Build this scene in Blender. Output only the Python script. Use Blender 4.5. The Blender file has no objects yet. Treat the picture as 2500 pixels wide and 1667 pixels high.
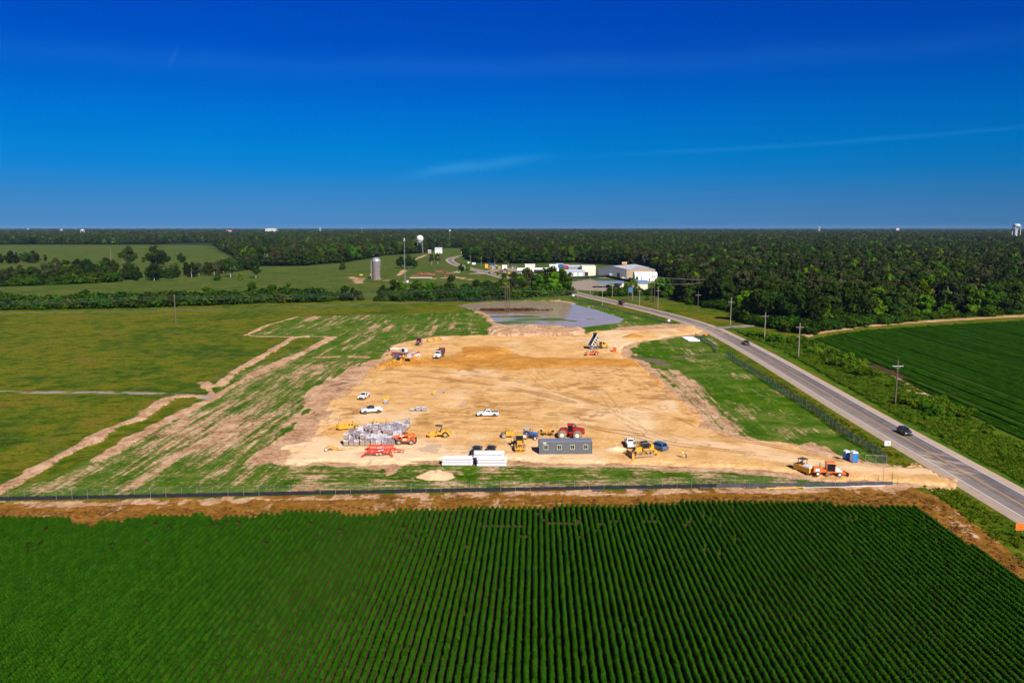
import bpy, math, random
import numpy as np
from mathutils import Vector, Matrix, Euler
R = math.radians
rng = random.Random(11); nr = np.random.RandomState(11)
SC = bpy.context.scene; COL = SC.collection

# ------------------------------------------------------------------ camera
H, PITCH, F = 51.0, R(8.2), 1944.0
cd = bpy.data.cameras.new('camera'); cam = bpy.data.objects.new('camera', cd); COL.objects.link(cam)
cam.location = (0, 0, H); cam.rotation_euler = (math.pi/2 - PITCH, 0, 0)
cd.sensor_width = 36; cd.lens = 28; cd.clip_start = 1; cd.clip_end = 90000
SC.camera = cam
CP, SP = math.cos(PITCH), math.sin(PITCH)
def P(px, py, z=0.0):                       # photo pixel -> point at height z
    dx = (px-1250)/F; dy = (833.5-py)/F
    d = Vector((dx, CP+dy*SP, -SP+dy*CP)); t = (z-H)/d.z
    return Vector((d.x*t, d.y*t, z))
def proj(x, y, z=0.0):                      # world -> photo pixel (numpy)
    yc = y*CP-(z-H)*SP; zc = y*SP+(z-H)*CP
    yc = np.maximum(yc, 1e-3)
    return 1250+F*x/yc, 833.5-F*zc/yc
AXD = R(1.75)                               # the farm's row direction, measured from +Y
AX = math.pi/2-AXD

# ------------------------------------------------------------------ light and sky
SUN = Vector((0.40, -0.86, 0.74)).normalized()
sl = bpy.data.lights.new('sun', 'SUN'); so = bpy.data.objects.new('sun', sl); COL.objects.link(so)
sl.energy = 5.0; sl.angle = R(0.5); sl.color = (1.0, 0.93, 0.82)
so.rotation_euler = SUN.to_track_quat('Z', 'Y').to_euler(); so.location = (0, 0, 300)
W = bpy.data.worlds.new('World'); SC.world = W; W.use_nodes = True
class NT:                                    # tiny node-building helper
    def __init__(s, nt): s.nt = nt; s.L = nt.links.new
    def n(s, t, **k):
        q = s.nt.nodes.new(t)
        for a, b in k.items(): setattr(q, a, b)
        return q
    def put(s, sock, v):
        if isinstance(v, (int, float)): sock.default_value = v
        elif isinstance(v, tuple): sock.default_value = v if len(v) == len(sock.default_value) else (*v, 1)[:len(sock.default_value)]
        else: s.L(v, sock)
    def m(s, op, a, b=0.0, c=0.0, clamp=False):
        q = s.n('ShaderNodeMath', operation=op, use_clamp=clamp)
        s.put(q.inputs[0], a); s.put(q.inputs[1], b); s.put(q.inputs[2], c); return q.outputs[0]
    def mix(s, f, a, b, mode='MIX'):
        q = s.n('ShaderNodeMix', data_type='RGBA', blend_type=mode)
        s.put(q.inputs[0], f); s.put(q.inputs[6], a); s.put(q.inputs[7], b); return q.outputs[2]
    def ss(s, x, a, b):                      # smoothstep
        q = s.n('ShaderNodeMapRange', interpolation_type='SMOOTHSTEP')
        s.put(q.inputs[0], x); q.inputs[1].default_value = a; q.inputs[2].default_value = b; return q.outputs[0]
    def ramp(s, x, stops):
        q = s.n('ShaderNodeValToRGB'); s.put(q.inputs[0], x); e = q.color_ramp.elements
        while len(e) < len(stops): e.new(0.5)
        for el, (p, c) in zip(e, stops): el.position = p; el.color = (*c, 1)
        return q.outputs[0]
    def noise(s, vec, sc, det=3.0, ro=0.55, dist=0.0):
        q = s.n('ShaderNodeTexNoise'); q.inputs['Scale'].default_value = sc; q.inputs['Detail'].default_value = det
        q.inputs['Roughness'].default_value = ro; q.inputs['Distortion'].default_value = dist
        if vec is not None: s.L(vec, q.inputs['Vector'])
        return q.outputs[0]
    def mapping(s, vec, scale=(1, 1, 1), rot=(0, 0, 0)):
        q = s.n('ShaderNodeMapping'); s.L(vec, q.inputs[0]); q.inputs['Rotation'].default_value = rot; q.inputs['Scale'].default_value = scale
        return q.outputs[0]
    def attr(s, name):
        return s.n('ShaderNodeAttribute', attribute_name=name)
w = NT(W.node_tree); W.node_tree.nodes.clear()
sky = w.n('ShaderNodeTexSky', sky_type='NISHITA'); sky.sun_disc = False
sky.sun_elevation = math.asin(SUN.z); sky.sun_rotation = math.atan2(SUN.x, SUN.y)
sky.air_density = 1.0; sky.dust_density = 0.2; sky.ozone_density = 4.0; sky.altitude = 50
tc = w.n('ShaderNodeTexCoord'); sx = w.n('ShaderNodeSeparateXYZ'); w.L(tc.outputs['Generated'], sx.inputs[0])
X_, Y_, Z_ = sx.outputs
tint = w.ramp(Z_, [(0.0, (0.055, 0.185, 0.52)), (0.026, (0.042, 0.166, 0.455)), (0.046, (0.024, 0.168, 0.44)), (0.066, (0.007, 0.175, 0.455)), (0.09, (0.001, 0.186, 0.465)), (0.123, (0.0, 0.178, 0.485)), (0.164, (0.0, 0.151, 0.49)), (0.205, (0.0, 0.124, 0.495)), (0.254, (0.0, 0.115, 0.52)), (0.5, (0.06, 0.15, 0.34))])
col = w.mix(1.0, sky.outputs[0], tint, 'MULTIPLY')
# thin high trails of ice cloud, laid on the sky by direction
yy = w.m('MAXIMUM', Y_, 0.05); u = w.m('DIVIDE', X_, yy); v = w.m('DIVIDE', Z_, yy)
def uv(px, py):
    dx = (px-1250)/F; dy = (833.5-py)/F; y = CP+dy*SP
    return dx/y, (-SP+dy*CP)/y
def trail(pts, width, amp, u0, u1, fade, nsc):
    q = [uv(*p) for p in pts]; c = np.polyfit([a for a, _ in q], [b for _, b in q], min(2, len(q)-1))
    c = [0]*(3-len(c))+list(c)
    f = w.m('ADD', w.m('MULTIPLY', w.m('ADD', w.m('MULTIPLY', u, float(c[0])), float(c[1])), u), float(c[2]))
    nz = w.noise(tc.outputs['Generated'], nsc, 4, 0.6)
    f = w.m('ADD', f, w.m('MULTIPLY', w.m('SUBTRACT', nz, 0.5), width*1.5))
    d = w.m('DIVIDE', w.m('SUBTRACT', v, f), width)
    g = w.m('POWER', 2.718, w.m('MULTIPLY', w.m('MULTIPLY', d, d), -1.0))
    g = w.m('MULTIPLY', g, w.m('MULTIPLY', w.ss(u, u0, u0+fade), w.m('SUBTRACT', 1.0, w.ss(u, u1-fade, u1))))
    return w.m('MULTIPLY', w.m('MULTIPLY', g, amp), w.m('ADD', 0.35, nz))
tr = trail([(0, 118), (1180, 165), (2500, 85)], 0.014, 0.022, -0.9, 0.9, 0.5, 9)
tr = w.m('ADD', tr, trail([(1020, 426), (1200, 400), (1370, 380)], 0.0058, 0.11, -0.17, 0.075, 0.11, 16))
tr = w.m('ADD', tr, trail([(1380, 382), (1750, 366), (2500, 310)], 0.0026, 0.034, 0.05, 0.75, 0.2, 24))
tr = w.m('ADD', tr, trail([(452, 78), (466, 48)], 0.005, 0.035, -0.418, -0.399, 0.008, 24))
tr = w.m('MULTIPLY', tr, w.m('GREATER_THAN', Y_, 0.1))
col = w.mix(tr, col, (1.2, 4.9, 6.4))
bg = w.n('ShaderNodeBackground'); w.L(col, bg.inputs[0]); bg.inputs[1].default_value = 0.12
wo = w.n('ShaderNodeOutputWorld'); w.L(bg.outputs[0], wo.inputs[0])
SC.view_settings.view_transform = 'Standard'; SC.view_settings.look = 'None'
SC.view_settings.exposure = 0.42; SC.view_settings.gamma = 1.0
SC.cycles.max_bounces = 6; SC.cycles.diffuse_bounces = 2; SC.cycles.transparent_max_bounces = 12; SC.cycles.volume_bounces = 0

# ------------------------------------------------------------------ materials
MATS = {}
def mat(name, c, rough=0.55, metal=0.0, spec=0.4, var=0.12, sc=3.0, dust=0.0, coat=0.0):
    if name in MATS: return MATS[name]
    m = bpy.data.materials.new(name); m.use_nodes = True; t = NT(m.node_tree); b = m.node_tree.nodes['Principled BSDF']
    g = t.n('ShaderNodeTexCoord').outputs['Object']
    nz = t.noise(g, sc, 4, 0.6)
    k = t.m('ADD', 1.0-var, t.m('MULTIPLY', nz, 2*var))
    cc = t.mix(1.0, (*c, 1), (1, 1, 1, 1), 'MULTIPLY')
    vm = t.n('ShaderNodeVectorMath', operation='SCALE'); t.put(vm.inputs[0], c); t.L(k, vm.inputs['Scale']); cc = vm.outputs[0]
    if dust:
        sp = t.n('ShaderNodeSeparateXYZ'); t.L(g, sp.inputs[0])
        lo = t.m('MULTIPLY', t.ss(t.noise(g, 2.2, 5, 0.65), 0.35, 0.75), dust, clamp=True)
        cc = t.mix(lo, cc, (0.42, 0.30, 0.18, 1))
    t.L(cc, b.inputs['Base Color']); b.inputs['Roughness'].default_value = rough; b.inputs['Metallic'].default_value = metal
    b.inputs['Specular IOR Level'].default_value = spec; b.inputs['Coat Weight'].default_value = coat
    MATS[name] = m; return m
def glass(name, c=(0.012, 0.016, 0.02), rough=0.08):
    return mat(name, c, rough, 0, 0.6, 0.05)
M_white = mat('white paint', (0.78, 0.78, 0.77), 0.3, dust=0.18, coat=0.3)
M_pipe = mat('white pipe plastic', (0.70, 0.70, 0.74), 0.4, var=0.05)
M_black = mat('black paint', (0.016, 0.017, 0.022), 0.25, dust=0.12, coat=0.4)
M_dark = mat('dark steel', (0.03, 0.03, 0.032), 0.6, dust=0.25)
M_rub = mat('tyre rubber', (0.028, 0.026, 0.024), 0.9, dust=0.45)
M_mudrub = mat('muddy tyre rubber', (0.20, 0.15, 0.10), 0.95, dust=0.6)
M_rim = mat('silver rim', (0.52, 0.52, 0.52), 0.4, 0.6)
M_wrim = mat('white rim', (0.75, 0.73, 0.68), 0.5, dust=0.2)
M_yrim = mat('yellow rim', (0.80, 0.42, 0.015), 0.5, dust=0.2)
M_yel = mat('machine yellow', (0.76, 0.36, 0.010), 0.5, dust=0.42)
M_ydirt = mat('dusty yellow', (0.74, 0.38, 0.04), 0.6, dust=0.45)
M_org = mat('machine orange', (0.86, 0.13, 0.012), 0.4, dust=0.12)
M_rorg = mat('sweeper orange', (0.84, 0.17, 0.02), 0.45, dust=0.18)
M_red = mat('tractor red', (0.38, 0.008, 0.010), 0.4, dust=0.14)
M_ired = mat('implement red', (0.60, 0.035, 0.022), 0.5, dust=0.2)
M_mar = mat('maroon', (0.22, 0.015, 0.035), 0.45, dust=0.2)
M_blue = mat('tractor blue', (0.015, 0.11, 0.42), 0.35, dust=0.12)
M_suv = mat('blue car paint', (0.035, 0.13, 0.27), 0.28, dust=0.12, coat=0.3)
M_grey = mat('light grey', (0.42, 0.44, 0.46), 0.5)
M_glass = glass('dark glass')
M_clay = mat('caked clay', (0.40, 0.26, 0.15), 0.95, var=0.3, sc=6)
M_steel = mat('galvanised steel', (0.42, 0.44, 0.46), 0.45, 0.7)
M_redl = mat('red lamp', (0.5, 0.01, 0.01), 0.3)
M_lamp = mat('lamp glass', (0.7, 0.7, 0.68), 0.2)
M_wood = mat('weathered pole wood', (0.13, 0.09, 0.065), 0.9, var=0.3, sc=5)
M_lwood = mat('grey pole wood', (0.30, 0.25, 0.20), 0.9, var=0.3, sc=5)
M_skin = mat('skin', (0.42, 0.24, 0.16), 0.6)
M_hiv = mat('hi vis fabric', (0.75, 0.85, 0.02), 0.7)
M_denim = mat('blue denim', (0.05, 0.08, 0.16), 0.9)
M_khaki = mat('pale work trousers', (0.55, 0.50, 0.42), 0.9)
M_shirt = mat('white shirt', (0.7, 0.7, 0.72), 0.8)
M_hair = mat('dark hair', (0.02, 0.015, 0.012), 0.7)
M_ylw = mat('bright yellow', (0.85, 0.60, 0.01), 0.5)

# ------------------------------------------------------------------ mesh and object helpers
class MB:
    def __init__(s): s.v = []; s.f = []; s.m = []; s.s = []
    def add(s, vs, fs, mi=0, sm=False):
        o = len(s.v); s.v += [tuple(q) for q in vs]; s.f += [tuple(o+i for i in f) for f in fs]
        s.m += [mi]*len(fs); s.s += [sm]*len(fs)
    def box(s, c, d, mi=0, rot=(0, 0, 0), top=(1, 1), sh=(0, 0)):
        hx, hy, hz = d[0]/2, d[1]/2, d[2]/2; vs = []
        for z, kx, ky, ox, oy in ((-hz, 1, 1, 0, 0), (hz, top[0], top[1], sh[0], sh[1])):
            for x, y in ((-1, -1), (1, -1), (1, 1), (-1, 1)): vs.append(Vector((x*hx*kx+ox, y*hy*ky+oy, z)))
        if any(rot):
            q = Euler(rot).to_matrix(); vs = [q @ p for p in vs]
        c = Vector(c); s.add([p+c for p in vs], [(3, 2, 1, 0), (4, 5, 6, 7), (0, 1, 5, 4), (1, 2, 6, 5), (2, 3, 7, 6), (3, 0, 4, 7)], mi)
    def cyl(s, a, b, r0, r1=None, n=12, mi=0, caps=True):
        a, b = Vector(a), Vector(b); r1 = r0 if r1 is None else r1
        d = (b-a).normalized(); e = d.orthogonal().normalized(); f = d.cross(e)
        ra = [a+(e*math.cos(2*math.pi*i/n)+f*math.sin(2*math.pi*i/n))*r0 for i in range(n)]
        rb = [b+(e*math.cos(2*math.pi*i/n)+f*math.sin(2*math.pi*i/n))*r1 for i in range(n)]
        s.add(ra+rb, [(i, (i+1) % n, n+(i+1) % n, n+i) for i in range(n)], mi, n > 6)
        if caps: s.add(ra, [tuple(range(n))[::-1]], mi); s.add(rb, [tuple(range(n))], mi)
    def tube(s, pts, r, n=6, mi=0):
        for p, q in zip(pts, pts[1:]): s.cyl(p, q, r, r, n, mi)
    def prism(s, prof, y0, y1, mi=0, ky=1.0):      # profile in XZ, swept along Y
        n = len(prof); vs = [(x, y0, z) for x, z in prof]+[(x, y1, z) for x, z in prof]
        s.add(vs, [tuple(range(n)), tuple(range(2*n-1, n-1, -1))]+[(i, n+i, n+(i+1) % n, (i+1) % n) for i in range(n)], mi)
    def prismx(s, prof, x0, x1, mi=0):             # profile in YZ, swept along X
        n = len(prof); vs = [(x0, y, z) for y, z in prof]+[(x1, y, z) for y, z in prof]
        s.add(vs, [tuple(range(n))[::-1], tuple(range(n, 2*n))]+[(i, (i+1) % n, n+(i+1) % n, n+i) for i in range(n)], mi)
    def ball(s, c, r, n=12, k=8, mi=0, z0=-1.0):
        rx, ry, rz = (r, r, r) if isinstance(r, (int, float)) else r
        vs = []; t0 = math.asin(max(-1, z0))
        for j in range(k+1):
            t = t0+(math.pi/2-t0)*j/k
            for i in range(n):
                a = 2*math.pi*i/n; vs.append((c[0]+rx*math.cos(t)*math.cos(a), c[1]+ry*math.cos(t)*math.sin(a), c[2]+rz*math.sin(t)))
        s.add(vs, [(j*n+i, j*n+(i+1) % n, (j+1)*n+(i+1) % n, (j+1)*n+i) for j in range(k) for i in range(n)], mi, True)
    def lathe_y(s, prof, y, c, n=20, mi=0):        # (radius, y) ring profile about an axle along Y
        vs = []; k = len(prof)
        for r, yy in prof:
            for i in range(n):
                a = 2*math.pi*i/n; vs.append((c[0]+r*math.cos(a), c[1]+y*yy, c[2]+r*math.sin(a)))
        s.add(vs, [(j*n+i, j*n+(i+1) % n, (j+1)*n+(i+1) % n, (j+1)*n+i) for j in range(k-1) for i in range(n)], mi, True)
    def quad(s, a, b, c, d, mi=0): s.add([a, b, c, d], [(0, 1, 2, 3)], mi)
    def panel(s, fc, u0, u1, v0, v1, off=0.012, mi=0):   # a pane standing proud of a four-cornered face
        a, b, c, d = [Vector(q) for q in fc]; nrm = (b-a).cross(d-a).normalized()*off
        f = lambda uu, vv: (a*(1-uu)+b*uu)*(1-vv)+(d*(1-uu)+c*uu)*vv
        o = [f(u0, v0), f(u1, v0), f(u1, v1), f(u0, v1)]
        s.add([p+nrm for p in o]+[p-nrm*0.5 for p in o], [(0, 1, 2, 3), (4, 7, 6, 5), (0, 4, 5, 1), (1, 5, 6, 2), (2, 6, 7, 3), (3, 7, 4, 0)], mi)
    def mesh(s, name, mats):
        me = bpy.data.meshes.new(name); me.from_pydata(s.v, [], s.f)
        for q in (mats if isinstance(mats, (list, tuple)) else [mats]): me.materials.append(q)
        me.polygons.foreach_set('material_index', s.m); me.polygons.foreach_set('use_smooth', s.s); me.update(); return me
    def build(s, name, mats, parent=None):
        return link(name, s.mesh(name, mats), parent)
def link(name, me, parent=None):
    o = bpy.data.objects.new(name, me); COL.objects.link(o)
    if parent: o.parent = parent
    return o
def tag(o, label=None, cat=None, group=None, kind=None):
    if label: o['label'] = label
    if cat: o['category'] = cat
    if group: o['group'] = group
    if kind: o['kind'] = kind
    return o
def thing(name, label, cat, loc=(0, 0, 0), rz=0.0, group=None):
    o = bpy.data.objects.new(name, None); COL.objects.link(o); o.location = loc; o.rotation_euler = (0, 0, rz); o.empty_display_size = 0.5
    return tag(o, label, cat, group)
def b_(*a, **k): return lambda m: m.box(*a, **k)
def c_(*a, **k): return lambda m: m.cyl(*a, **k)
def t_(*a, **k): return lambda m: m.tube(*a, **k)
def p_(*a, **k): return lambda m: m.prism(*a, **k)
def px_(*a, **k): return lambda m: m.prismx(*a, **k)
def s_(*a, **k): return lambda m: m.ball(*a, **k)
def n_(*a, **k): return lambda m: m.panel(*a, **k)
def B(name, mats, par, *ops, label=None):
    m = MB()
    for q in ops: q(m)
    o = m.build(name, mats, par)
    if label: o['label'] = label
    return o
def dup(root, loc, rz, label=None, group=None):
    r = root.copy(); COL.objects.link(r); r.location = loc; r.rotation_euler = (0, 0, rz)
    if label: r['label'] = label
    if group: r['group'] = group
    for ch in list(root.children):
        c = ch.copy(); COL.objects.link(c); c.parent = r
        for g in list(ch.children):
            d = g.copy(); COL.objects.link(d); d.parent = c
    return r
_wc = {}
def wheel(par, x, y, z, r, wd, rimm=None, tyre=None, name='wheel', lug=0, rk=0.58):
    rimm = rimm or M_rim; tyre = tyre or M_rub; key = (round(r, 3), round(wd, 3), rimm.name, tyre.name, lug, rk)
    if key not in _wc:
        m = MB(); h = wd/2
        m.lathe_y([(r*rk, -h*0.85), (r*0.86, -h), (r*0.97, -h*0.8), (r, -h*0.4), (r, h*0.4), (r*0.97, h*0.8), (r*0.86, h), (r*rk, h*0.85), (r*rk, -h*0.85)], 1, (0, 0, 0), 24)
        for i in range(lug):
            a = 2*math.pi*i/lug
            for sg in (-1, 1):
                aa = a+sg*0.5*math.pi/lug
                m.box((r*1.0*math.cos(aa), sg*h*0.45, r*1.0*math.sin(aa)), (r*0.10, h*0.95, r*0.07), rot=(0, -aa, sg*0.5))
        me = m.mesh('wheel', tyre)
        q = MB(); q.cyl((0, -h*0.66, 0), (0, h*0.66, 0), r*rk, r*rk, 18)
        q.cyl((0, -h*0.95, 0), (0, h*0.95, 0), r*0.17, r*0.17, 10)
        _wc[key] = (me, q.mesh('rim', rimm))
    a, b = _wc[key]; o = link(name, a, par); o.location = (x, y, z); q = link('rim', b, o); return o
# ------------------------------------------------------------------ numeric noise and distance fields
def _h(i, j, seed):
    n = (i*374761393+j*668265263+seed*974634777) & 0x7fffffff
    n = (n ^ (n >> 13))*1274126177 & 0x7fffffff
    return ((n ^ (n >> 16)) & 0xffff)/65535.0
def vnoise(x, y, seed=0):
    xi = np.floor(x).astype(np.int64); yi = np.floor(y).astype(np.int64); fx = x-xi; fy = y-yi
    fx = fx*fx*(3-2*fx); fy = fy*fy*(3-2*fy)
    return (_h(xi, yi, seed)*(1-fx)+_h(xi+1, yi, seed)*fx)*(1-fy)+(_h(xi, yi+1, seed)*(1-fx)+_h(xi+1, yi+1, seed)*fx)*fy
def fbm(x, y, sc, seed=0, oc=4):
    t = 0; a = 0.5; s = 0
    for k in range(oc): t = t+a*vnoise(x/sc*2**k, y/sc*2**k, seed+k*17); s += a; a *= 0.5
    return t/s
def sdline(X, Y, pts):
    d = np.full(X.shape, 1e9)
    for (x0, y0), (x1, y1) in zip(pts, pts[1:]):
        ex, ey = x1-x0, y1-y0; L = ex*ex+ey*ey+1e-9
        t = np.clip(((X-x0)*ex+(Y-y0)*ey)/L, 0, 1)
        d = np.minimum(d, (X-x0-t*ex)**2+(Y-y0-t*ey)**2)
    return np.sqrt(d)
def inside(X, Y, pts):
    r = np.zeros(X.shape, bool); n = len(pts)
    for i in range(n):
        x0, y0 = pts[i]; x1, y1 = pts[(i+1) % n]
        if y0 == y1: continue
        c = ((y0 > Y) != (y1 > Y)) & (X < (x1-x0)*(Y-y0)/(y1-y0)+x0); r ^= c
    return r
def sdpoly(X, Y, pts, reach=25.0):          # + inside, - outside, clipped at reach
    out = np.full(X.shape, -reach); a = np.array(pts)
    bb = (X > a[:, 0].min()-reach) & (X < a[:, 0].max()+reach) & (Y > a[:, 1].min()-reach) & (Y < a[:, 1].max()+reach)
    xs, ys = X[bb], Y[bb]; d = np.minimum(sdline(xs, ys, list(pts)+[pts[0]]), reach)
    out[bb] = np.where(inside(xs, ys, pts), d, -d); return out
def W2(pts, z=0.0): return [tuple(P(a, b, z)[:2]) for a, b in pts]
def sstep(x, a, b):
    t = np.clip((x-a)/(b-a), 0, 1); return t*t*(3-2*t)
def rowcoords(X, Y): return X*math.cos(AXD)-Y*math.sin(AXD), X*math.sin(AXD)+Y*math.cos(AXD)

# ------------------------------------------------------------------ outlines on the ground
PAD_Z = 0.45
PADPX = [(968,842),(1007,831),(1068,821),(1167,818),(1259,820),(1374,821),(1431,816),(1458,808),(1527,804),(1604,803),(1690,795),(1722,806),(1700,815),(1653,819),(1565,831),(1527,846),(1523,868),(1556,880),(1583,899),(1604,925),(1640,955),(1676,988),(1702,1010),(1722,1040),(1791,1064),(1868,1077),(1925,1083),(1983,1104),(2059,1122),(2136,1133),(2212,1137),(2248,1128),(2327,1170),(2318,1188),(2228,1180),(2097,1172),(2021,1168),(1944,1157),(1868,1148),(1753,1142),(1677,1140),(1642,1139),(1565,1135),(1489,1130),(1412,1133),(1336,1130),(1240,1124),(1160,1121),(1068,1125),(953,1126),(877,1131),(800,1129),(704,1127),(696,1090),(765,1078),(781,1054),(792,1023),(807,989),(827,966),(857,943),(890,912),(915,892),(934,880),(945,865)]
PAD = W2(PADPX, PAD_Z*0.6)
POND = W2([(1115,745),(1183,737),(1298,734),(1374,736),(1397,742),(1451,755),(1519,777),(1508,787),(1451,793),(1412,799),(1355,794),(1298,792),(1240,792),(1213,786),(1198,767),(1164,755)])
SITE = W2([(0,1216),(240,1115),(505,968),(600,900),(804,828),(605,822),(727,774),(900,770),(1120,762),(1150,740),(1300,727),(1400,730),(1560,770),(1700,793),(1800,870),(1940,968),(2080,1073),(2180,1140),(2190,1180),(1700,1189),(1000,1201),(-400,1228),(-400,1390)])
STREAK = W2([(0,1206),(240,1115),(505,968),(600,900),(700,850),(800,880),(900,878),(842,897),(823,916),(765,947),(750,1000),(708,1040),(700,1090),(704,1127),(820,1140),(820,1175),(500,1200),(-400,1225)])
PINK = W2([(905,876),(842,897),(823,916),(765,947),(739,970),(746,1000),(708,1031),(670,1077),(600,1112),(480,1135),(689,1135),(960,1135),(960,1150),(1000,960),(1000,880)])
PINK2 = W2([(1195,800),(1290,797),(1425,803),(1440,820),(1300,824),(1195,822)])
PINK3 = W2([(1440,815),(1540,795),(1620,790),(1700,790),(1700,800),(1560,835),(1540,870),(1500,870),(1520,830)])
PINK4 = W2([(1925,1083),(1990,1078),(2050,1102),(2062,1126),(1980,1112)])
RSTRIP = W2([(1585,893),(1610,915),(1650,945),(1690,985),(1740,1040),(1800,1068),(1780,1030),(1730,985),(1690,930),(1640,905)])
FRONTG = W2([(704,1127),(1100,1120),(1700,1140),(1950,1157),(2000,1180),(1200,1200),(700,1200)])
BERMS = [W2(q) for q in ([(-330,1330),(-150,1265),(0,1200),(60,1168),(115,1134),(190,1095),(268,1050),(345,1022),(413,974),(450,968),(513,970)],[(237,1123),(380,1040),(513,977),(555,950),(650,900),(760,852),(810,824)],[(509,943),(535,945),(574,908),(650,866),(716,826),(750,823)],[(597,821),(650,795),(727,774)],[(600,821),(700,823),(800,822)],[(495,935),(515,955),(520,975)],[(770,873),(840,870),(900,872)])]
TRACKL = W2([(-700,950),(0,957),(250,958),(432,962),(513,972)])
DIRTPATH = W2([(1950,824),(1990,812),(2100,797),(2300,782),(2500,771),(2900,752),(3600,735)])
DRY = W2([(-800,1250),(0,1226),(700,1212),(1500,1195),(2150,1185),(2220,1186),(2300,1210),(2420,1300),(2520,1385),(2700,1500),(2700,1600),(2500,1450),(2231,1245),(2000,1240),(1000,1260),(0,1290),(-800,1320)])
CROPPX = [(-760,1290),(-300,1272),(0,1263),(170,1263),(178,1275),(270,1274),(330,1263),(380,1256),(500,1253),(515,1263),(600,1260),(670,1251),(710,1244),(820,1244),(840,1253),(920,1252),(1000,1241),(1100,1239),(1250,1237),(1400,1233),(1480,1234),(1600,1227),(1680,1223),(1760,1221),(2020,1223),(2060,1233),(2150,1236),(2231,1232),(2500,1414),(2900,1700),(3300,1980),(-1300,1980)]
CROP = W2(CROPPX, 0.75)
RFIELD = W2([(1962,832),(2040,816),(2120,805),(2300,793),(2500,782),(2900,764),(3600,745),(4300,760),(3300,1350),(2700,1160),(2500,1072),(2380,1015),(2290,972),(2205,925),(2130,893),(2060,868)], 0.4)
VERGE_R = W2([(1770,800),(1830,800),(1900,826),(1960,826),(2060,868),(2205,925),(2290,972),(2500,1072),(2700,1160),(3300,1350),(3300,1700),(2500,1188),(2327,1102),(2097,970),(1845,832)])
YFX = [-4000,-900,0,400,520,540,560,600,736,790,845,899,940,995,1035,1079,1085,1130,1136,1158,1200,1290,1400,1450,1560,1600,1640,1650,1676,1750,1818,1822,1906,1960,2040,2097,2500,3200,5200]
YFY = [598,598,598,598,598,612,620,651,650,646,641,632,624,621,618,610,606,606,628,642,644,644,642,645,652,662,690,715,737,752,758,786,797,806,794,789,764,740,715]
def forest_front(px): return np.interp(px, YFX, YFY)
ROADPX = [(2438,1200),(2289,1115),(2097,1006),(1983,939),(1850,862),(1771,820),(1723,798),(1640,772),(1523,743),(1400,715),(1300,693),(1243,680),(1150,656),(1114,646),(1099,637),(1101,631),(1118,626),(1140,622.5),(1165,619)]
def smooth(pts, n=10):
    q = [Vector((*p, 0)) for p in pts]; out = []
    for i in range(len(q)-1):
        p0, p1, p2, p3 = q[max(0, i-1)], q[i], q[i+1], q[min(len(q)-1, i+2)]
        for k in range(n):
            t = k/n
            out.append(0.5*((2*p1)+(p2-p0)*t+(2*p0-5*p1+4*p2-p3)*t*t+(3*p1-p0-3*p2+p3)*t**3))
    out.append(q[-1]); return out
_rd = W2(ROADPX); _d = Vector(_rd[0])-Vector(_rd[2]); _d.normalize()
_rd = [tuple(Vector(_rd[0])+_d*k) for k in (140, 70)]+_rd
ROAD = smooth(_rd, 10); ROAD2 = [(p.x, p.y) for p in ROAD]

# ------------------------------------------------------------------ ground sheet
def axis_steps(lo, a, b, hi, st, g):
    mid = list(np.arange(a, b+1e-6, st)); up = []; s = st; x = mid[-1]
    while x < hi: s *= g; x += s; up.append(x)
    dn = []; s = st; x = a
    while x > lo: s *= g; x -= s; dn.append(x)
    return np.array(dn[::-1]+mid+up)
gx = axis_steps(-14000, -130, 150, 14000, 0.62, 1.045); gy = axis_steps(-60, 118, 430, 16000, 0.62, 1.035)
def grid_mesh(name, gx, gy, Z, mats, keep=None):
    nx, ny = len(gx), len(gy); X, Y = np.meshgrid(gx, gy); idx = np.arange(nx*ny).reshape(ny, nx)
    q = np.stack([idx[:-1, :-1], idx[:-1, 1:], idx[1:, 1:], idx[1:, :-1]], -1).reshape(-1, 4)
    if keep is not None: q = q[keep.reshape(-1)]
    co = np.stack([X, Y, Z], -1).reshape(-1, 3).astype(np.float32)
    us = np.zeros(len(co), bool); us[q.ravel()] = True; rm = np.cumsum(us)-1; co = co[us]; q = rm[q]
    me = bpy.data.meshes.new(name); me.vertices.add(len(co)); me.vertices.foreach_set('co', co.ravel())
    me.loops.add(len(q)*4); me.loops.foreach_set('vertex_index', q.ravel().astype(np.int32))
    me.polygons.add(len(q)); me.polygons.foreach_set('loop_start', np.arange(0, len(q)*4, 4, dtype=np.int32))
    me.update(calc_edges=True); me.polygons.foreach_set('use_smooth', np.ones(len(q), bool))
    me.materials.append(mats); me.validate(); return me, us
def set_attr(me, name, arrs, us):
    a = me.attributes.new(name, 'FLOAT_COLOR', 'POINT'); d = np.ones((int(us.sum()), 4), np.float32)
    for k, q in enumerate(arrs): d[:, k] = q.reshape(-1)[us]
    a.data.foreach_set('color', d.ravel())
X, Y = np.meshgrid(gx, gy)
PXg, PYg = proj(X, Y); PXg = np.where(Y > 20, PXg, -9999); PYg = np.where(Y > 20, PYg, 9999)
ru, rv = rowcoords(X, Y)
n1 = fbm(X, Y, 9, 3); n2 = fbm(X, Y, 3.0, 5); n3 = fbm(X, Y, 40, 8)
st = 0.6*fbm(ru, rv/14, 1.6, 21, 3)+0.4*fbm(ru, rv/9, 5.0, 25, 3)     # streaks along the rows
jit = (n1-0.5)*6+(n2-0.5)*2.4
sd_site = sdpoly(X, Y, SITE)+jit*0.3; m_site = sstep(sd_site, -0.8, 0.8)
sd_crop = sdpoly(X, Y, CROP); m_soil = sstep(sd_crop+jit*0.25, -1.2, 0.5)
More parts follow.
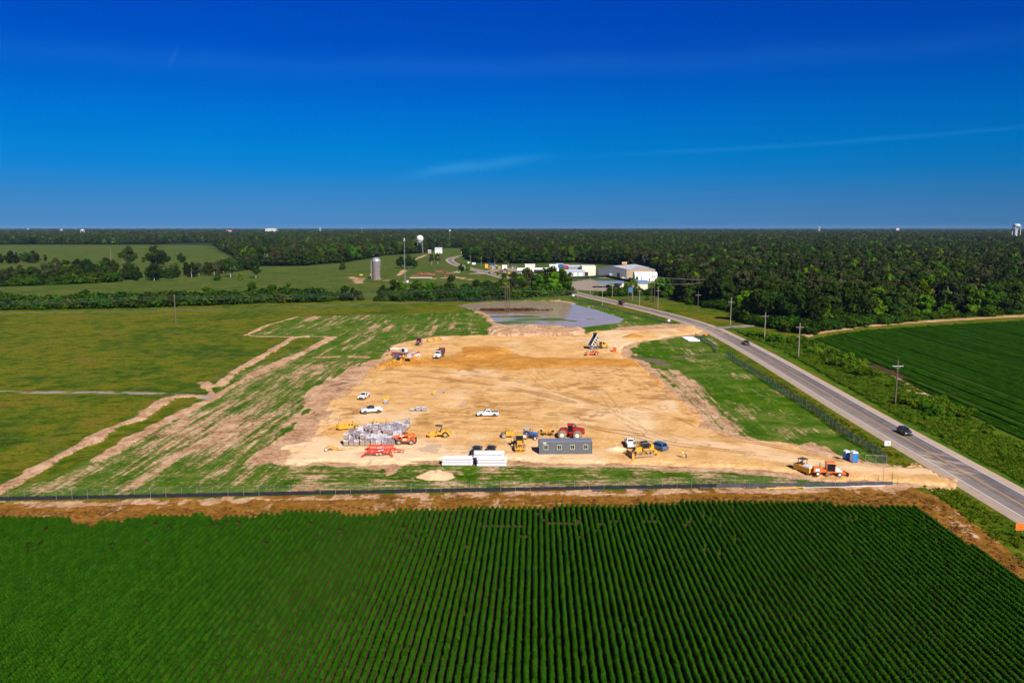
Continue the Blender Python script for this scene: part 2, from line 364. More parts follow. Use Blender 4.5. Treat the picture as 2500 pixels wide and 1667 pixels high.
m_dry = sstep(sdpoly(X, Y, DRY)+jit*0.7, -1, 1)*(1-m_soil)
dirt = np.zeros_like(X)
sk = sdpoly(X, Y, STREAK, 12); dirt = np.maximum(dirt, sstep(sk, -2, 4)*np.clip(0.47+(n3-0.5)*0.55+(st-0.5)*0.9, 0, 1))
up = sdpoly(X, Y, W2([(600,822),(727,772),(900,768),(1110,764),(1120,812),(1000,826),(930,868),(800,880),(700,850),(804,828)]), 6)
dirt = np.maximum(dirt, sstep(up, -1, 2)*np.clip(0.24+(st-0.5)*1.9, 0, 0.8))
for pl, s in ((PINK, 1.0), (PINK2, 1.0), (PINK3, 1.0), (PINK4, 1.0)):
    dirt = np.maximum(dirt, s*sstep(sdpoly(X, Y, pl)+jit*1.1+(st-0.5)*10, -1.0, 1.2))
dirt = np.maximum(dirt, sstep(sdpoly(X, Y, RSTRIP)+(st-0.5)*16+jit, -4, 3)*0.72)
fz = fbm(X, Y/3, 4.5, 31, 4)*0.6+fbm(X/4, Y, 3.0, 35, 3)*0.4
front = sstep(sdpoly(X, Y, FRONTG), -1, 1); dirt = np.maximum(dirt, front*np.clip(0.36+(fz-0.5)*1.5, 0, 1))
dirt = np.maximum(dirt, m_site*np.clip(0.12+(fbm(X, Y, 7, 41)-0.5)*0.9+(st-0.5)*0.7, 0, 0.7))
dirt = np.maximum(dirt, m_site*(1-sstep(np.abs(sdpoly(X, Y, PAD)+jit*0.6), 1.2, 3.5))*0.9)
zb = np.zeros_like(X)
for k, q in enumerate(BERMS):
    wd = (1.9, 2.0, 1.5, 0.8, 0.7, 1.8, 0.8)[k]; d = sdline(X, Y, q)+(n1-0.5)*2.6+(n2-0.5)*2.4
    mm = 1-sstep(d, wd*0.7, wd*1.25); dirt = np.maximum(dirt, mm); zb = np.maximum(zb, mm*(0.55 if k in (0, 2) else 0.25)*(0.6+0.8*n2))
cb = sdline(X, Y, W2([(0,1232),(500,1222),(1000,1210),(1500,1200),(2150,1192),(2230,1185)]))+(n1-0.5)*4
dirt = np.maximum(dirt, (1-sstep(cb, 0.8, 2.6))*sstep(n2+n1*0.6, 0.62, 0.82)*0.95)
dirt = np.maximum(dirt, m_dry*sstep(fbm(X, Y/2, 3.2, 51, 4), 0.56, 0.70)*0.42)
sdp = 1-sstep(sdline(X, Y, DIRTPATH)+(n1-0.5)*3, 2.2, 3.6); dirt = np.maximum(dirt, sdp)
rip = W2([(2135,893),(2175,907),(2205,925)]); dirt = np.maximum(dirt, (1-sstep(sdline(X, Y, rip)+(n2-0.5)*3, 1.2, 2.6))*0.9)
dirt = np.maximum(dirt, (1-sstep(sdline(X, Y, W2([(2205,938),(2240,952),(2270,963)]))+(n2-0.5)*3, 2, 4))*0.9)
for q in ([(975,672),(985,660)],[(880,680),(930,683),(1000,690)],[(1060,680),(1110,676),(1150,683)],[(1000,640),(1040,622)],[(860,676),(880,692)],[(1310,665),(1390,668),(1440,676)],[(1150,748),(1205,775),(1215,792),(1250,794)],[(1350,733),(1400,740)],[(1195,655),(1240,668)]):
    dirt = np.maximum(dirt, (1-sstep(sdline(X, Y, W2(q))+(n1-0.5)*8, 2.0, 5.0))*0.85)
pc = sdpoly(X, Y, POND, 14); dirt = np.maximum(dirt, sstep(-np.abs(pc)+jit*0.5, -1.6, -0.2)*0.7)
track = (1-sstep(sdline(X, Y, TRACKL), 1.6, 2.6))*sstep(n2, 0.2, 0.6)*0.8
lot = sdpoly(X, Y, W2([(1380,690),(1440,682),(1520,700),(1500,712),(1430,709),(1400,707)]), 20); track = np.maximum(track, sstep(lot, -1, 1))
for q, wd in (([(1165,668),(1240,655),(1300,672),(1370,668),(1450,676),(1520,680),(1600,690)], 9), ([(1480,712),(1600,716),(1660,714)], 2.5), ([(1740,800),(1790,798),(1840,794),(1900,793)], 4)):
    track = np.maximum(track, 1-sstep(sdline(X, Y, W2(q))+(n1-0.5)*3, wd*0.8, wd*1.1))
wet = np.zeros_like(X)
for q, wd in (([(1550,874),(1590,878),(1625,890)], 2.6), ([(1640,872),(1690,867),(1750,864)], 1.5), ([(840,935),(815,940)], 1.5)):
    wet = np.maximum(wet, (1-sstep(sdline(X, Y, W2(q))+(n2-0.5)*3, wd*0.6, wd))*0.9)
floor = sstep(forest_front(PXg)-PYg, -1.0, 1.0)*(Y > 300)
past = sstep(Y+(n3-0.5)*30, 535, 560)
lush = m_site*sstep(n3*0.7+n1*0.3, 0.40, 0.66)
vr = sstep(sdpoly(X, Y, VERGE_R)+jit*0.3, -1, 1); lush = np.maximum(lush, vr*0.8); m_siteV = np.maximum(m_site, vr)
rsoil = sstep(sdpoly(X, Y, RFIELD)+jit*0.2, -1, 0.5)
m_soil = np.maximum(m_soil, rsoil)
dirt = dirt*(1-m_soil*0.0)
Z = (n2-0.5)*0.10+zb+sstep(pc, -2.5, 3)*-1.1
Z = Z-m_dry*0.05+(fbm(X, Y, 14, 61)-0.5)*0.25*(1-m_site)*sstep(Y, 150, 200)*(Y < 2500)
Z = Z+sstep(sdpoly(X, Y, PINK2)+jit, 0, 4)*(0.9+n2*1.2)
rdist = sdline(X, Y, ROAD2); Z = np.where(rdist < 9, Z*sstep(rdist, 6.5, 9)-0.05, Z)
Z = Z-0.45*(1-sstep(np.abs(rdist-11), 0.5, 3))*(Y < 900)
padin = sdpoly(X, Y, PAD); Z = np.where(padin > 1.5, np.minimum(Z, 0.0)-0.25, Z)

def ground_mat():
    m = bpy.data.materials.new('ground cover'); m.use_nodes = True; t = NT(m.node_tree); b = m.node_tree.nodes['Principled BSDF']
    g = t.n('ShaderNodeTexCoord').outputs['Object']; a1 = t.attr('mask_a'); a2 = t.attr('mask_b'); a3 = t.attr('mask_c')
    def ch(a):
        q = t.n('ShaderNodeSeparateColor'); t.L(a.outputs['Color'], q.inputs[0]); return q.outputs
    site, dirt, dry = ch(a1); soil = a1.outputs['Alpha']; past, track, wet = ch(a2); lush = a2.outputs['Alpha']; floor, vr, front = ch(a3)
    fine = t.noise(g, 0.9, 5, 0.7); mid = t.noise(g, 0.16, 5, 0.62, 0.6); big = t.noise(g, 0.028, 4, 0.55, 0.8); grain = t.noise(g, 3.5, 3, 0.7)
    wind = t.noise(t.mapping(g, (0.5, 0.10, 1), (0, 0, 0.55)), 0.35, 4, 0.6)
    # old meadow: olive, straw and rust tones in drifts
    mx = t.m('ADD', t.m('MULTIPLY', mid, 0.55), t.m('MULTIPLY', big, 0.45))
    mead = t.ramp(t.m('ADD', 0.5, t.m('MULTIPLY', t.m('SUBTRACT', mx, 0.5), 1.7)), [(0.30, (0.022, 0.072, 0.001)), (0.42, (0.060, 0.120, 0.001)), (0.52, (0.120, 0.150, 0.002)), (0.61, (0.170, 0.158, 0.006)), (0.72, (0.190, 0.122, 0.022))])
    mead = t.mix(t.m('MULTIPLY', t.ss(fine, 0.47, 0.66), 0.75), mead, (0.022, 0.034, 0.002, 1))
    mead = t.mix(t.m('MULTIPLY', t.ss(wind, 0.52, 0.68), 0.40), mead, (0.150, 0.132, 0.020, 1)); mead = t.mix(t.m('MULTIPLY', t.ss(grain, 0.50, 0.66), 0.45), mead, (0.16, 0.14, 0.035, 1))
    pas = t.ramp(mx, [(0.38, (0.042, 0.080, 0.010)), (0.5, (0.076, 0.114, 0.016)), (0.60, (0.118, 0.124, 0.026))]); pas = t.mix(t.m('MULTIPLY', t.ss(t.noise(t.mapping(g, (0.05, 0.25, 1)), 0.5, 5, 0.7), 0.48, 0.66), 0.5), pas, (0.030, 0.050, 0.008, 1))
    tx = t.noise(t.mapping(g, (0.30, 0.62, 1), (0, 0, -0.12)), 0.55, 6, 0.72, 0.5); mead = t.mix(t.m('MULTIPLY', t.ss(tx, 0.50, 0.62), 0.62), mead, (0.030, 0.050, 0.002, 1)); mead = t.mix(t.m('MULTIPLY', t.m('SUBTRACT', 1.0, t.ss(tx, 0.38, 0.47)), 0.55), mead, (0.155, 0.125, 0.022, 1))
    base = t.mix(past, mead, pas)
    sg = t.ramp(t.m('ADD', t.m('MULTIPLY', mid, 0.6), t.m('MULTIPLY', fine, 0.4)), [(0.38, (0.030, 0.086, 0.003)), (0.48, (0.062, 0.130, 0.007)), (0.56, (0.120, 0.158, 0.020)), (0.66, (0.24, 0.20, 0.07))])
    lu = t.ramp(t.m('ADD', t.m('MULTIPLY', mid, 0.5), t.m('MULTIPLY', fine, 0.5)), [(0.38, (0.018, 0.064, 0.000)), (0.5, (0.046, 0.115, 0.001)), (0.62, (0.105, 0.165, 0.006))])
    sg = t.mix(lush, sg, lu); base = t.mix(site, base, sg)
    dr = t.ramp(t.m('ADD', t.m('MULTIPLY', mid, 0.45), t.m('MULTIPLY', fine, 0.55)), [(0.38, (0.10, 0.050, 0.012)), (0.47, (0.20, 0.092, 0.013)), (0.54, (0.29, 0.130, 0.018)), (0.64, (0.33, 0.18, 0.07))])
    base = t.mix(t.ss(t.m('ADD', dry, t.m('MULTIPLY', t.m('SUBTRACT', fine, 0.5), 0.9)), 0.35, 0.65), base, dr)
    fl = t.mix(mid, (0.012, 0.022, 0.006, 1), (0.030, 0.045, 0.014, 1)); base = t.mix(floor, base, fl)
    dc = t.ramp(t.m('ADD', t.m('MULTIPLY', mid, 0.5), t.m('MULTIPLY', fine, 0.5)), [(0.40, (0.27, 0.140, 0.072)), (0.47, (0.46, 0.260, 0.140)), (0.53, (0.56, 0.345, 0.205)), (0.60, (0.68, 0.46, 0.30))])
    dc = t.mix(t.m('MULTIPLY', t.ss(grain, 0.56, 0.72), 0.4), dc, (0.22, 0.14, 0.085, 1))
    rt = t.mapping(g, (1, 1, 1), (0, 0, AXD)); s1 = t.noise(t.mapping(rt, (1.15, 0.075, 1)), 1.0, 5, 0.68, 0.3); s2 = t.noise(t.mapping(rt, (0.42, 0.035, 1)), 1.0, 4, 0.6, 0.5)
    sf = t.noise(t.mapping(g, (0.13, 0.75, 1)), 1.0, 5, 0.68, 0.6); sk = t.mix(front, t.m('ADD', t.m('MULTIPLY', s1, 0.6), t.m('MULTIPLY', s2, 0.4)), sf)
    df = t.ss(t.m('ADD', dirt, t.m('ADD', t.m('MULTIPLY', t.m('SUBTRACT', sk, 0.5), 2.3), t.m('ADD', t.m('MULTIPLY', t.m('SUBTRACT', fine, 0.5), 1.0), t.m('MULTIPLY', t.m('SUBTRACT', grain, 0.5), 0.6)))), 0.28, 0.74)
    base = t.mix(df, base, dc)
    base = t.mix(soil, base, t.mix(fine, (0.030, 0.026, 0.010, 1), (0.11, 0.066, 0.036, 1)))
    base = t.mix(t.ss(t.m('ADD', track, t.m('MULTIPLY', t.m('SUBTRACT', fine, 0.5), 0.6)), 0.35, 0.7), base, t.mix(mid, (0.24, 0.19, 0.15, 1), (0.38, 0.31, 0.25, 1)))
    base = t.mix(wet, base, (0.17, 0.115, 0.085, 1)); t.L(base, b.inputs['Base Color'])
    t.L(t.m('SUBTRACT', 0.95, t.m('MULTIPLY', wet, 0.5)), b.inputs['Roughness']); b.inputs['Specular IOR Level'].default_value = 0.03
    bp = t.n('ShaderNodeBump'); bp.inputs['Strength'].default_value = 0.55; bp.inputs['Distance'].default_value = 0.5
    t.L(t.m('ADD', fine, t.m('MULTIPLY', grain, 0.35)), bp.inputs['Height']); t.L(bp.outputs[0], b.inputs['Normal'])
    return m
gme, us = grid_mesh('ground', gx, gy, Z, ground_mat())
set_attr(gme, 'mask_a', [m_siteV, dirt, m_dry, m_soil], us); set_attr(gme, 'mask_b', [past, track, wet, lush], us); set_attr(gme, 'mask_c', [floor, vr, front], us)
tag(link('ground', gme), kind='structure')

# ------------------------------------------------------------------ raised sand pad
a = np.array(PAD); hx = np.arange(a[:, 0].min()-4, a[:, 0].max()+4, 0.42); hy = np.arange(a[:, 1].min()-4, a[:, 1].max()+4, 0.42)
X, Y = np.meshgrid(hx, hy); n1 = fbm(X, Y, 8, 103); n2 = fbm(X, Y, 2.2, 105); ru, rv = rowcoords(X, Y)
sd = sdpoly(X, Y, PAD, 9)+(n1-0.5)*4.0+(n2-0.5)*1.9+(fbm(X, Y, 0.9, 107, 2)-0.5)*0.7
ed = sstep(sd, -0.7, 1.6)
Zp = -0.35+(PAD_Z+0.35)*ed+(n2-0.5)*0.10*ed+(fbm(X, Y, 18, 110)-0.5)*0.12*ed
def heap(cx, cy, hgt, rx, ry, pw=1.2, ns=0.3):
    d = np.sqrt(((X-cx)/rx)**2+((Y-cy)/ry)**2)+(n1-0.5)*ns; return hgt*np.clip(1-d, 0, 1)**pw
fresh = np.zeros_like(X); pale = np.zeros_like(X); damp = np.zeros_like(X); pud = np.zeros_like(X)
band = sdpoly(X, Y, W2([(880,905),(930,885),(985,873),(1050,879),(1130,868),(1190,853),(1260,868),(1330,876),(1480,877),(1550,880),(1580,898),(1450,895),(1350,902),(1240,905),(1150,905),(1040,895),(960,905)]), 12)
fresh = np.maximum(fresh, sstep(band+(n1-0.5)*7+(n2-0.5)*3, -1.5, 1.8))
pt2 = sdpoly(X, Y, W2([(1120,850),(1200,848),(1256,854),(1245,868),(1180,880),(1125,878)]), 12); fresh = np.maximum(fresh, sstep(pt2+(n1-0.5)*4, -1, 1.2))
edge = sdline(X, Y, W2([(1556,880),(1583,899),(1604,925),(1640,955),(1676,988),(1715,1030)])); fresh = np.maximum(fresh, (1-sstep(edge+(n1-0.5)*5, 2.0, 5.0))*0.55)
Zp += ed*(0.9*sstep(pt2+(n2-0.5)*2, 0, 4)+0.35*sstep(band, 0, 4))
q = P(1000, 881); Zp += heap(q.x, q.y, 1.7, 9, 6); q = P(1548, 826); Zp += heap(q.x, q.y, 2.2, 6, 6, 1.1); fresh = np.maximum(fresh, sstep(heap(q.x, q.y, 2.2, 6.5, 6.5), 0.1, 0.6))
q = P(955, 894); Zp += heap(q.x, q.y, 0.9, 9, 9)
q = P(1505, 1102); Zp += heap(q.x, q.y, 1.0, 3.4, 2.6, 1.3, 0.5); pale = np.maximum(pale, sstep(heap(q.x, q.y, 1, 4.2, 3.4), 0.05, 0.5))
q = P(1500, 870); Zp += heap(q.x, q.y, 0.5, 7, 6)
pf = sdpoly(X, Y, W2([(690,1135),(696,1088),(790,1075),(850,1080),(1000,1078),(1100,1090),(1200,1104),(1320,1108),(1460,1112),(1480,1135)]), 12); pale = np.maximum(pale, sstep(pf+(n1-0.5)*8, -3, 3)*0.75)
rd2 = sdline(X, Y, W2([(1560,1070),(1700,1085),(1850,1110),(2050,1140),(2250,1155)])); pale = np.maximum(pale, (1-sstep(rd2+(n1-0.5)*5, 1.5, 5))*0.55)
pale = np.maximum(pale, (1-sstep(sdline(X, Y, W2([(1300,960),(1400,985),(1480,1010),(1560,1040)]))+(n1-0.5)*6, 1, 6))*0.4)
TR = [[(960,915),(1050,925),(1180,940),(1290,960),(1400,985)],[(950,905),(1080,912),(1200,925),(1330,950),(1450,985)],[(1150,985),(1250,990),(1340,982),(1355,975),(1300,960),(1200,955)],[(1290,880),(1290,900),(1310,930),(1370,965),(1460,1000),(1560,1050),(1640,1080)],[(1310,880),(1325,915),(1390,960),(1500,1010),(1600,1055),(1720,1090)],[(1400,900),(1460,950),(1500,1000),(1570,1060)],[(1420,930),(1440,960),(1500,985),(1560,990),(1600,980)],[(1500,890),(1540,930),(1590,970),(1620,1000)],[(1440,1045),(1530,1062),(1600,1080),(1740,1100),(1900,1118)],[(1380,1025),(1460,1050),(1560,1065)],[(1560,1000),(1640,1020),(1700,1040),(1800,1075),(1900,1095),(2050,1130)],[(1060,830),(1150,836),(1300,838),(1420,830),(1540,815)],[(1080,842),(1200,845),(1340,842),(1430,845)],[(880,960),(930,930),(1010,925)],[(860,1040),(1000,1040),(1150,1035),(1350,1045)],[(1000,1030),(1120,1022),(1300,1025)],[(1470,985),(1530,1010),(1600,1015)],[(1340,1000),(1450,1030),(1560,1050),(1660,1075)],[(1120,1060),(1200,1058),(1260,1070)],[(1540,815),(1600,808),(1700,800)],[(1900,1110),(2000,1122),(2120,1140),(2260,1150)]]
for k, q in enumerate(TR):
    pl = [(v.x, v.y) for v in smooth(W2(q), 8)]; d = sdline(X, Y, pl)+(n1-0.5)*2.2
    t2 = np.maximum(1-sstep(np.abs(d-1.0), 0.15, 0.6), (0.62 if k < 3 else 0.38)*(1-sstep(d, 1.2, 3.4 if k < 3 else 2.8)))
    damp = np.maximum(damp, 0.8*t2*(0.45+0.55*sstep(fbm(X, Y, 5, 120+k), 0.35, 0.6))*(1.1 if k in (0, 1, 2, 8, 9, 10) else 0.75))
damp = np.maximum(damp, np.clip((fbm(X, Y/2.2, 7.5, 141, 5)*0.5+fbm(X/1.5, Y, 1.6, 143, 4)*0.5-0.515)*5.0, 0, 0.9)*sstep(Y, 190, 205)*(1-sstep(Y, 285, 305)))
damp = np.maximum(damp, np.clip((fbm(X/2, Y, 2.4, 151, 5)-0.56)*4, 0, 0.45))
pale = np.maximum(pale, np.clip((fbm(X, Y/1.6, 16, 171, 3)-0.53)*3.0, 0, 0.55)*(1-fresh))
for (pxx, pyy, r) in ((1128,988,2.2),(1062,972,1.6),(1082,953,2.0),(985,976,1.8),(1140,1016,0),(1270,932,1.6),(1355,940,1.2),(1455,958,2.2),(1052,1094,2.6),(900,1130,2.2),(1150,1000,1.4),(1000,955,1.4)):
    if r: r *= 0.8; q = P(pxx, pyy, PAD_Z); pud = np.maximum(pud, 1-sstep(np.sqrt(((X-q.x)/r)**2+((Y-q.y)/(r*1.7))**2)+(n2-0.5)*1.9+(n1-0.5)*1.2, 0.70, 1.05))
rut = 0.04*damp*ed; Zp -= rut
def sand_mat():
    m = bpy.data.materials.new('graded sand'); m.use_nodes = True; t = NT(m.node_tree); b = m.node_tree.nodes['Principled BSDF']
    g = t.n('ShaderNodeTexCoord').outputs['Object']; a1 = t.attr('mask_a'); q = t.n('ShaderNodeSeparateColor'); t.L(a1.outputs['Color'], q.inputs[0])
    fresh, pale, damp = q.outputs; pud = a1.outputs['Alpha']; a2 = t.attr('mask_b'); q2 = t.n('ShaderNodeSeparateColor'); t.L(a2.outputs['Color'], q2.inputs[0]); ed = q2.outputs[0]
    fine = t.noise(g, 1.1, 5, 0.72); mid = t.noise(g, 0.13, 5, 0.6, 0.7); grain = t.noise(g, 4.0, 3, 0.7)
    ax = t.noise(t.mapping(g, (0.16, 1.4, 1), (0, 0, 0)), 0.45, 5, 0.65, 0.4)
    tread = t.n('ShaderNodeTexWave', wave_type='BANDS', bands_direction='X'); tread.inputs['Scale'].default_value = 0.55; tread.inputs['Distortion'].default_value = 5; tread.inputs['Detail'].default_value = 3
    t.L(t.mapping(g, (1, 0.25, 1)), tread.inputs['Vector'])
    mm = t.m('ADD', t.m('MULTIPLY', mid, 0.42), t.m('ADD', t.m('MULTIPLY', fine, 0.43), t.m('MULTIPLY', ax, 0.15)))
    c = t.ramp(mm, [(0.37, (0.48, 0.235, 0.070)), (0.45, (0.66, 0.370, 0.130)), (0.53, (0.78, 0.470, 0.195)), (0.63, (0.88, 0.600, 0.310))])
    c = t.mix(t.m('MULTIPLY', tread.outputs['Fac'], 0.24), c, (0.50, 0.27, 0.10, 1))
    c = t.mix(pale, c, t.mix(mid, (0.80, 0.54, 0.30, 1), (0.92, 0.74, 0.52, 1)))
    fr = t.ramp(t.m('ADD', t.m('MULTIPLY', mid, 0.5), t.m('MULTIPLY', fine, 0.5)), [(0.40, (0.40, 0.165, 0.025)), (0.5, (0.55, 0.245, 0.045)), (0.60, (0.66, 0.33, 0.08))])
    c = t.mix(fresh, c, fr)
    dm = t.ss(t.m('ADD', damp, t.m('ADD', t.m('MULTIPLY', t.m('SUBTRACT', fine, 0.5), 0.9), t.m('MULTIPLY', t.m('SUBTRACT', ax, 0.5), 0.35))), 0.22, 0.80)
    c = t.mix(t.m('MULTIPLY', dm, 0.80), c, t.mix(mid, (0.30, 0.135, 0.035, 1), (0.44, 0.22, 0.07, 1)))
    c = t.mix(t.m('MULTIPLY', t.ss(grain, 0.6, 0.75), 0.3), c, (0.34, 0.19, 0.085, 1))
    c = t.mix(t.m('MULTIPLY', t.m('SUBTRACT', 1.0, t.ss(ed, 0.3, 0.95)), 0.6), c, (0.60, 0.37, 0.21, 1))
    pud = t.ss(t.m('ADD', pud, t.m('MULTIPLY', t.m('SUBTRACT', fine, 0.5), 1.2)), 0.3, 0.8); c = t.mix(t.m('MULTIPLY', pud, 0.7), c, (0.50, 0.36, 0.25, 1)); t.L(c, b.inputs['Base Color'])
    t.L(t.m('SUBTRACT', 0.95, t.m('MULTIPLY', pud, 0.2)), b.inputs['Roughness']); b.inputs['Specular IOR Level'].default_value = 0.03
    bp = t.n('ShaderNodeBump'); bp.inputs['Strength'].default_value = 0.75; bp.inputs['Distance'].default_value = 0.3
    t.L(t.m('ADD', fine, t.m('MULTIPLY', grain, 0.4)), bp.inputs['Height']); t.L(bp.outputs[0], b.inputs['Normal']); return m
kp = (sd > -1.6); kp = kp[:-1, :-1] | kp[1:, 1:] | kp[1:, :-1] | kp[:-1, 1:]
sme, us = grid_mesh('sand_pad', hx, hy, Zp, sand_mat(), kp)
set_attr(sme, 'mask_a', [fresh, pale, damp, pud], us); set_attr(sme, 'mask_b', [ed], us)
tag(link('sand_pad', sme), kind='structure')
_padX, _padY, _padZ = hx, hy, Zp
def gz(x, y):                               # height of whatever ground is at (x, y)
    i = int((x-_padX[0])/0.42+0.5); j = int((y-_padY[0])/0.42+0.5)
    if 0 <= i < len(_padX) and 0 <= j < len(_padY) and _padZ[j, i] > 0.05: return float(_padZ[j, i])
    return 0.0
def at(px, py):
    v = P(px, py, 0)
    for _ in range(4): v = P(px, py, gz(v.x, v.y))
    return v

# ------------------------------------------------------------------ pond
wm = bpy.data.materials.new('pond water'); wm.use_nodes = True; t = NT(wm.node_tree); b = wm.node_tree.nodes['Principled BSDF']
g = t.n('ShaderNodeTexCoord').outputs['Object']
t.L(t.mix(t.noise(g, 0.08, 3), (0.34, 0.235, 0.15, 1), (0.46, 0.36, 0.29, 1)), b.inputs['Base Color'])
b.inputs['Roughness'].default_value = 0.08; b.inputs['IOR'].default_value = 1.33; b.inputs['Specular IOR Level'].default_value = 0.15
bp = t.n('ShaderNodeBump'); bp.inputs['Strength'].default_value = 0.05; bp.inputs['Distance'].default_value = 0.2
t.L(t.noise(t.mapping(g, (1, 0.4, 1)), 0.8, 3), bp.inputs['Height']); t.L(bp.outputs[0], b.inputs['Normal'])
a = np.array(POND); hx = np.arange(a[:, 0].min()-3, a[:, 0].max()+3, 1.5); hy = np.arange(a[:, 1].min()-3, a[:, 1].max()+3, 1.5)
X, Y = np.meshgrid(hx, hy); kp = sdpoly(X, Y, POND, 9) > -3.5
wme, us = grid_mesh('water', hx, hy, np.full(X.shape, -0.32), wm, kp[:-1, :-1]); tag(link('water', wme), kind='structure')
# low islands of mud and grass in the pond
im = mat('island mud and grass', (0.05, 0.10, 0.015), 0.95, var=0.5, sc=0.6)
rm = mat('dead reeds', (0.16, 0.09, 0.04), 0.95, var=0.5, sc=0.8)
def island(px, py, rx, ry, hgt, m_):
    c = P(px, py); m = MB(); n, k = 28, 5; vs = []
    for j in range(k+1):
        for i in range(n):
            a = 2*math.pi*i/n; rr = (1-j/k*0.95)*(1+0.35*math.sin(3*a+px)+0.2*math.sin(7*a+py)+0.15*rng.random())
            vs.append((rx*rr*math.cos(a), ry*rr*math.sin(a), -0.6+(hgt+0.6)*math.sin(min(1, j/k*1.15)*math.pi/2)))
    m.add(vs, [(j*n+i, j*n+(i+1) % n, (j+1)*n+(i+1) % n, (j+1)*n+i) for j in range(k) for i in range(n)], 0, True)
    o = m.build('mud_island', m_); o.location = (c.x, c.y, 0); tag(o, kind='structure')
island(1240, 762, 19, 8, 0.2, rm); island(1330, 779, 17, 6, 0.25, im); island(1245, 787, 13, 5, 0.2, im); island(1255, 772, 20, 5, 0.1, im); island(1270, 783, 13, 2.2, -0.1, im); island(1400, 783, 3, 1.6, 0.0, im); island(1440, 778, 3, 1.4, -0.1, im)

# ------------------------------------------------------------------ road
def ribbon(name, path, offs, z, m_, zf=None, step=1):
    m = MB(); vs = []; k = len(offs); pts = path[::step]
    for i, p in enumerate(pts):
        d = (pts[min(i+1, len(pts)-1)]-pts[max(i-1, 0)]).normalized(); s = Vector((d.y, -d.x, 0))
        for o in offs: q = p+s*o; vs.append((q.x, q.y, z+(zf(o) if zf else 0)))
    m.add(vs, [(i*k+j, i*k+j+1, (i+1)*k+j+1, (i+1)*k+j) for i in range(len(pts)-1) for j in range(k-1)], 0, True)
    return tag(m.build(name, m_), kind='structure')
def asphalt():
    m = bpy.data.materials.new('worn asphalt'); m.use_nodes = True; t = NT(m.node_tree); b = m.node_tree.nodes['Principled BSDF']
    g = t.n('ShaderNodeTexCoord').outputs['Object']; rt = t.mapping(g, (1, 1, 1), (0, 0, AXD))
    sp = t.n('ShaderNodeSeparateXYZ'); t.L(rt, sp.inputs[0])
    ln = t.noise(t.mapping(rt, (1.6, 0.02, 1)), 1.0, 4, 0.6); mid = t.noise(g, 0.3, 5, 0.65); gr = t.noise(g, 6, 3, 0.7)
    c = t.ramp(t.m('ADD', t.m('MULTIPLY', ln, 0.7), t.m('MULTIPLY', mid, 0.3)), [(0.36, (0.090, 0.080, 0.085)), (0.5, (0.16, 0.135, 0.135)), (0.63, (0.27, 0.225, 0.20))])
    lf = t.attr('side'); lane = lf.outputs['Fac']
    c = t.mix(t.m('MULTIPLY', t.ss(lane, 0.0, 3.8), 0.55), c, t.mix(mid, (0.28, 0.22, 0.18, 1), (0.40, 0.33, 0.27, 1)))
    e = P(2270, 1130); dd = t.n('ShaderNodeVectorMath', operation='DISTANCE'); t.L(g, dd.inputs[0]); dd.inputs[1].default_value = (e.x, e.y, 0)
    sw = t.m('SUBTRACT', 1.0, t.ss(dd.outputs['Value'], 3, 14)); e2 = P(1715, 803); d2 = t.n('ShaderNodeVectorMath', operation='DISTANCE'); t.L(g, d2.inputs[0]); d2.inputs[1].default_value = (e2.x, e2.y, 0)
    sw = t.m('MAXIMUM', sw, t.m('SUBTRACT', 1.0, t.ss(d2.outputs['Value'], 8, 40)))
    arc = t.n('ShaderNodeTexWave', wave_type='RINGS', rings_direction='Z'); arc.inputs['Scale'].default_value = 0.12; arc.inputs['Distortion'].default_value = 7.0; arc.inputs['Detail'].default_value = 3
    e3 = P(2190, 1180); mpn = t.n('ShaderNodeVectorMath', operation='SUBTRACT'); t.L(g, mpn.inputs[0]); mpn.inputs[1].default_value = (e3.x, e3.y, 0); t.L(mpn.outputs[0], arc.inputs['Vector'])
    sn = t.m('MULTIPLY', sw, t.m('MULTIPLY', t.ss(t.m('ADD', t.m('MULTIPLY', arc.outputs['Fac'], 0.22), mid), 0.52, 0.85), 0.9))
    c = t.mix(sn, c, (0.50, 0.37, 0.26, 1)); t.L(c, b.inputs['Base Color']); b.inputs['Roughness'].default_value = 0.85; b.inputs['Specular IOR Level'].default_value = 0.25
    return m
M_asph = asphalt()
M_shld = mat('dusty road shoulder', (0.43, 0.32, 0.24), 0.95, var=0.28, sc=0.5)
ribbon('road_shoulder', ROAD, [-6.9, -6.2, 6.0, 6.7], -0.012, M_shld, lambda o: -0.25 if abs(o) > 6.3 else 0.0)
rd = ribbon('road', ROAD, [-3.95, -3.0, -2, -1, 0, 1, 2, 3, 3.95], 0.012, M_asph)
sa = rd.data.attributes.new('side', 'FLOAT', 'POINT'); sa.data.foreach_set('value', [max(0, -o) for _ in ROAD for o in [-3.95, -3.0, -2, -1, 0, 1, 2, 3, 3.95]])
M_wl = mat('worn white road paint', (0.72, 0.69, 0.66), 0.8, var=0.25, sc=1.5); M_yl = mat('worn yellow road paint', (0.60, 0.33, 0.08), 0.8, var=0.3, sc=0.8)
for o in (-3.7, 3.7): ribbon('road_edge_line', ROAD, [o-0.11, o+0.11], 0.024, M_wl)
for o in (-0.16, 0.16): ribbon('road_centre_line', ROAD, [o-0.07, o+0.07], 0.024, M_yl)
sr = smooth(W2([(1735,800),(1775,799),(1815,796),(1870,795),(1960,788)]), 8)
ribbon('side_road', sr, [-3.6, 3.6], 0.004, M_asph)
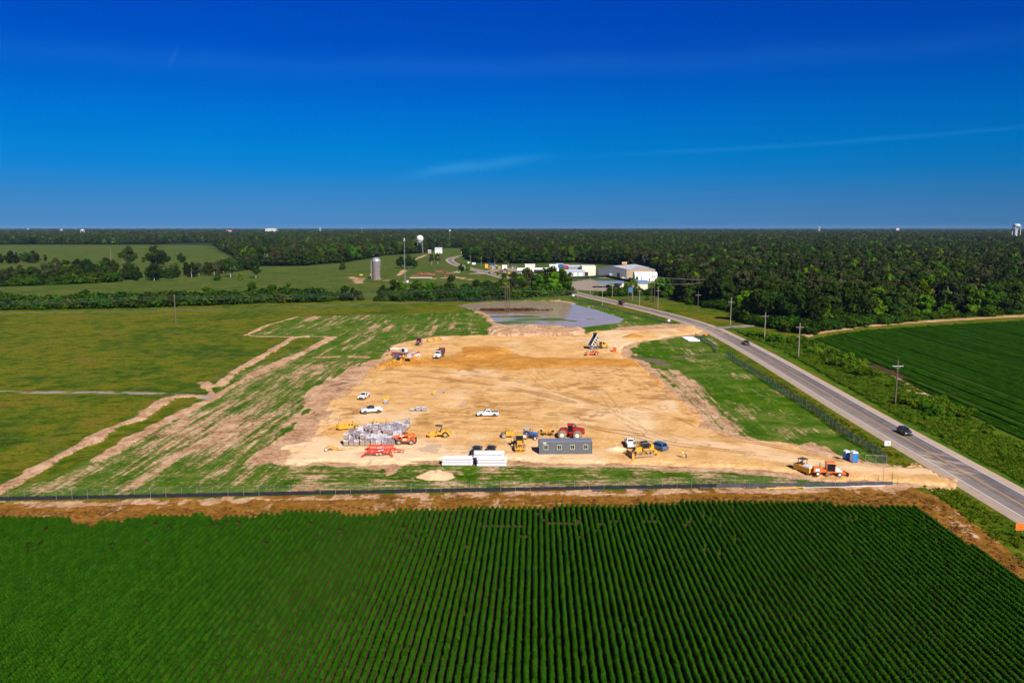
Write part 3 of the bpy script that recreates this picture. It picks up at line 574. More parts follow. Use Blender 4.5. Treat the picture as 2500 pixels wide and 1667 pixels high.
# ------------------------------------------------------------------ foliage
def leaf_mat(name, lo, hi, sat=1.0, vv=0.75):
    m = bpy.data.materials.new(name); m.use_nodes = True; t = NT(m.node_tree); b = m.node_tree.nodes['Principled BSDF']
    fv = t.attr('tone').outputs['Fac']; rnd = t.n('ShaderNodeObjectInfo').outputs['Random']
    c = t.mix(t.m('ADD', t.m('MULTIPLY', fv, 0.6), t.m('MULTIPLY', rnd, 0.4)), (*lo, 1), (*hi, 1))
    hs = t.n('ShaderNodeHueSaturation'); t.L(c, hs.inputs['Color'])
    t.L(t.m('ADD', 0.5-0.033*vv, t.m('MULTIPLY', t.m('FRACT', t.m('MULTIPLY', rnd, 7.31)), 0.066*vv)), hs.inputs['Hue'])
    t.L(t.m('ADD', 1.0-vv*0.47, t.m('MULTIPLY', t.m('FRACT', t.m('MULTIPLY', rnd, 13.7)), vv)), hs.inputs['Value']); hs.inputs['Saturation'].default_value = sat
    t.L(hs.outputs[0], b.inputs['Base Color']); b.inputs['Roughness'].default_value = 0.7; b.inputs['Specular IOR Level'].default_value = 0.02; return m
M_leaf = leaf_mat('tree leaves', (0.009, 0.022, 0.002), (0.032, 0.058, 0.006))
M_leaf2 = leaf_mat('bright tree leaves', (0.020, 0.056, 0.001), (0.086, 0.158, 0.004))
M_olive = leaf_mat('grey green leaves', (0.018, 0.026, 0.007), (0.050, 0.056, 0.019))
M_shrub = leaf_mat('shrub leaves', (0.024, 0.060, 0.002), (0.090, 0.155, 0.006))
M_crop = leaf_mat('crop leaves', (0.010, 0.050, 0.001), (0.032, 0.104, 0.003), 1.0, 0.16)
M_rcrop = leaf_mat('young crop leaves', (0.020, 0.080, 0.000), (0.046, 0.140, 0.002), 1.0, 0.2)
M_reed = leaf_mat('dead reed', (0.05, 0.028, 0.012), (0.15, 0.085, 0.04))
M_hedge = leaf_mat('hedge leaves', (0.010, 0.030, 0.001), (0.042, 0.085, 0.004), 1.0, 0.95)
M_grass = leaf_mat('verge grass blades', (0.045, 0.080, 0.001), (0.105, 0.155, 0.006), 1.0, 0.3)
M_weed = leaf_mat('dry weed', (0.13, 0.060, 0.014), (0.27, 0.135, 0.035))
M_bark = mat('bark', (0.12, 0.09, 0.07), 0.95, var=0.35)
M_pbark = mat('pale bark', (0.36, 0.31, 0.26), 0.95, var=0.3)
def quads_mesh(name, pos, nrm, size, tone, mt, asp=1.0):
    n = len(pos); r = nr.normal(size=(n, 3)); t = np.cross(nrm, r); t /= np.linalg.norm(t, axis=1)[:, None]+1e-9; b = np.cross(nrm, t)
    s = size[:, None]; k = nr.uniform(0.55, 1.0, (n, 4, 1))
    co = np.stack([pos+t*s*k[:, 0], pos+b*s*asp*k[:, 1], pos-t*s*k[:, 2], pos-b*s*asp*k[:, 3]], 1)
    me = bpy.data.meshes.new(name); me.vertices.add(4*n); me.vertices.foreach_set('co', co.astype(np.float32).ravel())
    me.loops.add(4*n); me.loops.foreach_set('vertex_index', np.arange(4*n, dtype=np.int32))
    me.polygons.add(n); me.polygons.foreach_set('loop_start', np.arange(0, 4*n, 4, dtype=np.int32)); me.update(calc_edges=True)
    a = me.attributes.new('tone', 'FLOAT', 'FACE'); a.data.foreach_set('value', tone.astype(np.float32)); me.materials.append(mt); return me
def blobs_mesh(name, blobs, n, leaf, mt, up=0.25, jitter=0.34):
    bl = np.array(blobs); wgt = bl[:, 3]**2; wgt /= wgt.sum(); k = nr.choice(len(bl), n, p=wgt)
    d = nr.normal(size=(n, 3)); d[:, 2] += up; d /= np.linalg.norm(d, axis=1)[:, None]
    pos = bl[k, :3]+d*(bl[k, 3]*nr.uniform(0.72, 1.08, n))[:, None]*np.array([1, 1, 0.85])
    nm = d+nr.normal(size=(n, 3))*jitter; nm /= np.linalg.norm(nm, axis=1)[:, None]
    bt = nr.uniform(0, 1, len(bl)); tone = np.clip(0.6*bt[k]+nr.uniform(0, 0.4, n), 0, 1)
    return quads_mesh(name, pos, nm, leaf*nr.uniform(0.55, 1.35, n), tone, mt)
def tree_blobs(h, rad, base, nb, lean=0.0):
    out = []
    for i in range(nb):
        a = rng.uniform(0, 2*math.pi); t = rng.random(); z = base+(h-base)*(0.12+0.80*t)
        prof = math.sin(math.pi*min(1, 0.18+0.80*t))**0.7; r = rad*prof*rng.uniform(0.25, 0.78)
        out.append((r*math.cos(a), r*math.sin(a), z, rad*rng.uniform(0.24, 0.46)*(1.1-0.35*t)))
    return out
def trunk_mesh(h, base, rad, mt, blobs, limbs=6, r0=0.35):
    m = MB(); p = Vector((0, 0, -0.3)); top = base+(h-base)*0.55; pts = [p]
    for k in range(1, 5): pts.append(Vector((rng.uniform(-.25, .25)*k*0.5, rng.uniform(-.25, .25)*k*0.5, top*k/4)))
    for k in range(4): m.cyl(pts[k], pts[k+1], r0*(1-k*0.19), r0*(1-(k+1)*0.19), 8)
    for q in rng.sample(blobs, min(limbs, len(blobs))):
        s = pts[2].lerp(pts[4], rng.random()); e = Vector(q[:3]); mid = s.lerp(e, 0.5)+Vector((0, 0, 0.5))
        m.cyl(s, mid, r0*0.36, r0*0.24, 6); m.cyl(mid, e, r0*0.24, r0*0.08, 5)
    return m.mesh('trunk', mt)
TREES = {}
def proto(key, h, rad, base, nb, n, leaf, mt, bk, r0=0.35, limbs=6):
    L = []
    for _ in range(3):
        bl = tree_blobs(h, rad, base, nb); L.append((blobs_mesh('crown', bl, n, leaf, mt), trunk_mesh(h, base, rad, bk, bl, limbs, r0)))
    TREES[key] = L
proto('oak', 15, 6.6, 2.2, 26, 2600, 0.62, M_leaf, M_bark, 0.5)
proto('bright', 13, 4.8, 1.0, 24, 2300, 0.56, M_leaf2, M_bark, 0.35)
proto('olive', 15, 5.2, 3.4, 18, 1500, 0.52, M_olive, M_pbark, 0.42, 12)
proto('bush', 6.0, 3.8, 0.0, 16, 1700, 0.42, M_leaf2, M_bark, 0.2)
proto('dark', 9.0, 4.4, 0.3, 20, 2000, 0.50, M_leaf, M_bark, 0.3)
proto('open', 16, 6.2, 4.2, 20, 1900, 0.55, M_leaf, M_pbark, 0.42, 8)
LAB = {'oak': ('broad dark green tree', 'tree'), 'bright': ('bright green leafy tree', 'tree'), 'olive': ('sparse grey green tree', 'tree'), 'bush': ('rounded bushy tree', 'tree'), 'dark': ('dense dark bushy tree', 'tree'), 'open': ('tall tree with a bare pale trunk', 'tree')}
def tree(kind, x, y, s, where, group, sz=1.0):
    cr, tk = rng.choice(TREES[kind]); r = thing('tree', LAB[kind][0]+' '+where, LAB[kind][1], (x, y, -0.05), rng.uniform(0, 6.28), group)
    k = s*rng.uniform(0.92, 1.08); r.scale = (k*sz, k*sz, k); link('crown', cr, r); link('trunk', tk, r); return r
def along(px, kinds, n, s0, s1, where, group, jx=4, jy=6, ky=1.0):
    pts = [P(*q) for q in px]; L = [(b-a).length for a, b in zip(pts, pts[1:])]; T = sum(L)
    for i in range(n):
        d = (i+rng.uniform(-0.4, 0.4)+0.5)/n*T; k = 0
        while k < len(L)-1 and d > L[k]: d -= L[k]; k += 1
        p = pts[k].lerp(pts[k+1], max(0, min(1, d/L[k])))
        tree(rng.choice(kinds), p.x+rng.uniform(-jx, jx), p.y+rng.uniform(-jy, jy)*ky, rng.uniform(s0, s1), where, group)
# hedgerows between the meadow and the pasture
G1 = 'hedgerow trees behind the meadow'
along([(-30,752),(100,752),(220,748)], ['bush', 'dark', 'bush', 'dark'], 17, 0.75, 1.35, 'in the hedgerow behind the olive meadow', G1, 4, 5)
along([(220,748),(400,744),(640,736),(765,732)], ['bush', 'dark', 'bright', 'bush'], 30, 0.60, 1.05, 'in the hedgerow behind the olive meadow', G1, 5, 5)
for px, py, s in ((842,734,1.25),(862,734,0.95),(825,734,0.75),(880,733,0.7),(790,736,0.55),(770,735,0.7)): q = P(px, py); tree('dark', q.x, q.y, s, 'in the clump beside the hedgerow gap', 'clump in the hedgerow gap')
G2 = 'trees behind the pond'
along([(932,731),(1050,733),(1130,732),(1200,727)], ['dark', 'bush', 'bright', 'dark'], 22, 0.75, 1.25, 'in the dense row behind the pond', G2, 4, 8)
along([(1180,728),(1250,726),(1320,722),(1375,716)], ['bright', 'oak', 'dark', 'olive', 'bright'], 20, 1.0, 1.4, 'in the dense row behind the pond', G2, 4, 9)
along([(1215,708),(1300,706),(1365,700)], ['oak', 'bright', 'oak'], 8, 0.9, 1.2, 'in the dense row behind the pond', G2, 5, 12)
# belts across the pasture
G3 = 'trees across the pasture'
along([(-30,698),(60,696),(160,691),(260,686)], ['oak', 'dark', 'oak', 'olive'], 24, 0.75, 1.15, 'in the belt across the green pasture', G3, 6, 14)
along([(120,672),(200,668),(280,672)], ['oak', 'oak', 'olive'], 11, 0.95, 1.25, 'in the belt across the green pasture', G3, 6, 16)
along([(260,686),(340,684),(440,678),(540,668),(620,655)], ['oak', 'dark', 'olive', 'oak'], 24, 0.75, 1.1, 'in the belt across the green pasture', G3, 6, 16)
for px, py, s, k in ((257,685,1.25,'open'),(377,685,0.95,'open'),(468,677,0.9,'open'),(563,677,1.35,'open'),(625,679,1.1,'open'),(530,685,0.85,'dark'),(587,684,0.95,'bush')): q = P(px, py); tree(k, q.x, q.y, s, 'standing out in the open pasture', 'single trees in the pasture')
along([(-20,643),(40,643),(105,641)], ['dark', 'oak'], 13, 0.9, 1.3, 'in the copse at the pasture end', 'far copse trees', 8, 20)
for px, py, s, k in ((313,647,1.7,'oak'),(382,655,1.75,'oak'),(400,652,1.4,'oak'),(443,641,1.5,'dark'),(350,640,0.9,'dark')): q = P(px, py); tree(k, q.x, q.y, s, 'wide and solitary in the far pasture', 'wide solitary pasture trees')
for px, py, s, k in ((836,659,1.0,'dark'),(978,655,0.95,'oak'),(998,655,1.05,'oak'),(1012,655,0.85,'oak'),(1054,646,0.95,'olive'),(1069,645,0.95,'olive'),(1126,662,0.8,'dark'),(1143,661,0.75,'bright')): q = P(px, py); tree(k, q.x, q.y, s, 'near the silo and the steel mast', 'trees near the silo')
for px, py, s, k in ((1546,712,0.85,'bright'),(1530,711,0.65,'dark'),(1605,722,1.1,'bright'),(1617,724,1.0,'bright'),(1630,727,1.05,'bright'),(1595,718,0.8,'dark'),(1565,722,0.55,'bush'),(1455,722,0.55,'bush'),(1470,721,0.5,'bush'),(1487,722,0.45,'bush'),(1505,722,0.5,'bush'),(1580,733,0.5,'bush'),(1597,737,0.55,'bush'),(1392,695,0.7,'olive'),(1195,668,0.45,'bush'),(1215,672,0.5,'bush'),(1234,655,0.7,'bright')): q = P(px, py); tree(k, q.x, q.y, s, 'among the roadside metal buildings', 'trees among the metal buildings')
# the wood: nearest trees one by one, the rest as one mass
pts = []
def scatter(y0, y1, sp, sc):
    y = y0
    while y < y1:
        hw = y*0.72+140; x = -hw
        while x < hw:
            pts.append((x+rng.uniform(-.5, .5)*sp*1.1, y+rng.uniform(-.5, .5)*sp*1.1, sc)); x += sp
        y += sp
scatter(380, 900, 7.5, 1.2); scatter(900, 1800, 10, 1.3); scatter(1800, 3600, 17, 1.6); scatter(3600, 6500, 34, 2.8); scatter(6500, 11500, 70, 5.0)
A = np.array(pts); ax, ay = proj(A[:, 0], A[:, 1]); rdd = sdline(A[:, 0], A[:, 1], ROAD2)
ok = (ay < forest_front(ax)-0.6) & (rdd > 14)
FIELDS = [W2(q) for q in ([(440,583.5),(605,582.5),(605,588.5),(440,588.8)],[(-200,583.5),(0,583.5),(270,583.5),(270,587),(0,587.5),(-200,588)],[(400,594),(520,592),(535,600),(420,600)],[(1079,607),(1133,606),(1133,619),(1079,619)],[(540,571),(800,570),(800,572),(540,572.5)],[(1040,610),(1080,608),(1080,622),(1030,622)],[(-100,566),(420,565.5),(420,568),(-100,568)],[(630,606),(692,606),(692,622),(630,622)])]
for q in FIELDS: ok &= ~inside(A[:, 0], A[:, 1], q)
A = A[ok]; ax, ay = proj(A[:, 0], A[:, 1]); o = np.argsort(A[:, 1]); A = A[o]; ax = ax[o]
near = 0; rest = []
for pl_, cnt_ in (([(-30,690),(60,688),(160,684),(270,680)], 60), ([(130,668),(280,668)], 22), ([(270,684),(360,681),(440,675),(540,664),(620,652)], 62), ([(-40,640),(100,640)], 26), ([(940,728),(1130,729),(1200,724),(1360,712)], 26), ([(700,641),(790,643),(899,629),(995,618)], 30)):
    pp = [P(*q) for q in pl_]
    for i in range(cnt_):
        k = rng.randrange(len(pp)-1); p = pp[k].lerp(pp[k+1], rng.random()); rest.append((p.x+rng.uniform(-5, 5), p.y+rng.uniform(-12, 26), rng.uniform(0.6, 1.0)))
for (x, y, s), q in zip(A, ax):
    if near < 100 and -20 < q < 2520 and y < 560 and (q > 1500):
        edge = 1.0; tree(rng.choice(['bright', 'oak', 'bright', 'bright', 'olive', 'oak']), x, y, rng.uniform(0.9, 1.55), 'on the wood edge beyond the road', 'trees on the edge of the wood'); near += 1
    else: rest.append((x, y, s))
def gn_scatter(name, coll, pos, rot, scl, idx):
    n = len(pos); me = bpy.data.meshes.new(name); me.vertices.add(n); me.vertices.foreach_set('co', np.asarray(pos, np.float32).ravel())
    a = me.attributes.new('rz', 'FLOAT', 'POINT'); a.data.foreach_set('value', np.asarray(rot, np.float32))
    a = me.attributes.new('sv', 'FLOAT_VECTOR', 'POINT'); a.data.foreach_set('vector', np.asarray(scl, np.float32).ravel())
    a = me.attributes.new('pick', 'INT', 'POINT'); a.data.foreach_set('value', np.asarray(idx, np.int32)); me.update()
    ob = link(name, me); g = bpy.data.node_groups.new(name, 'GeometryNodeTree')
    g.interface.new_socket('Geometry', in_out='INPUT', socket_type='NodeSocketGeometry'); g.interface.new_socket('Geometry', in_out='OUTPUT', socket_type='NodeSocketGeometry')
    N = g.nodes.new; L = g.links.new; gi = N('NodeGroupInput'); go = N('NodeGroupOutput'); ip = N('GeometryNodeInstanceOnPoints')
    ci = N('GeometryNodeCollectionInfo'); ci.inputs['Collection'].default_value = coll; ci.inputs['Separate Children'].default_value = True; ci.inputs['Reset Children'].default_value = True
    def na(nm, ty):
        q = N('GeometryNodeInputNamedAttribute'); q.data_type = ty; q.inputs['Name'].default_value = nm
        return [s for s in q.outputs if s.enabled and s.name == 'Attribute'][0]
    cx = N('ShaderNodeCombineXYZ'); L(na('rz', 'FLOAT'), cx.inputs[2])
    L(gi.outputs[0], ip.inputs['Points']); L(ci.outputs[0], ip.inputs['Instance']); ip.inputs['Pick Instance'].default_value = True
    L(na('pick', 'INT'), ip.inputs['Instance Index']); L(cx.outputs[0], ip.inputs['Rotation']); L(na('sv', 'FLOAT_VECTOR'), ip.inputs['Scale']); L(ip.outputs[0], go.inputs[0])
    md = ob.modifiers.new('scatter', 'NODES'); md.node_group = g; return ob
def kit(name, meshes):
    c = bpy.data.collections.new(name)
    for k, me in enumerate(meshes): c.objects.link(bpy.data.objects.new('%s_%02d' % (name, k), me))
    return c
wood = []
for k in range(9):
    kind = ('oak', 'oak', 'olive', 'bright', 'oak', 'dark', 'oak', 'olive', 'oak')[k]
    h, rad = rng.uniform(12, 16), rng.uniform(5.0, 6.6); bl = tree_blobs(h, rad, 1.5, 18)
    wood.append(blobs_mesh('wood_%d' % k, bl, 1100, 0.80, {'oak': M_leaf, 'olive': M_olive, 'bright': M_leaf2, 'dark': M_leaf}[kind]))
dead = MB()
for k in range(14):
    a = rng.uniform(0, 6.28); e = Vector((math.cos(a)*rng.uniform(1, 4.5), math.sin(a)*rng.uniform(1, 4.5), rng.uniform(10, 17.5))); s = Vector((0, 0, rng.uniform(6, 10)))
    dead.cyl(s, e, 0.16, 0.04, 5)
dead.cyl((0, 0, 0), (0, 0, 12), 0.45, 0.25, 7); wood.append(dead.mesh('wood_dead', M_pbark))
kw = kit('wood_kit', wood); n = len(rest); Rr = np.array(rest)
pick = nr.choice(9, n); pick = np.where((nr.random(n) < 0.008) & (Rr[:, 1] < 1500), 9, pick)
sv = np.stack([Rr[:, 2]*nr.uniform(0.65, 1.3, n)]*2+[np.minimum(Rr[:, 2], 1.4)*nr.uniform(0.55, 1.2, n)], -1); sv[pick == 9] = [1, 1, 1]
print('forest', n, 'near', near)
tag(gn_scatter('forest', kw, np.stack([Rr[:, 0], Rr[:, 1], np.zeros(n)], -1), nr.uniform(0, 6.28, n), sv, pick), 'wide dark green wood reaching to the horizon', 'forest', kind='stuff')

# near crop: straight rows of leafy plants
def row_mesh(name, L, wd, ht, n, leaf, mt):
    x = nr.uniform(-L/2, L/2, n); a = nr.uniform(-0.35, math.pi+0.35, n); lump = 0.90+0.15*np.sin(x*11.5+nr.uniform(0, 6))*nr.uniform(0.5, 1, n)
    rr = nr.uniform(0.78, 1.06, n)*lump
    pos = np.stack([np.cos(a)*wd/2*rr, x, 0.30*ht+np.sin(a)*ht*0.68*rr], -1)
    nm = np.stack([np.cos(a), nr.normal(size=n)*0.15, np.sin(a)+0.1], -1)+nr.normal(size=(n, 3))*0.27; nm /= np.linalg.norm(nm, axis=1)[:, None]
    return quads_mesh(name, pos, nm, leaf*nr.uniform(0.6, 1.3, n), nr.uniform(0.25, 0.75, n), mt)
def plants_mesh(name, L, n, leaf, mt, step=0.5):
    k = int(round(L/step)); cx = (np.arange(k)+0.5)*step-L/2+nr.uniform(-.06, .06, k); ro = nr.uniform(0.29, 0.345, k); zo = nr.uniform(0.88, 1.02, k); yo = nr.uniform(-.04, .04, k)
    i = nr.choice(k, n); d = nr.normal(size=(n, 3)); d[:, 2] = np.abs(d[:, 2])*0.9+0.02-0.25*(nr.random(n) < 0.2); d /= np.linalg.norm(d, axis=1)[:, None]; q = nr.uniform(0.82, 1.06, n)
    pos = np.stack([yo[i]+d[:, 0]*ro[i]*q, cx[i]+d[:, 1]*0.30*q, 0.40+d[:, 2]*0.62*zo[i]*q], -1)
    nm = d+nr.normal(size=(n, 3))*0.28; nm /= np.linalg.norm(nm, axis=1)[:, None]
    return quads_mesh(name, pos, nm, leaf*nr.uniform(0.6, 1.3, n), np.clip(0.35+0.3*nr.random(k)[i]+nr.uniform(-.2, .2, n), 0, 1), mt)
def rows(poly, sp, L, gapf):
    A = np.array(poly); u, v = rowcoords(A[:, 0], A[:, 1]); out = []
    for k in range(int(u.min()/sp)-1, int(u.max()/sp)+2):
        vs = np.arange(v.min(), v.max(), L); us_ = np.full(vs.shape, k*sp)
        out.append(np.stack([us_, vs], -1))
    q = np.concatenate(out); x = q[:, 0]*math.cos(AXD)+q[:, 1]*math.sin(AXD); y = -q[:, 0]*math.sin(AXD)+q[:, 1]*math.cos(AXD)
    ok = inside(x, y, poly) & gapf(x, y, q[:, 0]); return x[ok], y[ok], q[ok]
def gaps(x, y, u_):
    px, py = proj(x, y, 0.5); k = np.ones(x.shape, bool); dist = y
    thin = (fbm(u_, y/1.2, 1.0, 201, 3) > 0.78) & (y > 118); k &= ~thin
    k &= ~((np.abs(py-(1279+(px-1250)*-0.018)) < 3.2) & (px > 1170) & (px < 1480) & (fbm(u_, y, 2.5, 205, 2) > 0.42))
    k &= ~((np.abs(py-1268) < 2.6) & (px > 1480) & (px < 2260) & (fbm(u_, y, 3.5, 209, 2) > 0.60))
    k &= ~(((px-528)**2/3.2+(py-1281)**2 < 60) | ((px-582)**2/3+(py-1278)**2 < 20)); return k
x, y, q = rows(CROP, 0.97, 1.5, gaps); vis = (np.abs(x) < y*0.665+30) & (y > 66); x, y, q = x[vis], y[vis], q[vis]
n = len(x); print('crop', n)
kc = kit('crop_kit', [plants_mesh('crop_%d' % k, 1.5, 600, 0.092, M_crop) for k in range(8)])
tag(gn_scatter('crop_rows', kc, np.stack([x+nr.normal(size=n)*0.03, y, np.zeros(n)], -1), -AXD+nr.choice([0, math.pi], n)+nr.normal(size=n)*0.02, np.stack([nr.uniform(0.94, 1.06, n)*(0.92+0.16*fbm(x, y, 9, 221)), np.ones(n), nr.uniform(0.95, 1.05, n)*(0.92+0.16*fbm(x, y, 14, 223))], -1), nr.choice(8, n)), 'dense dark green crop in straight rows filling the foreground field', 'crop', kind='stuff')
def gaps2(x, y, u_):
    k = sdline(x, y, rip) > 2.0; return k & (fbm(u_, y/2, 3, 301, 3) < 0.83)
x, y, q = rows(RFIELD, 0.97, 3.6, gaps2); vis = (np.abs(x) < y*0.665+25) & (y < 520); x, y, q = x[vis], y[vis], q[vis]; n = len(x); print('rfield', n)
kr = kit('field_kit', [row_mesh('field_%d' % k, 3.9, 0.70, 0.50, 520, 0.15, M_rcrop) for k in range(5)])
tag(gn_scatter('young_crop', kr, np.stack([x, y, np.zeros(n)], -1), -AXD+nr.choice([0, math.pi], n), np.stack([nr.uniform(0.85, 1.1, n), np.ones(n), nr.uniform(0.8, 1.15, n)*(0.45+0.65*vnoise(q[:, 0]/2.3, y/60, 305)+0.35*fbm(x, y, 12, 303))*np.where(_h(np.round(q[:, 0]/0.97).astype(np.int64), np.zeros(n, np.int64), 3) > 0.86, 0.3, 1.0)], -1), nr.choice(5, n)), 'low dark green crop covering the field beyond the road', 'crop', kind='stuff')

# roadside scrub
def shrub_mesh(k, mt=None):
    bl = [(rng.uniform(-1.1, 1.1), rng.uniform(-1.1, 1.1), rng.uniform(0.3, 1.3), rng.uniform(0.55, 0.95)) for _ in range(9)]
    return blobs_mesh('shrub_%d' % k, bl, 620, 0.20, mt or M_shrub, 0.4)
SH = [shrub_mesh(k, M_shrub if k < 3 else M_leaf2) for k in range(5)]; HB = [shrub_mesh(k, M_hedge) for k in range(5)]
cnt = 0
VR = W2([(1790,806),(1905,829),(1962,834),(2058,872),(2200,930),(2285,978),(2490,1080),(2560,1110),(2560,1200),(2500,1168),(2340,1085),(2200,1010),(2060,925),(1920,850)])
a = np.array(VR); tries = 0
bigc = [(P(*q), r) for q, r in (((1850,806), 12), ((1890,820), 12), ((1925,830), 10), ((1990,850), 9), ((2020,862), 9), ((2050,880), 8), ((2075,893), 6), ((2100,912), 5), ((2250,985), 6), ((2300,1005), 6))]
while cnt < 250 and tries < 9000:
    tries += 1; x = rng.uniform(a[:, 0].min(), a[:, 0].max()); y = rng.uniform(a[:, 1].min(), a[:, 1].max())
    if not inside(np.array([x]), np.array([y]), VR)[0]: continue
    d = min((Vector((x, y, 0))-c).length/r for c, r in bigc); px, py = proj(np.array([x]), np.array([y]))
    if d < 1: s = rng.uniform(1.1, 1.75)
    elif rng.random() < 0.45: s = rng.uniform(0.3, 0.8)
    else: continue
    o = link('shrub', rng.choice(SH)); o.location = (x, y, -0.1); o.rotation_euler = (0, 0, rng.uniform(0, 6.28)); o.scale = (s*rng.uniform(.9, 1.3), s*rng.uniform(.9, 1.3), s*rng.uniform(0.7, 1.05))
    tag(o, 'tall leafy shrub in the thicket between road and field' if s > 1 else 'low bright green shrub in the scrub between road and field', 'shrub', 'shrubs of the roadside scrub'); cnt += 1
# tall weeds and tussocks: too many to count
kg = kit('tussock_kit', [blobs_mesh('tussock_%d' % k, [(rng.uniform(-.5, .5), rng.uniform(-.5, .5), rng.uniform(0.05, 0.3), rng.uniform(0.25, 0.45)) for _ in range(5)], 90, 0.17, M_shrub if k < 3 else (M_weed if k < 6 else (M_reed if k < 8 else M_grass)), 0.7) for k in range(10)])
DRYW = W2([(-800,1296),(-400,1270),(0,1247),(300,1244),(700,1236),(1100,1228),(1500,1218),(1900,1210),(2150,1205),(2215,1200),(2300,1228),(2420,1310),(2520,1390),(2700,1500),(2700,1600),(2500,1440),(2231,1245),(2000,1232),(1000,1250),(560,1262),(0,1272),(-800,1330)])
def tuft_field(name, poly, dens, lo, hi, idx, label, cat):
    A = np.array(poly); area = (np.ptp(A[:, 0]))*(np.ptp(A[:, 1])); n = int(area*dens); x = nr.uniform(A[:, 0].min(), A[:, 0].max(), n); y = nr.uniform(A[:, 1].min(), A[:, 1].max(), n)
    k = inside(x, y, poly) & (np.abs(x) < y*0.66+25) & (y > 70) & (fbm(x, y, 5, 401) > nr.uniform(0.25, 0.62, n)) & (sdline(x, y, ROAD2) > 7.6) & ~inside(x, y, PAD); x, y = x[k], y[k]; n = len(x); s = nr.uniform(lo, hi, n)
    print(name, n); tag(gn_scatter(name, kg, np.stack([x, y, np.full(n, -0.05)], -1), nr.uniform(0, 6.28, n), np.stack([s*1.2, s*1.2, s], -1), nr.choice(idx, n)), label, cat, kind='stuff')
SCR = W2([(1793,806),(1905,829),(1962,834),(2058,872),(2200,930),(2285,978),(2490,1080),(2700,1165),(3300,1360),(3300,1640),(2500,1178),(2340,1096),(2200,1021),(2060,938),(1910,853)])
tuft_field('scrub_weeds', SCR, 2.6, 0.25, 1.0, [0, 1, 2, 8, 9], 'bright green weeds covering the roadside strip', 'weeds')
tuft_field('dry_weeds', DRYW, 1.3, 0.25, 0.55, [3, 4, 5], 'rust coloured dry weeds along the crop edge', 'weeds')
tuft_field('verge_grass', W2([(2160,1142),(2235,1140),(2330,1195),(2420,1238),(2500,1288),(2700,1410),(2700,1480),(2500,1370),(2380,1280),(2280,1200)]), 2.6, 0.25, 0.7, [8, 9, 8, 9, 1], 'green grass along the road shoulder', 'grass')
tuft_field('roadside_grass', W2([(1780,868),(1860,905),(1990,982),(2100,1052),(2160,1096),(2245,1132),(2215,1140),(2165,1132),(2070,1074),(1925,968),(1790,876)]), 1.2, 0.3, 0.75, [8, 9, 8, 9, 8, 9, 1, 3], 'rough grass between the mesh fence and the road', 'grass')
kk = W2([(0,757),(400,745),(640,736),(780,732),(780,690),(0,700)])
hb = []
for pl, n in (([(-40,756),(220,751),(400,747),(640,738),(800,735)], 420), ([(930,734),(1130,734),(1250,728),(1375,718)], 240), ([(-30,700),(160,694),(270,688)], 90), ([(1650,716),(1690,742),(1818,764),(1830,788),(1910,800),(1960,812),(2040,800),(2100,793),(2300,776),(2520,763)], 420), ([(1440,722),(1510,722),(1640,720)], 70)):
    pp = [P(*q) for q in pl]
    for i in range(n):
        k = rng.randrange(len(pp)-1); p = pp[k].lerp(pp[k+1], rng.random()); hb.append((p.x+rng.uniform(-3, 3), p.y+rng.uniform(-4, 5)))
hb = np.array(hb);  hb = hb[sdline(hb[:, 0], hb[:, 1], ROAD2) > 9.5]; n = len(hb); ks = kit('hedge_kit', HB); s = (0.8+2.6*nr.random(n)**2.0)*np.where((hb[:, 1] > 480) & (hb[:, 0] < 60), 1.45, 1.0)
tag(gn_scatter('undergrowth', ks, np.stack([hb[:, 0], hb[:, 1], np.full(n, -0.1)], -1), nr.uniform(0, 6.28, n), np.stack([s*1.3, s*1.3, s], -1), nr.choice(5, n)), 'dark green undergrowth below the hedgerow and wood edge trees', 'undergrowth', kind='stuff')
q = P(1240, 757); n = 420; xx = q.x+nr.normal(size=n)*9; yy = q.y+nr.normal(size=n)*1.8; s = nr.uniform(0.8, 1.8, n)
tag(gn_scatter('reeds', kg, np.stack([xx, yy, np.full(n, -0.2)], -1), nr.uniform(0, 6.28, n), np.stack([s, s, s*1.2], -1), nr.choice([6, 7], n)), 'dead brown reeds around the poles in the pond', 'reeds', kind='stuff')
# ------------------------------------------------------------------ road vehicles (front = local +X)
def frustum(x0, x1, y, z0, X0, X1, Yt, z1):     # greenhouse faces: front, right, back, left, top
    a = [(x1, -y, z0), (x1, y, z0), (x0, y, z0), (x0, -y, z0)]; t = [(X1, -Yt, z1), (X1, Yt, z1), (X0, Yt, z1), (X0, -Yt, z1)]
    return {'front': (a[0], a[1], t[1], t[0]), 'left': (a[1], a[2], t[2], t[1]), 'back': (a[2], a[3], t[3], t[2]), 'right': (a[3], a[0], t[0], t[3]), 'top': (t[0], t[1], t[2], t[3])}
def faces(f): return lambda m: [m.quad(*f[k]) for k in f]
def arches(xs, r, w, mi=0): return lambda m: [m.cyl((x, s*(w-0.10), r*0.98), (x, s*(w+0.012), r*0.98), r*1.22, r*1.22, 18, mi) for x in xs for s in (-1, 1)]
def lights(r, L, W_, zf, zb, tw=0.22, th=0.16):
    for s in (-1, 1):
        B('headlight', M_lamp, r, b_((L/2-0.03, s*(W_/2-0.24), zf), (0.12, 0.36, 0.17)))
        B('taillight', M_redl, r, b_((-L/2+0.02, s*(W_/2-0.12), zb), (0.10, tw, th+0.2)))
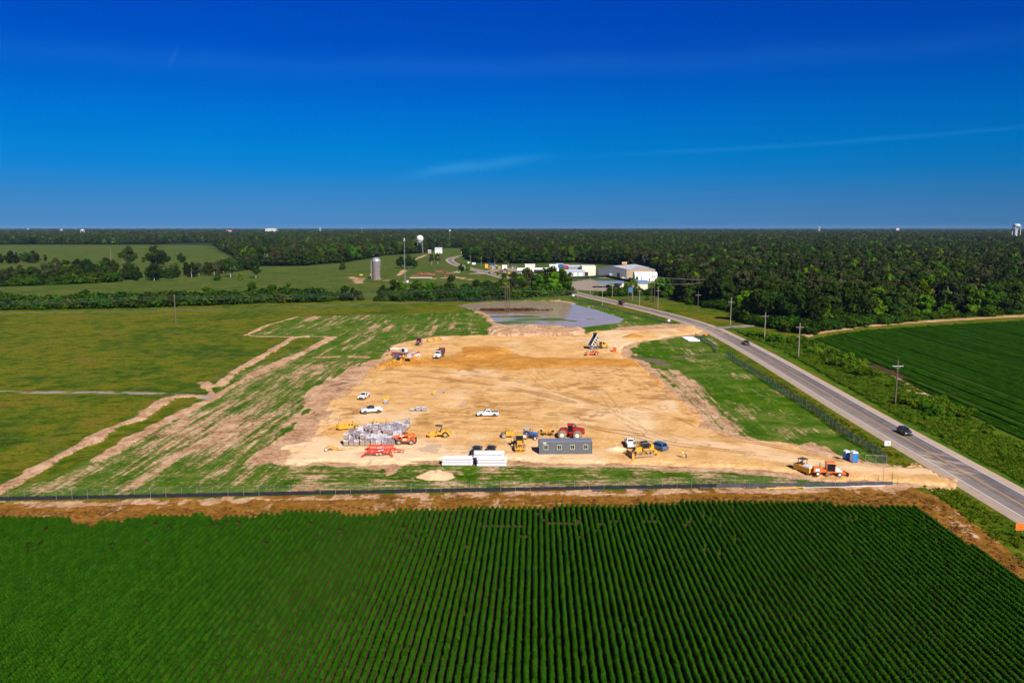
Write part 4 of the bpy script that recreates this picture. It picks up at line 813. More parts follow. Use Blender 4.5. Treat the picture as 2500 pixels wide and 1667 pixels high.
def pickup(label, loc, rz, paint=M_white, roof=None, tall=0.0, cargo=None, group='pickup trucks on the sand', cat='pickup truck', bedcover=False, rack=False):
    r = thing('pickup_truck', label, cat, loc, rz, group); z = tall; w = 0.97
    pr = [(2.78, .42+z), (2.86, .62+z), (2.84, .98+z), (2.72, 1.08+z), (1.35, 1.20+z), (1.12, 1.22+z), (-0.82, 1.20+z), (-0.82, .42+z)]
    B('body', [paint, M_dark], r, p_(pr, -w, w), arches((1.86, -1.78), 0.41+z*0.35, w, 1), b_((2.86, 0, .80+z), (0.06, 1.15, 0.30), 1))
    B('cargo_bed', [paint, M_dark], r, b_((-1.83, .90, .84+z), (2.02, .14, .76)), b_((-1.83, -.90, .84+z), (2.02, .14, .76)), b_((-0.88, 0, .84+z), (.10, 1.7, .76)), b_((-1.83, 0, .60+z), (2.0, 1.7, .10), 1), *( [b_((-1.83, 0, 1.19+z), (1.9, 1.7, .05), 1)] if bedcover else []))
    B('tailgate', paint, r, b_((-2.86, 0, .84+z), (.09, 1.86, .74)), b_((-2.90, 0, .93+z), (.04, .5, .10)))
    f = frustum(-0.78, 1.18, .93, 1.20+z, -0.66, 0.42, .74, 1.80+z); B('cabin', roof or paint, r, faces(f), b_((-.12, 0, 1.82+z), (1.10, 1.46, .06), top=(.92, .92)))
    B('windshield', M_glass, r, n_(f['front'], .07, .93, .10, .92)); B('rear_window', M_glass, r, n_(f['back'], .10, .90, .18, .88))
    for k in ('left', 'right'):
        u = ((.20, .50), (.55, .93)) if k == 'left' else ((.07, .45), (.50, .80))
        for a, b in u: B('side_window', M_glass, r, n_(f[k], a, b, .14, .86))
    B('front_bumper', M_dark, r, b_((2.86, 0, .50+z), (.20, 1.86, .22))); B('rear_bumper', M_steel, r, b_((-2.93, 0, .50+z), (.20, 1.8, .20)))
    lights(r, 5.7, 1.94, .92+z, .92+z, .16, .22)
    for s in (-1, 1):
        B('mirror', M_dark, r, b_((.95, s*1.10, 1.30+z), (.12, .26, .22)))
        for x in (1.86, -1.78): wheel(r, x, s*.84, .41+z*.35, .41+z*.35, .28, M_rim, M_rub, rk=.62)
    if rack: B('ladder_rack', M_white, r, *[t_([(x, -.85, 1.2+z), (x, -.85, 1.95+z), (x, .85, 1.95+z), (x, .85, 1.2+z)], .035) for x in (-2.7, -1.2)], t_([(-2.7, .85, 1.95+z), (.3, .85, 1.95+z)], .035), t_([(-2.7, -.85, 1.95+z), (.3, -.85, 1.95+z)], .035))
    return r
def car(label, loc, rz, paint, cat='car', L=4.7, W_=1.86, Hh=1.68, group='cars on the road', name='parked_car'):
    r = thing(name, label, cat, loc, rz, group); h = L/2; w = W_/2
    B('body', [paint, M_dark], r, p_([(h-.06, .34), (h, .60), (h-.10, .88), (h-.55, .98), (h-1.35, 1.04), (-h+.15, 1.06), (-h, .85), (-h+.05, .34)], -w, w), arches((h-.92, -h+.92), .36, w, 1), b_((h, 0, .62), (.05, W_*.55, .22), 1))
    f = frustum(-h+.18, h-1.30, w-.05, 1.04, -h+.62, h-2.15, w-.24, Hh)
    B('cabin', paint, r, faces(f), b_((-.42*1, 0, Hh+.01), (L*.40, W_*.62, .05), top=(.9, .9)))
    B('windshield', M_glass, r, n_(f['front'], .06, .94, .08, .94)); B('rear_window', M_glass, r, n_(f['back'], .08, .92, .16, .92))
    for k in ('left', 'right'):
        for a, b in ((.08, .34), (.37, .62), (.65, .92)): B('side_window', M_glass, r, n_(f[k], a, b, .12, .90))
    lights(r, L, W_, .80, .88)
    for s in (-1, 1):
        B('mirror', M_dark, r, b_((h-1.55, s*(w+.10), 1.10), (.14, .22, .16)))
        for x in (h-.92, -h+.92): wheel(r, x, s*(w-.13), .36, .36, .24)
    return r
def cargo(name, label, cat, x, y, z, rz, fn, group='loose gear in the pickup beds'):
    r = thing(name, label, cat, (x, y, z), rz, group); fn(r); return r
AWAY, TOWARD = AX, AX+math.pi
v = at(889, 972); pickup('white pickup facing the camera, alone at the left rim of the sand pad', v, TOWARD-0.12, bedcover=False)
v = at(907, 1008); pickup('white off road pickup with black hardtop and big black wheels', v, R(200), M_white, M_black, 0.22)
v = at(1191, 1015); pickup('white pickup seen side on in the middle of the pad', v, R(181), bedcover=True)
v = at(1538, 1088); pickup('white pickup seen from behind beside the big bulldozer', v, AWAY+.02)
v1 = at(1164, 1108); pickup('black pickup with open loaded bed behind the white pipes', v1, AWAY-.05, M_black, None, .05, group='black work pickups')
v2 = at(1199, 1107); pickup('black pickup with white side trim and rack beside the other black pickup', v2, AWAY-.02, M_black, None, .05, group='black work pickups', rack=False)
for vv, rz_, k in ((v1, AWAY-.05, 0), (v2, AWAY-.02, 1)):
    ca, sa_ = math.cos(rz_), math.sin(rz_)
    for i, (lx, ly, nm, lb, mt_, dm) in enumerate((((-1.5, .4, 'fuel_can', 'red fuel can', M_ired, (.4, .3, .5)), (-2.2, -.3, 'tool_box', 'white tool box', M_white, (.5, .6, .35)), (-2.3, .45, 'cooler', 'green cool box', mat('green plastic', (.03, .22, .12), .5), (.5, .4, .4)), (-1.5, -.4, 'bucket', 'red bucket', M_red, (.35, .35, .4))) if k == 0 else ((-1.4, .3, 'bucket', 'yellow bucket', M_ylw, (.35, .35, .4)), (-2.3, .45, 'water_jug', 'white water jug', M_white, (.35, .35, .5)), (-2.2, -.4, 'tool_box', 'white tool box', M_white, (.55, .5, .35)), (-1.7, -.3, 'fuel_can', 'red fuel can', M_ired, (.3, .45, .45)), (-2.1, .05, 'cooler', 'orange cool box', M_org, (.4, .35, .35))))):
        q = (vv.x+lx*ca-ly*sa_, vv.y+lx*sa_+ly*ca, vv.z+.71)
        if nm == 'bucket': ops = [c_((0, 0, 0), (0, 0, dm[2]), dm[0]*.42, dm[0]*.5, 12)]; cap = c_((0, 0, dm[2]), (0, 0, dm[2]+.03), dm[0]*.52, dm[0]*.52, 12); cn = 'lid'
        elif nm in ('fuel_can', 'water_jug'): ops = [b_((0, 0, dm[2]/2), dm, top=(.85, .85))]; cap = c_((dm[0]*.2, 0, dm[2]), (dm[0]*.2, 0, dm[2]+.1), .06, .06, 8); cn = 'cap'
        else: ops = [b_((0, 0, dm[2]*.42), (dm[0], dm[1], dm[2]*.84))]; cap = b_((0, 0, dm[2]*.92), (dm[0]*1.04, dm[1]*1.04, dm[2]*.15)); cn = 'lid'
        o = thing(nm, '%s in the bed of the %s' % (lb, 'left black pickup' if k == 0 else 'right black pickup'), nm.replace('_', ' '), q, rz_+.3*i, 'loose gear in the pickup beds')
        B('shell', mt_, o, *ops); B(cn, M_dark if cn == 'cap' else mt_, o, cap)
v = at(1606, 1096); car('blue sport utility car half hidden behind the big bulldozer', v, AX+R(38), M_suv, 'car', 4.9, 1.95, 1.8, 'cars beside the bulldozer')
def onroad(px, py): v = P(px, py, 0.02); return v
v = onroad(2208, 1059); car('black car driving toward the camera on the near stretch of road', v, TOWARD, M_black, 'car', 4.8, 1.95, 1.72, 'cars on the road', 'car')
v = onroad(1821, 841); pickup('dark pickup driving on the road past the scrub', v, TOWARD+.03, M_black, group='cars on the road')
v = onroad(1226, 677); car('dark car on the far bend of the road', v, TOWARD+.6, M_black, 'car', 4.8, 1.9, 1.7, 'cars on the road', 'car')
# red dump truck on the road
def dump(label, loc, rz, cab_m, bed_m, raise_deg=0.0, group=None, low=False):
    r = thing('dump_truck', label, 'dump truck', loc, rz, group)
    B('chassis', M_dark, r, b_((0, .42, .85), (8.2, .12, .3)), b_((0, -.42, .85), (8.2, .12, .3)), b_((-1.2, 0, .8), (.3, 1.6, .2)), b_((.6, .95, .75), (1.1, .45, .5)), b_((.6, -.95, .75), (1.1, .45, .5)))
    B('hood', [cab_m, M_steel], r, p_([(4.3, .75), (4.35, 1.55), (4.2, 1.75), (2.7, 1.95), (2.7, .75)], -.85, .85), b_((4.34, 0, 1.2), (.06, .9, .8), 1))
    for s in (-1, 1): B('fender', cab_m, r, p_([(4.4, .75), (4.35, 1.05), (3.9, 1.28), (3.3, 1.28), (2.85, .95), (2.85, .75), (3.1, .95), (3.6, 1.12), (4.1, .95)], s*.85, s*1.22))
    f = frustum(1.0, 2.75, 1.08, 1.7, 1.05, 2.35, .98, 2.75)
    B('cab', cab_m, r, b_((1.88, 0, 1.2), (1.75, 2.16, 1.0)), faces(f), b_((1.7, 0, 2.8), (1.2, 1.8, .1)))
    B('windshield', M_glass, r, n_(f['front'], .06, .94, .12, .9)); B('rear_window', M_glass, r, n_(f['back'], .2, .8, .2, .8))
    for k in ('left', 'right'): B('side_window', M_glass, r, n_(f[k], .12, .85, .12, .9))
    for s in (-1, 1):
        B('headlight', M_lamp, r, b_((4.36, s*.98, 1.0), (.1, .3, .22))); B('exhaust_stack', M_rim, r, c_((.85, s*.95, 1.0), (.85, s*.95, 3.3), .08)); B('fuel_tank', M_rim, r, c_((1.0, s*1.0, .75), (2.2, s*1.0, .75), .3))
        B('mirror', M_dark, r, b_((2.55, s*1.3, 2.1), (.1, .2, .5)))
    m = MB(); hh = 1.35
    m.box((2.6, 0, .08), (5.2, 2.3, .12), 1); m.box((2.6, 1.14, hh/2+.1), (5.2, .1, hh), 2*(raise_deg > 0)); m.box((2.6, -1.14, hh/2+.1), (5.2, .1, hh), 2*(raise_deg > 0)); m.box((5.18, 0, hh/2+.3), (.1, 2.3, hh+.4), 1); m.box((5.5, 0, hh+.5), (.7, 2.3, .06), 1)
    for s in (-1, 1):
        for x in (.4, 1.5, 2.6, 3.7, 4.8): m.box((x, s*1.225, hh/2+.1), (.30, .07, hh), 0 if raise_deg else 1)
        m.box((2.6, s*1.2, hh+.12), (5.2, .20, .24), 0 if raise_deg else 1)
    m.box((2.6, 0, -.08), (5.0, .7, .18), 1)
    me = m.mesh('bed', [bed_m, M_dark, M_black])
    bed = link('bed', me, r); bed.location = (-4.1, 0, 1.15); bed.rotation_euler = (0, -R(raise_deg), 0)
    B('tailgate', bed_m, r, b_((-4.2, 0, 1.75 if not raise_deg else 1.2), (.1, 2.3, 1.2), rot=(0, R(raise_deg*.3), 0)))
    if raise_deg: B('hoist', M_steel, r, c_((-.2, 0, 1.0), (-4.1+4.0*math.cos(R(raise_deg)), 0, 1.1+4.0*math.sin(R(raise_deg))), .12), c_((-.2, 0, 1.0), (-2.0, 0, 3.0), .17))
    for s in (-1, 1):
        wheel(r, 3.6, s*.98, .52, .52, .3, M_rim)
        for x in (-1.6, -2.95): wheel(r, x, s*.86, .52, .52, .56, M_rim)
    return r
v = onroad(1519, 745); d = (Vector(P(1523, 743))-Vector(P(1640, 772))); ang = math.atan2(-d.y, -d.x)
dump('loaded dump truck with dark red cab driving on the road', v, ang, M_mar, M_dark, 0, 'trucks on site and road')
v = at(1462, 851); dump('yellow cab dump truck tipping its raised white and black bed', v, R(36), M_yel, M_white, 52, 'trucks on site and road')
v = at(1073, 872)
r = dump('white hooded work truck with maroon hopper parked facing the camera', v, TOWARD-.16, M_white, M_mar, 0, 'trucks on site and road')
B('hopper_rails', M_mar, r, t_([(-3.9, -1.1, 2.5), (-3.9, -1.1, 3.7)], .06), t_([(-3.9, 1.1, 2.5), (-3.9, 1.1, 3.7)], .06), b_((-3.6, 0, 2.9), (.9, 2.1, .7)))
B('load', M_clay, r, b_((-1.7, 0, 2.0), (3.6, 2.1, .8), top=(.6, .5)))
# ------------------------------------------------------------------ earth moving machines (front = local +X)
def cabin(r, x0, x1, y, z0, z1, frame, roofm, kx=.08, name='cab', over=.08):
    f = frustum(x0, x1, y, z0, x0+kx, x1-kx*1.5, y*.92, z1); m = MB()
    for a, b in ((0, 0), (1, 0), (2, 0), (3, 0)):
        pass
    cs = [(x0, y), (x1, y), (x1, -y), (x0, -y)]; ct = [(x0+kx, y*.92), (x1-kx*1.5, y*.92), (x1-kx*1.5, -y*.92), (x0+kx, -y*.92)]
    for (a, b), (c, d) in zip(cs, ct): m.cyl((a, b, z0), (c, d, z1), .065, .065, 6)
    m.box(((x0+x1)/2, 0, z0), (x1-x0+.1, 2*y+.1, .12)); o = m.build(name, frame, r)
    for k in ('front', 'back', 'left', 'right'): B('window', M_glass, o, n_(f[k], .05, .95, .04, .96, .01))
    B('roof', roofm, o, b_(((x0+x1)/2-kx*.2, 0, z1+.07), (x1-x0+over, 2*y+over*1.5, .16), top=(.92, .9))); return o
# big red articulated tractor
v = at(1391, 1067); r = thing('articulated_tractor', 'big red four wheel drive tractor with muddy dual tyres behind the grey office', 'tractor', v, R(-7), 'tractors on the sand')
B('hood', [M_red, M_dark], r, p_([(.9, 1.35), (.9, 2.55), (1.3, 2.6), (3.3, 2.25), (3.55, 2.05), (3.55, 1.05), (3.3, .95), (1.0, 1.1)], -.62, .62), b_((3.56, 0, 1.55), (.06, 1.0, .9), 1), b_((2.2, .63, 1.55), (1.5, .03, .7), 1), b_((2.2, -.63, 1.55), (1.5, .03, .7), 1))
B('front_frame', M_red, r, b_((1.2, 0, 1.15), (2.6, 1.0, .8)), b_((.35, -.95, 1.35), (1.2, .75, .12)), b_((.35, .95, 1.35), (1.2, .75, .12)))
B('rear_frame', [M_red, M_dark], r, p_([(-.55, .8), (-.55, 2.0), (-1.1, 2.15), (-2.5, 1.95), (-2.7, 1.2), (-2.4, .8)], -.75, .75), b_((-.2, 0, 1.1), (.9, .5, .5), 1), b_((-2.9, 0, .8), (.8, .3, .2), 1), b_((-1.5, .6, 2.1), (1.4, .5, .25)), b_((-1.5, -.6, 2.1), (1.4, .5, .25)))
cabin(r, -.55, .85, .78, 1.5, 3.15, M_red, M_red, .06, 'cab', .2)
B('exhaust_stack', M_dark, r, c_((1.15, -.55, 2.5), (1.15, -.55, 3.7), .09)); B('air_intake', M_dark, r, c_((1.45, -.5, 2.5), (1.45, -.5, 3.4), .10))
B('ladder', M_red, r, t_([(.1, -1.25, .5), (.1, -1.25, 1.4)], .04), t_([(.5, -1.25, .5), (.5, -1.25, 1.4)], .04), *[t_([(.1, -1.25, z), (.5, -1.25, z)], .04) for z in (.55, .8, 1.05, 1.3)])
for s in (-1, 1):
    B('headlight', M_lamp, r, b_((3.58, s*.42, 1.9), (.06, .28, .14)))
    for x in (1.9, -1.75):
        for y in (1.02, 1.78): wheel(r, x, s*y, .98, .98, .66, M_wrim, M_mudrub, 'wheel', 20, .5)
# offset disc harrow behind it
v = at(1341, 1060); r = thing('disc_harrow', 'yellow and black disc harrow hitched behind the big red tractor', 'harrow', v, R(-7), 'towed implements')
B('frame', M_ydirt, r, t_([(-2.4, -1.5, .8), (1.2, -1.3, .8), (1.2, 1.3, .8), (-2.4, 1.5, .8), (-2.4, -1.5, .8)], .09), t_([(1.2, -1.3, .8), (3.0, 0, .6), (1.2, 1.3, .8)], .09), t_([(-.6, -1.4, .85), (-.6, 1.4, .85)], .09), b_((-.6, 0, 1.0), (1.4, 1.0, .25)))
for x, sk in ((.6, .35), (-1.8, -.35)):
    m = MB(); m.tube([(x-sk, -1.6, .42), (x+sk, 1.6, .42)], .06)
    for i in range(9):
        t = i/8; m.cyl((x-sk+2*sk*t-.02, -1.6+3.2*t, .42), (x-sk+2*sk*t+.02, -1.6+3.2*t+.05, .42), .40, .34, 14)
    m.build('disc_gang', M_dark, r)
for s in (-1, 1): wheel(r, -.5, s*.8, .38, .38, .26, M_yrim)
# blue tractor with canopy
v = at(1291, 1071); r = thing('canopy_tractor', 'blue farm tractor with grey canopy behind the yellow grader', 'tractor', v, R(-14), 'tractors on the sand')
B('hood', [M_blue, M_dark], r, p_([(.35, 1.0), (.35, 1.75), (1.9, 1.62), (2.2, 1.45), (2.25, .9), (2.0, .8)], -.38, .38), b_((2.24, 0, 1.15), (.05, .6, .5), 1), b_((1.2, .39, 1.1), (1.5, .03, .3), 1), b_((1.2, -.39, 1.1), (1.5, .03, .3), 1))
B('chassis', M_dark, r, b_((.4, 0, .85), (3.4, .45, .45)), b_((1.7, 0, .5), (.2, 1.5, .2)), b_((-1.3, 0, .6), (.5, .5, .3)))
for s in (-1, 1): B('fender', M_blue, r, p_([(-1.6, 1.2), (-1.3, 1.62), (-.7, 1.72), (-.1, 1.55), (.15, 1.1), (.05, 1.05), (-.2, 1.42), (-.7, 1.58), (-1.2, 1.5), (-1.5, 1.15)], s*.52, s*1.12))
B('canopy', M_grey, r, b_((-.55, 0, 2.75), (1.7, 1.5, .10), top=(.93, .93)), b_((-.55, 0, 2.68), (1.75, 1.55, .05)))
B('canopy_posts', M_dark, r, *[c_((x, s*.62, 1.3), (x, s*.62, 2.68), .06) for x in (-1.2, .25) for s in (-1, 1)])
B('seat', M_dark, r, b_((-.75, 0, 1.35), (.5, .5, .15)), b_((-1.0, 0, 1.65), (.12, .5, .55), rot=(0, -.15, 0)))
B('steering_wheel', M_dark, r, c_((.0, 0, 1.72), (.04, 0, 1.76), .2)); B('exhaust_pipe', M_dark, r, c_((1.0, -.3, 1.6), (1.0, -.3, 2.5), .05))
for s in (-1, 1):
    B('headlight', M_lamp, r, b_((2.25, s*.24, 1.35), (.05, .2, .12)))
    wheel(r, -.75, s*.86, .82, .82, .46, M_wrim, M_rub, 'wheel', 18, .52); wheel(r, 1.75, s*.82, .45, .45, .28, M_wrim, M_rub, 'wheel', 0, .55)
# motor grader seen from the rear
v = at(1268, 1094); r = thing('motor_grader', 'yellow motor grader with tall black cab and rear ripper seen from behind', 'grader', v, AWAY+.06, 'yellow earth movers')
B('engine_cover', [M_yel, M_dark], r, p_([(-3.0, 1.0), (-2.9, 1.75), (-.6, 2.0), (-.6, 1.0)], -.6, .6), b_((-2.98, 0, 1.4), (.06, .95, .55), 1))
B('frame', M_yel, r, b_((-1.5, 0, .9), (3.2, .9, .3)), t_([(.5, 0, 1.1), (2.6, 0, 1.75), (4.2, 0, 1.55)], .20, 8), b_((4.3, 0, .9), (.25, 2.0, .25)), b_((4.3, 0, 1.3), (.4, .5, .6)))
cabin(r, -.55, .85, .80, 1.35, 3.2, M_dark, M_yel, .05, 'cab', .15)
B('blade', M_ydirt, r, *[b_((1.5+.05*k, 0, .55), (.06, 4.0, .30), rot=(0, .5-.25*k, .42)) for k in (0, 1)], c_((1.6, 0, .95), (1.6, 0, 1.1), .75, .75, 20), b_((1.9, 0, 1.3), (.25, 1.1, .3)))
B('ripper', M_yel, r, b_((-3.5, 0, .85), (.22, 2.1, .22)), *[b_((-3.55, y, .62), (.14, .12, .95), rot=(0, .15, 0)) for y in (-.9, -.45, 0, .45, .9)], *[b_((-3.2, y, 1.15), (.7, .10, .12), rot=(0, -.5, 0)) for y in (-.5, 0, .5)], c_((-3.1, 0, 1.3), (-3.4, 0, 1.9), .07))
for s in (-1, 1):
    B('mast', M_yel, r, t_([(1.5+s*.7, s*1.75, .6), (1.5+s*.7, s*1.85, 1.5), (1.5+s*.7, s*1.65, 2.0), (1.5+s*.7, s*1.65, 3.3)], .07), c_((1.5+s*.7, s*1.65, 3.3), (1.5+s*.7, s*1.65, 3.45), .14))
    for x in (-2.5, -1.0): wheel(r, x, s*1.05, .66, .66, .42, M_yrim, M_mudrub, 'wheel', 16)
    wheel(r, 4.3, s*1.0, .66, .66, .40, M_yrim, M_mudrub, 'wheel', 16); B('taillight', M_redl, r, b_((-3.05, s*.7, 1.6), (.06, .14, .2)))
B('beacon', M_ylw, r, c_((-.5, 0, 3.38), (-.5, 0, 3.55), .08))
# towed wheel compactor
v = at(1238, 1067); r = thing('towed_compactor', 'yellow ballast box on muddy wheels left of the grader', 'compactor', v, R(8), 'towed implements')
B('ballast_box', M_yel, r, b_((.6, 0, 1.15), (2.0, 1.9, .95), top=(1.05, 1.05)), b_((.6, 0, .6), (2.2, 1.7, .2)))
B('hand_rail', M_dark, r, t_([(-.3, -.85, 1.6), (-.3, -.85, 2.1), (.3, -.85, 2.1), (.3, -.85, 1.6)], .03), t_([(-.3, .85, 1.6), (-.3, .85, 2.1), (.3, .85, 2.1), (.3, .85, 1.6)], .03))
B('draw_bar', M_yel, r, t_([(1.6, 0, .6), (3.2, 0, .5)], .09), t_([(1.6, .7, .65), (3.1, 0, .5)], .06), t_([(1.6, -.7, .65), (3.1, 0, .5)], .06))
for y in (-.9, -.3, .3, .9):
    wheel(r, -.85, y, .58, .58, .42, M_rim, M_mudrub, 'wheel', 12); 
for y in (-.6, 0, .6): wheel(r, 1.4, y, .45, .45, .36, M_rim, M_mudrub)
# padfoot roller with canopy
def roller(label, loc, rz, body_m, rops_m, drum_m, rim_m, glazed=False, group='rollers'):
    r = thing('soil_roller', label, 'roller', loc, rz, group)
    B('engine_hood', [body_m, M_dark], r, p_([(-.5, .75), (-.5, 1.75), (-.9, 1.85), (-2.3, 1.65), (-2.75, 1.25), (-2.75, .75)], -.78, .78), b_((-2.76, 0, 1.05), (.05, 1.1, .45), 1))
    B('operator_deck', [body_m, M_dark], r, b_((.05, 0, 1.0), (1.2, 1.6, .55)), b_((.0, 0, 1.4), (.5, .5, .2), 1), b_((-.28, 0, 1.7), (.12, .5, .55), 1), b_((.45, 0, 1.5), (.12, .5, .55)))
    B('drum_frame', body_m, r, b_((1.7, 1.12, .78), (2.3, .14, .34)), b_((1.7, -1.12, .78), (2.3, .14, .34)), b_((2.78, 0, .78), (.16, 2.3, .34)), b_((.72, 0, .8), (.3, 2.2, .36)))
    m = MB(); m.cyl((1.75, -1.02, .76), (1.75, 1.02, .76), .74, .74, 28)
    if drum_m is M_clay or True:
        for k in range(14):
            for j in range(5):
                a = 2*math.pi*(k+.5*(j % 2))/14; m.box((1.75+.76*math.cos(a), -.8+.4*j, .76+.76*math.sin(a)), (.10, .16, .14), rot=(0, -a, 0))
    m.build('drum', drum_m, r)
    B('roll_frame', rops_m, r, *[c_((x, s*.68, 1.1), (x, s*.62, 2.72), .06) for x in ((-.45,) if not glazed else (-.45, .6)) for s in (-1, 1)])
    B('canopy', rops_m, r, b_((.1, 0, 2.78), (1.75, 1.55, .12), rot=(0, -.06, 0), top=(.9, .9)))
    B('exhaust_pipe', M_dark, r, c_((-1.6, .4, 1.7), (-1.6, .4, 2.25), .05)); B('hand_rail', M_dark, r, t_([(.6, -.7, 1.3), (.6, -.7, 1.9), (.6, .7, 1.9), (.6, .7, 1.3)], .03))
    for s in (-1, 1): wheel(r, -1.45, s*.86, .72, .72, .5, rim_m, M_rub, 'wheel', 16, .5); B('headlight', M_lamp, r, b_((.55, s*.5, 2.62), (.08, .2, .14)))
    return r
v = at(1073, 1066); roller('yellow padfoot roller with black canopy, by itself on the sand', v, R(182), M_yel, M_dark, M_ydirt, M_yrim)
v = at(1446, 867); roller('orange smooth roller with open blue grey canopy in front of the tipping truck', v, R(184), M_org, mat('blue grey steel', (.18, .26, .33), .5), M_clay, M_grey, True)
# orange telehandler
v = at(990, 1083); r = thing('telehandler', 'orange telescopic handler beside the wrapped pallets', 'telehandler', v, R(183), 'lifting machines')
B('chassis', [M_org, M_dark], r, p_([(-2.3, .6), (-2.4, 1.25), (-1.7, 1.5), (-.9, 1.1), (.9, 1.0), (2.0, 1.1), (2.1, .65), (1.4, .5), (-1.5, .5)], -.85, .85), b_((-.1, 0, .55), (1.8, 1.9, .2), 1))
B('engine_box', [M_org, M_white], r, b_((-.2, .85, 1.25), (1.9, .6, .75)), b_((.1, 1.155, 1.3), (.8, .02, .3), 1))
cabin(r, -.55, .75, .42, 1.0, 2.35, M_org, M_dark, .05, 'cab', .05).location = (0, -.62, 0)
q = B('boom', [M_org, M_white], r, b_((.25, 0, 2.05), (4.9, .42, .46), rot=(0, .13, 0)), b_((2.4, 0, 1.62), (1.6, .32, .36), rot=(0, .13, 0)), b_((.8, .215, 1.98), (1.1, .02, .22), 1, rot=(0, .13, 0)), b_((.8, -.215, 1.98), (1.1, .02, .22), 1, rot=(0, .13, 0)), b_((-2.0, 0, 2.0), (.5, .9, .6)))
B('boom_head', M_dark, r, b_((3.15, 0, 1.15), (.35, .4, 1.1), rot=(0, -.35, 0)), c_((2.2, 0, 1.5), (3.1, 0, 1.0), .08)); B('fork_carriage', M_dark, r, b_((3.45, 0, .8), (.14, 1.35, .9)), b_((4.05, .4, .38), (1.2, .12, .07)), b_((4.05, -.4, .38), (1.2, .12, .07)))
B('counterweight', M_black, r, b_((-2.45, 0, 1.0), (.5, 1.7, .8), top=(.8, .9)))
for s in (-1, 1):
    for x in (1.45, -1.4): wheel(r, x, s*.98, .64, .64, .40, M_rim, M_rub, 'wheel', 16, .52)
# folded red field cultivator
v = at(928, 1107); r = thing('folded_cultivator', 'red folding field cultivator with raised wings beside the pallets', 'cultivator', v, R(2), 'towed implements')
B('main_frame', M_ired, r, *[t_([(x, -1.5, .95), (x, 1.5, .95)], .10, 6) for x in (-2.4, -.8, .8, 2.4)], *[t_([(-2.6, y, 1.0), (2.6, y, 1.0)], .11, 6) for y in (-1.5, -.5, .5, 1.5)])
for s in (-1, 1):
    B('wing', M_ired, r, *[t_([(x, s*1.6, 1.0), (x*1.05, s*2.3, 1.2 if s > 0 else 1.0), (x*1.1, s*2.7, 1.25 if s > 0 else .8)], .09) for x in (-2.6, -.9, .9, 2.6)], t_([(-2.7, s*2.0, 1.15), (2.7, s*2.0, 1.15)], .07), t_([(-2.9, s*2.3, 1.2 if s > 0 else 1.05), (2.9, s*2.3, 1.2 if s > 0 else 1.15)], .13), t_([(-2.9, s*2.7, 1.25 if s > 0 else .85), (2.9, s*2.7, 1.25 if s > 0 else .85)], .08))
    B('corner_arm', M_ired, r, t_([(-2.6, s*1.5, 1.0), (-3.5, s*2.7, .35)], .16, 6), b_((-3.5, s*2.7, .3), (.5, .5, .35)))
    B('corner_arm', M_ired, r, t_([(2.6, s*1.5, 1.0), (3.0, s*2.8, .4)], .13, 6), b_((3.0, s*2.8, .3), (.5, .5, .35)))
    for x in (-.4, .4): wheel(r, x, s*1.9 if s < 0 else s*1.0, .42, .42, .28, M_wrim, M_mudrub)
B('tines', M_dark, r, *[t_([(x, y, .9), (x-.15, y, .5), (x+.1, y, .15)], .035, 4) for x in (-2.2, -1.3, -.4, .5, 1.4, 2.2) for y in (-1.3, -.7, -.1, .5, 1.1)])
B('draw_bar', M_ired, r, t_([(2.4, .7, 1.0), (5.6, 0, .65)], .10), t_([(2.4, -.7, 1.0), (5.6, 0, .65)], .10), t_([(3.6, .45, .85), (3.6, -.45, .85)], .08), c_((5.2, 0, 0), (5.2, 0, .7), .07)); B('hydraulic_ram', M_rim, r, c_((-.6, -.6, 1.4), (.4, -.2, 1.45), .09), c_((-.2, -2.1, 1.2), (1.0, -1.7, 1.35), .09)); wheel(r, 4.2, .5, .3, .3, .2, M_wrim)
# small yellow towed blade
v = at(813, 1100); r = thing('drag_scraper', 'small yellow wheeled drag blade left of the red cultivator', 'drag blade', v, R(-6), 'towed implements')
B('frame', M_ydirt, r, t_([(-.9, -.6, .75), (2.5, 0, .35)], .09), t_([(-.9, .6, .75), (2.5, 0, .35)], .09), t_([(-.9, -.9, .6), (-.9, .9, .6)], .10), b_((-.4, 0, .95), (.9, .5, .35), rot=(0, .3, 0)), t_([(-.6, 0, .7), (-.2, 0, 1.45), (1.6, 0, .5)], .06))
B('blade', M_ydirt, r, b_((.1, 0, .3), (.12, 2.5, .5), rot=(0, .35, .25))); 
for s in (-1, 1): wheel(r, -1.3, s*.75, .45, .45, .26, M_wrim, M_mudrub)
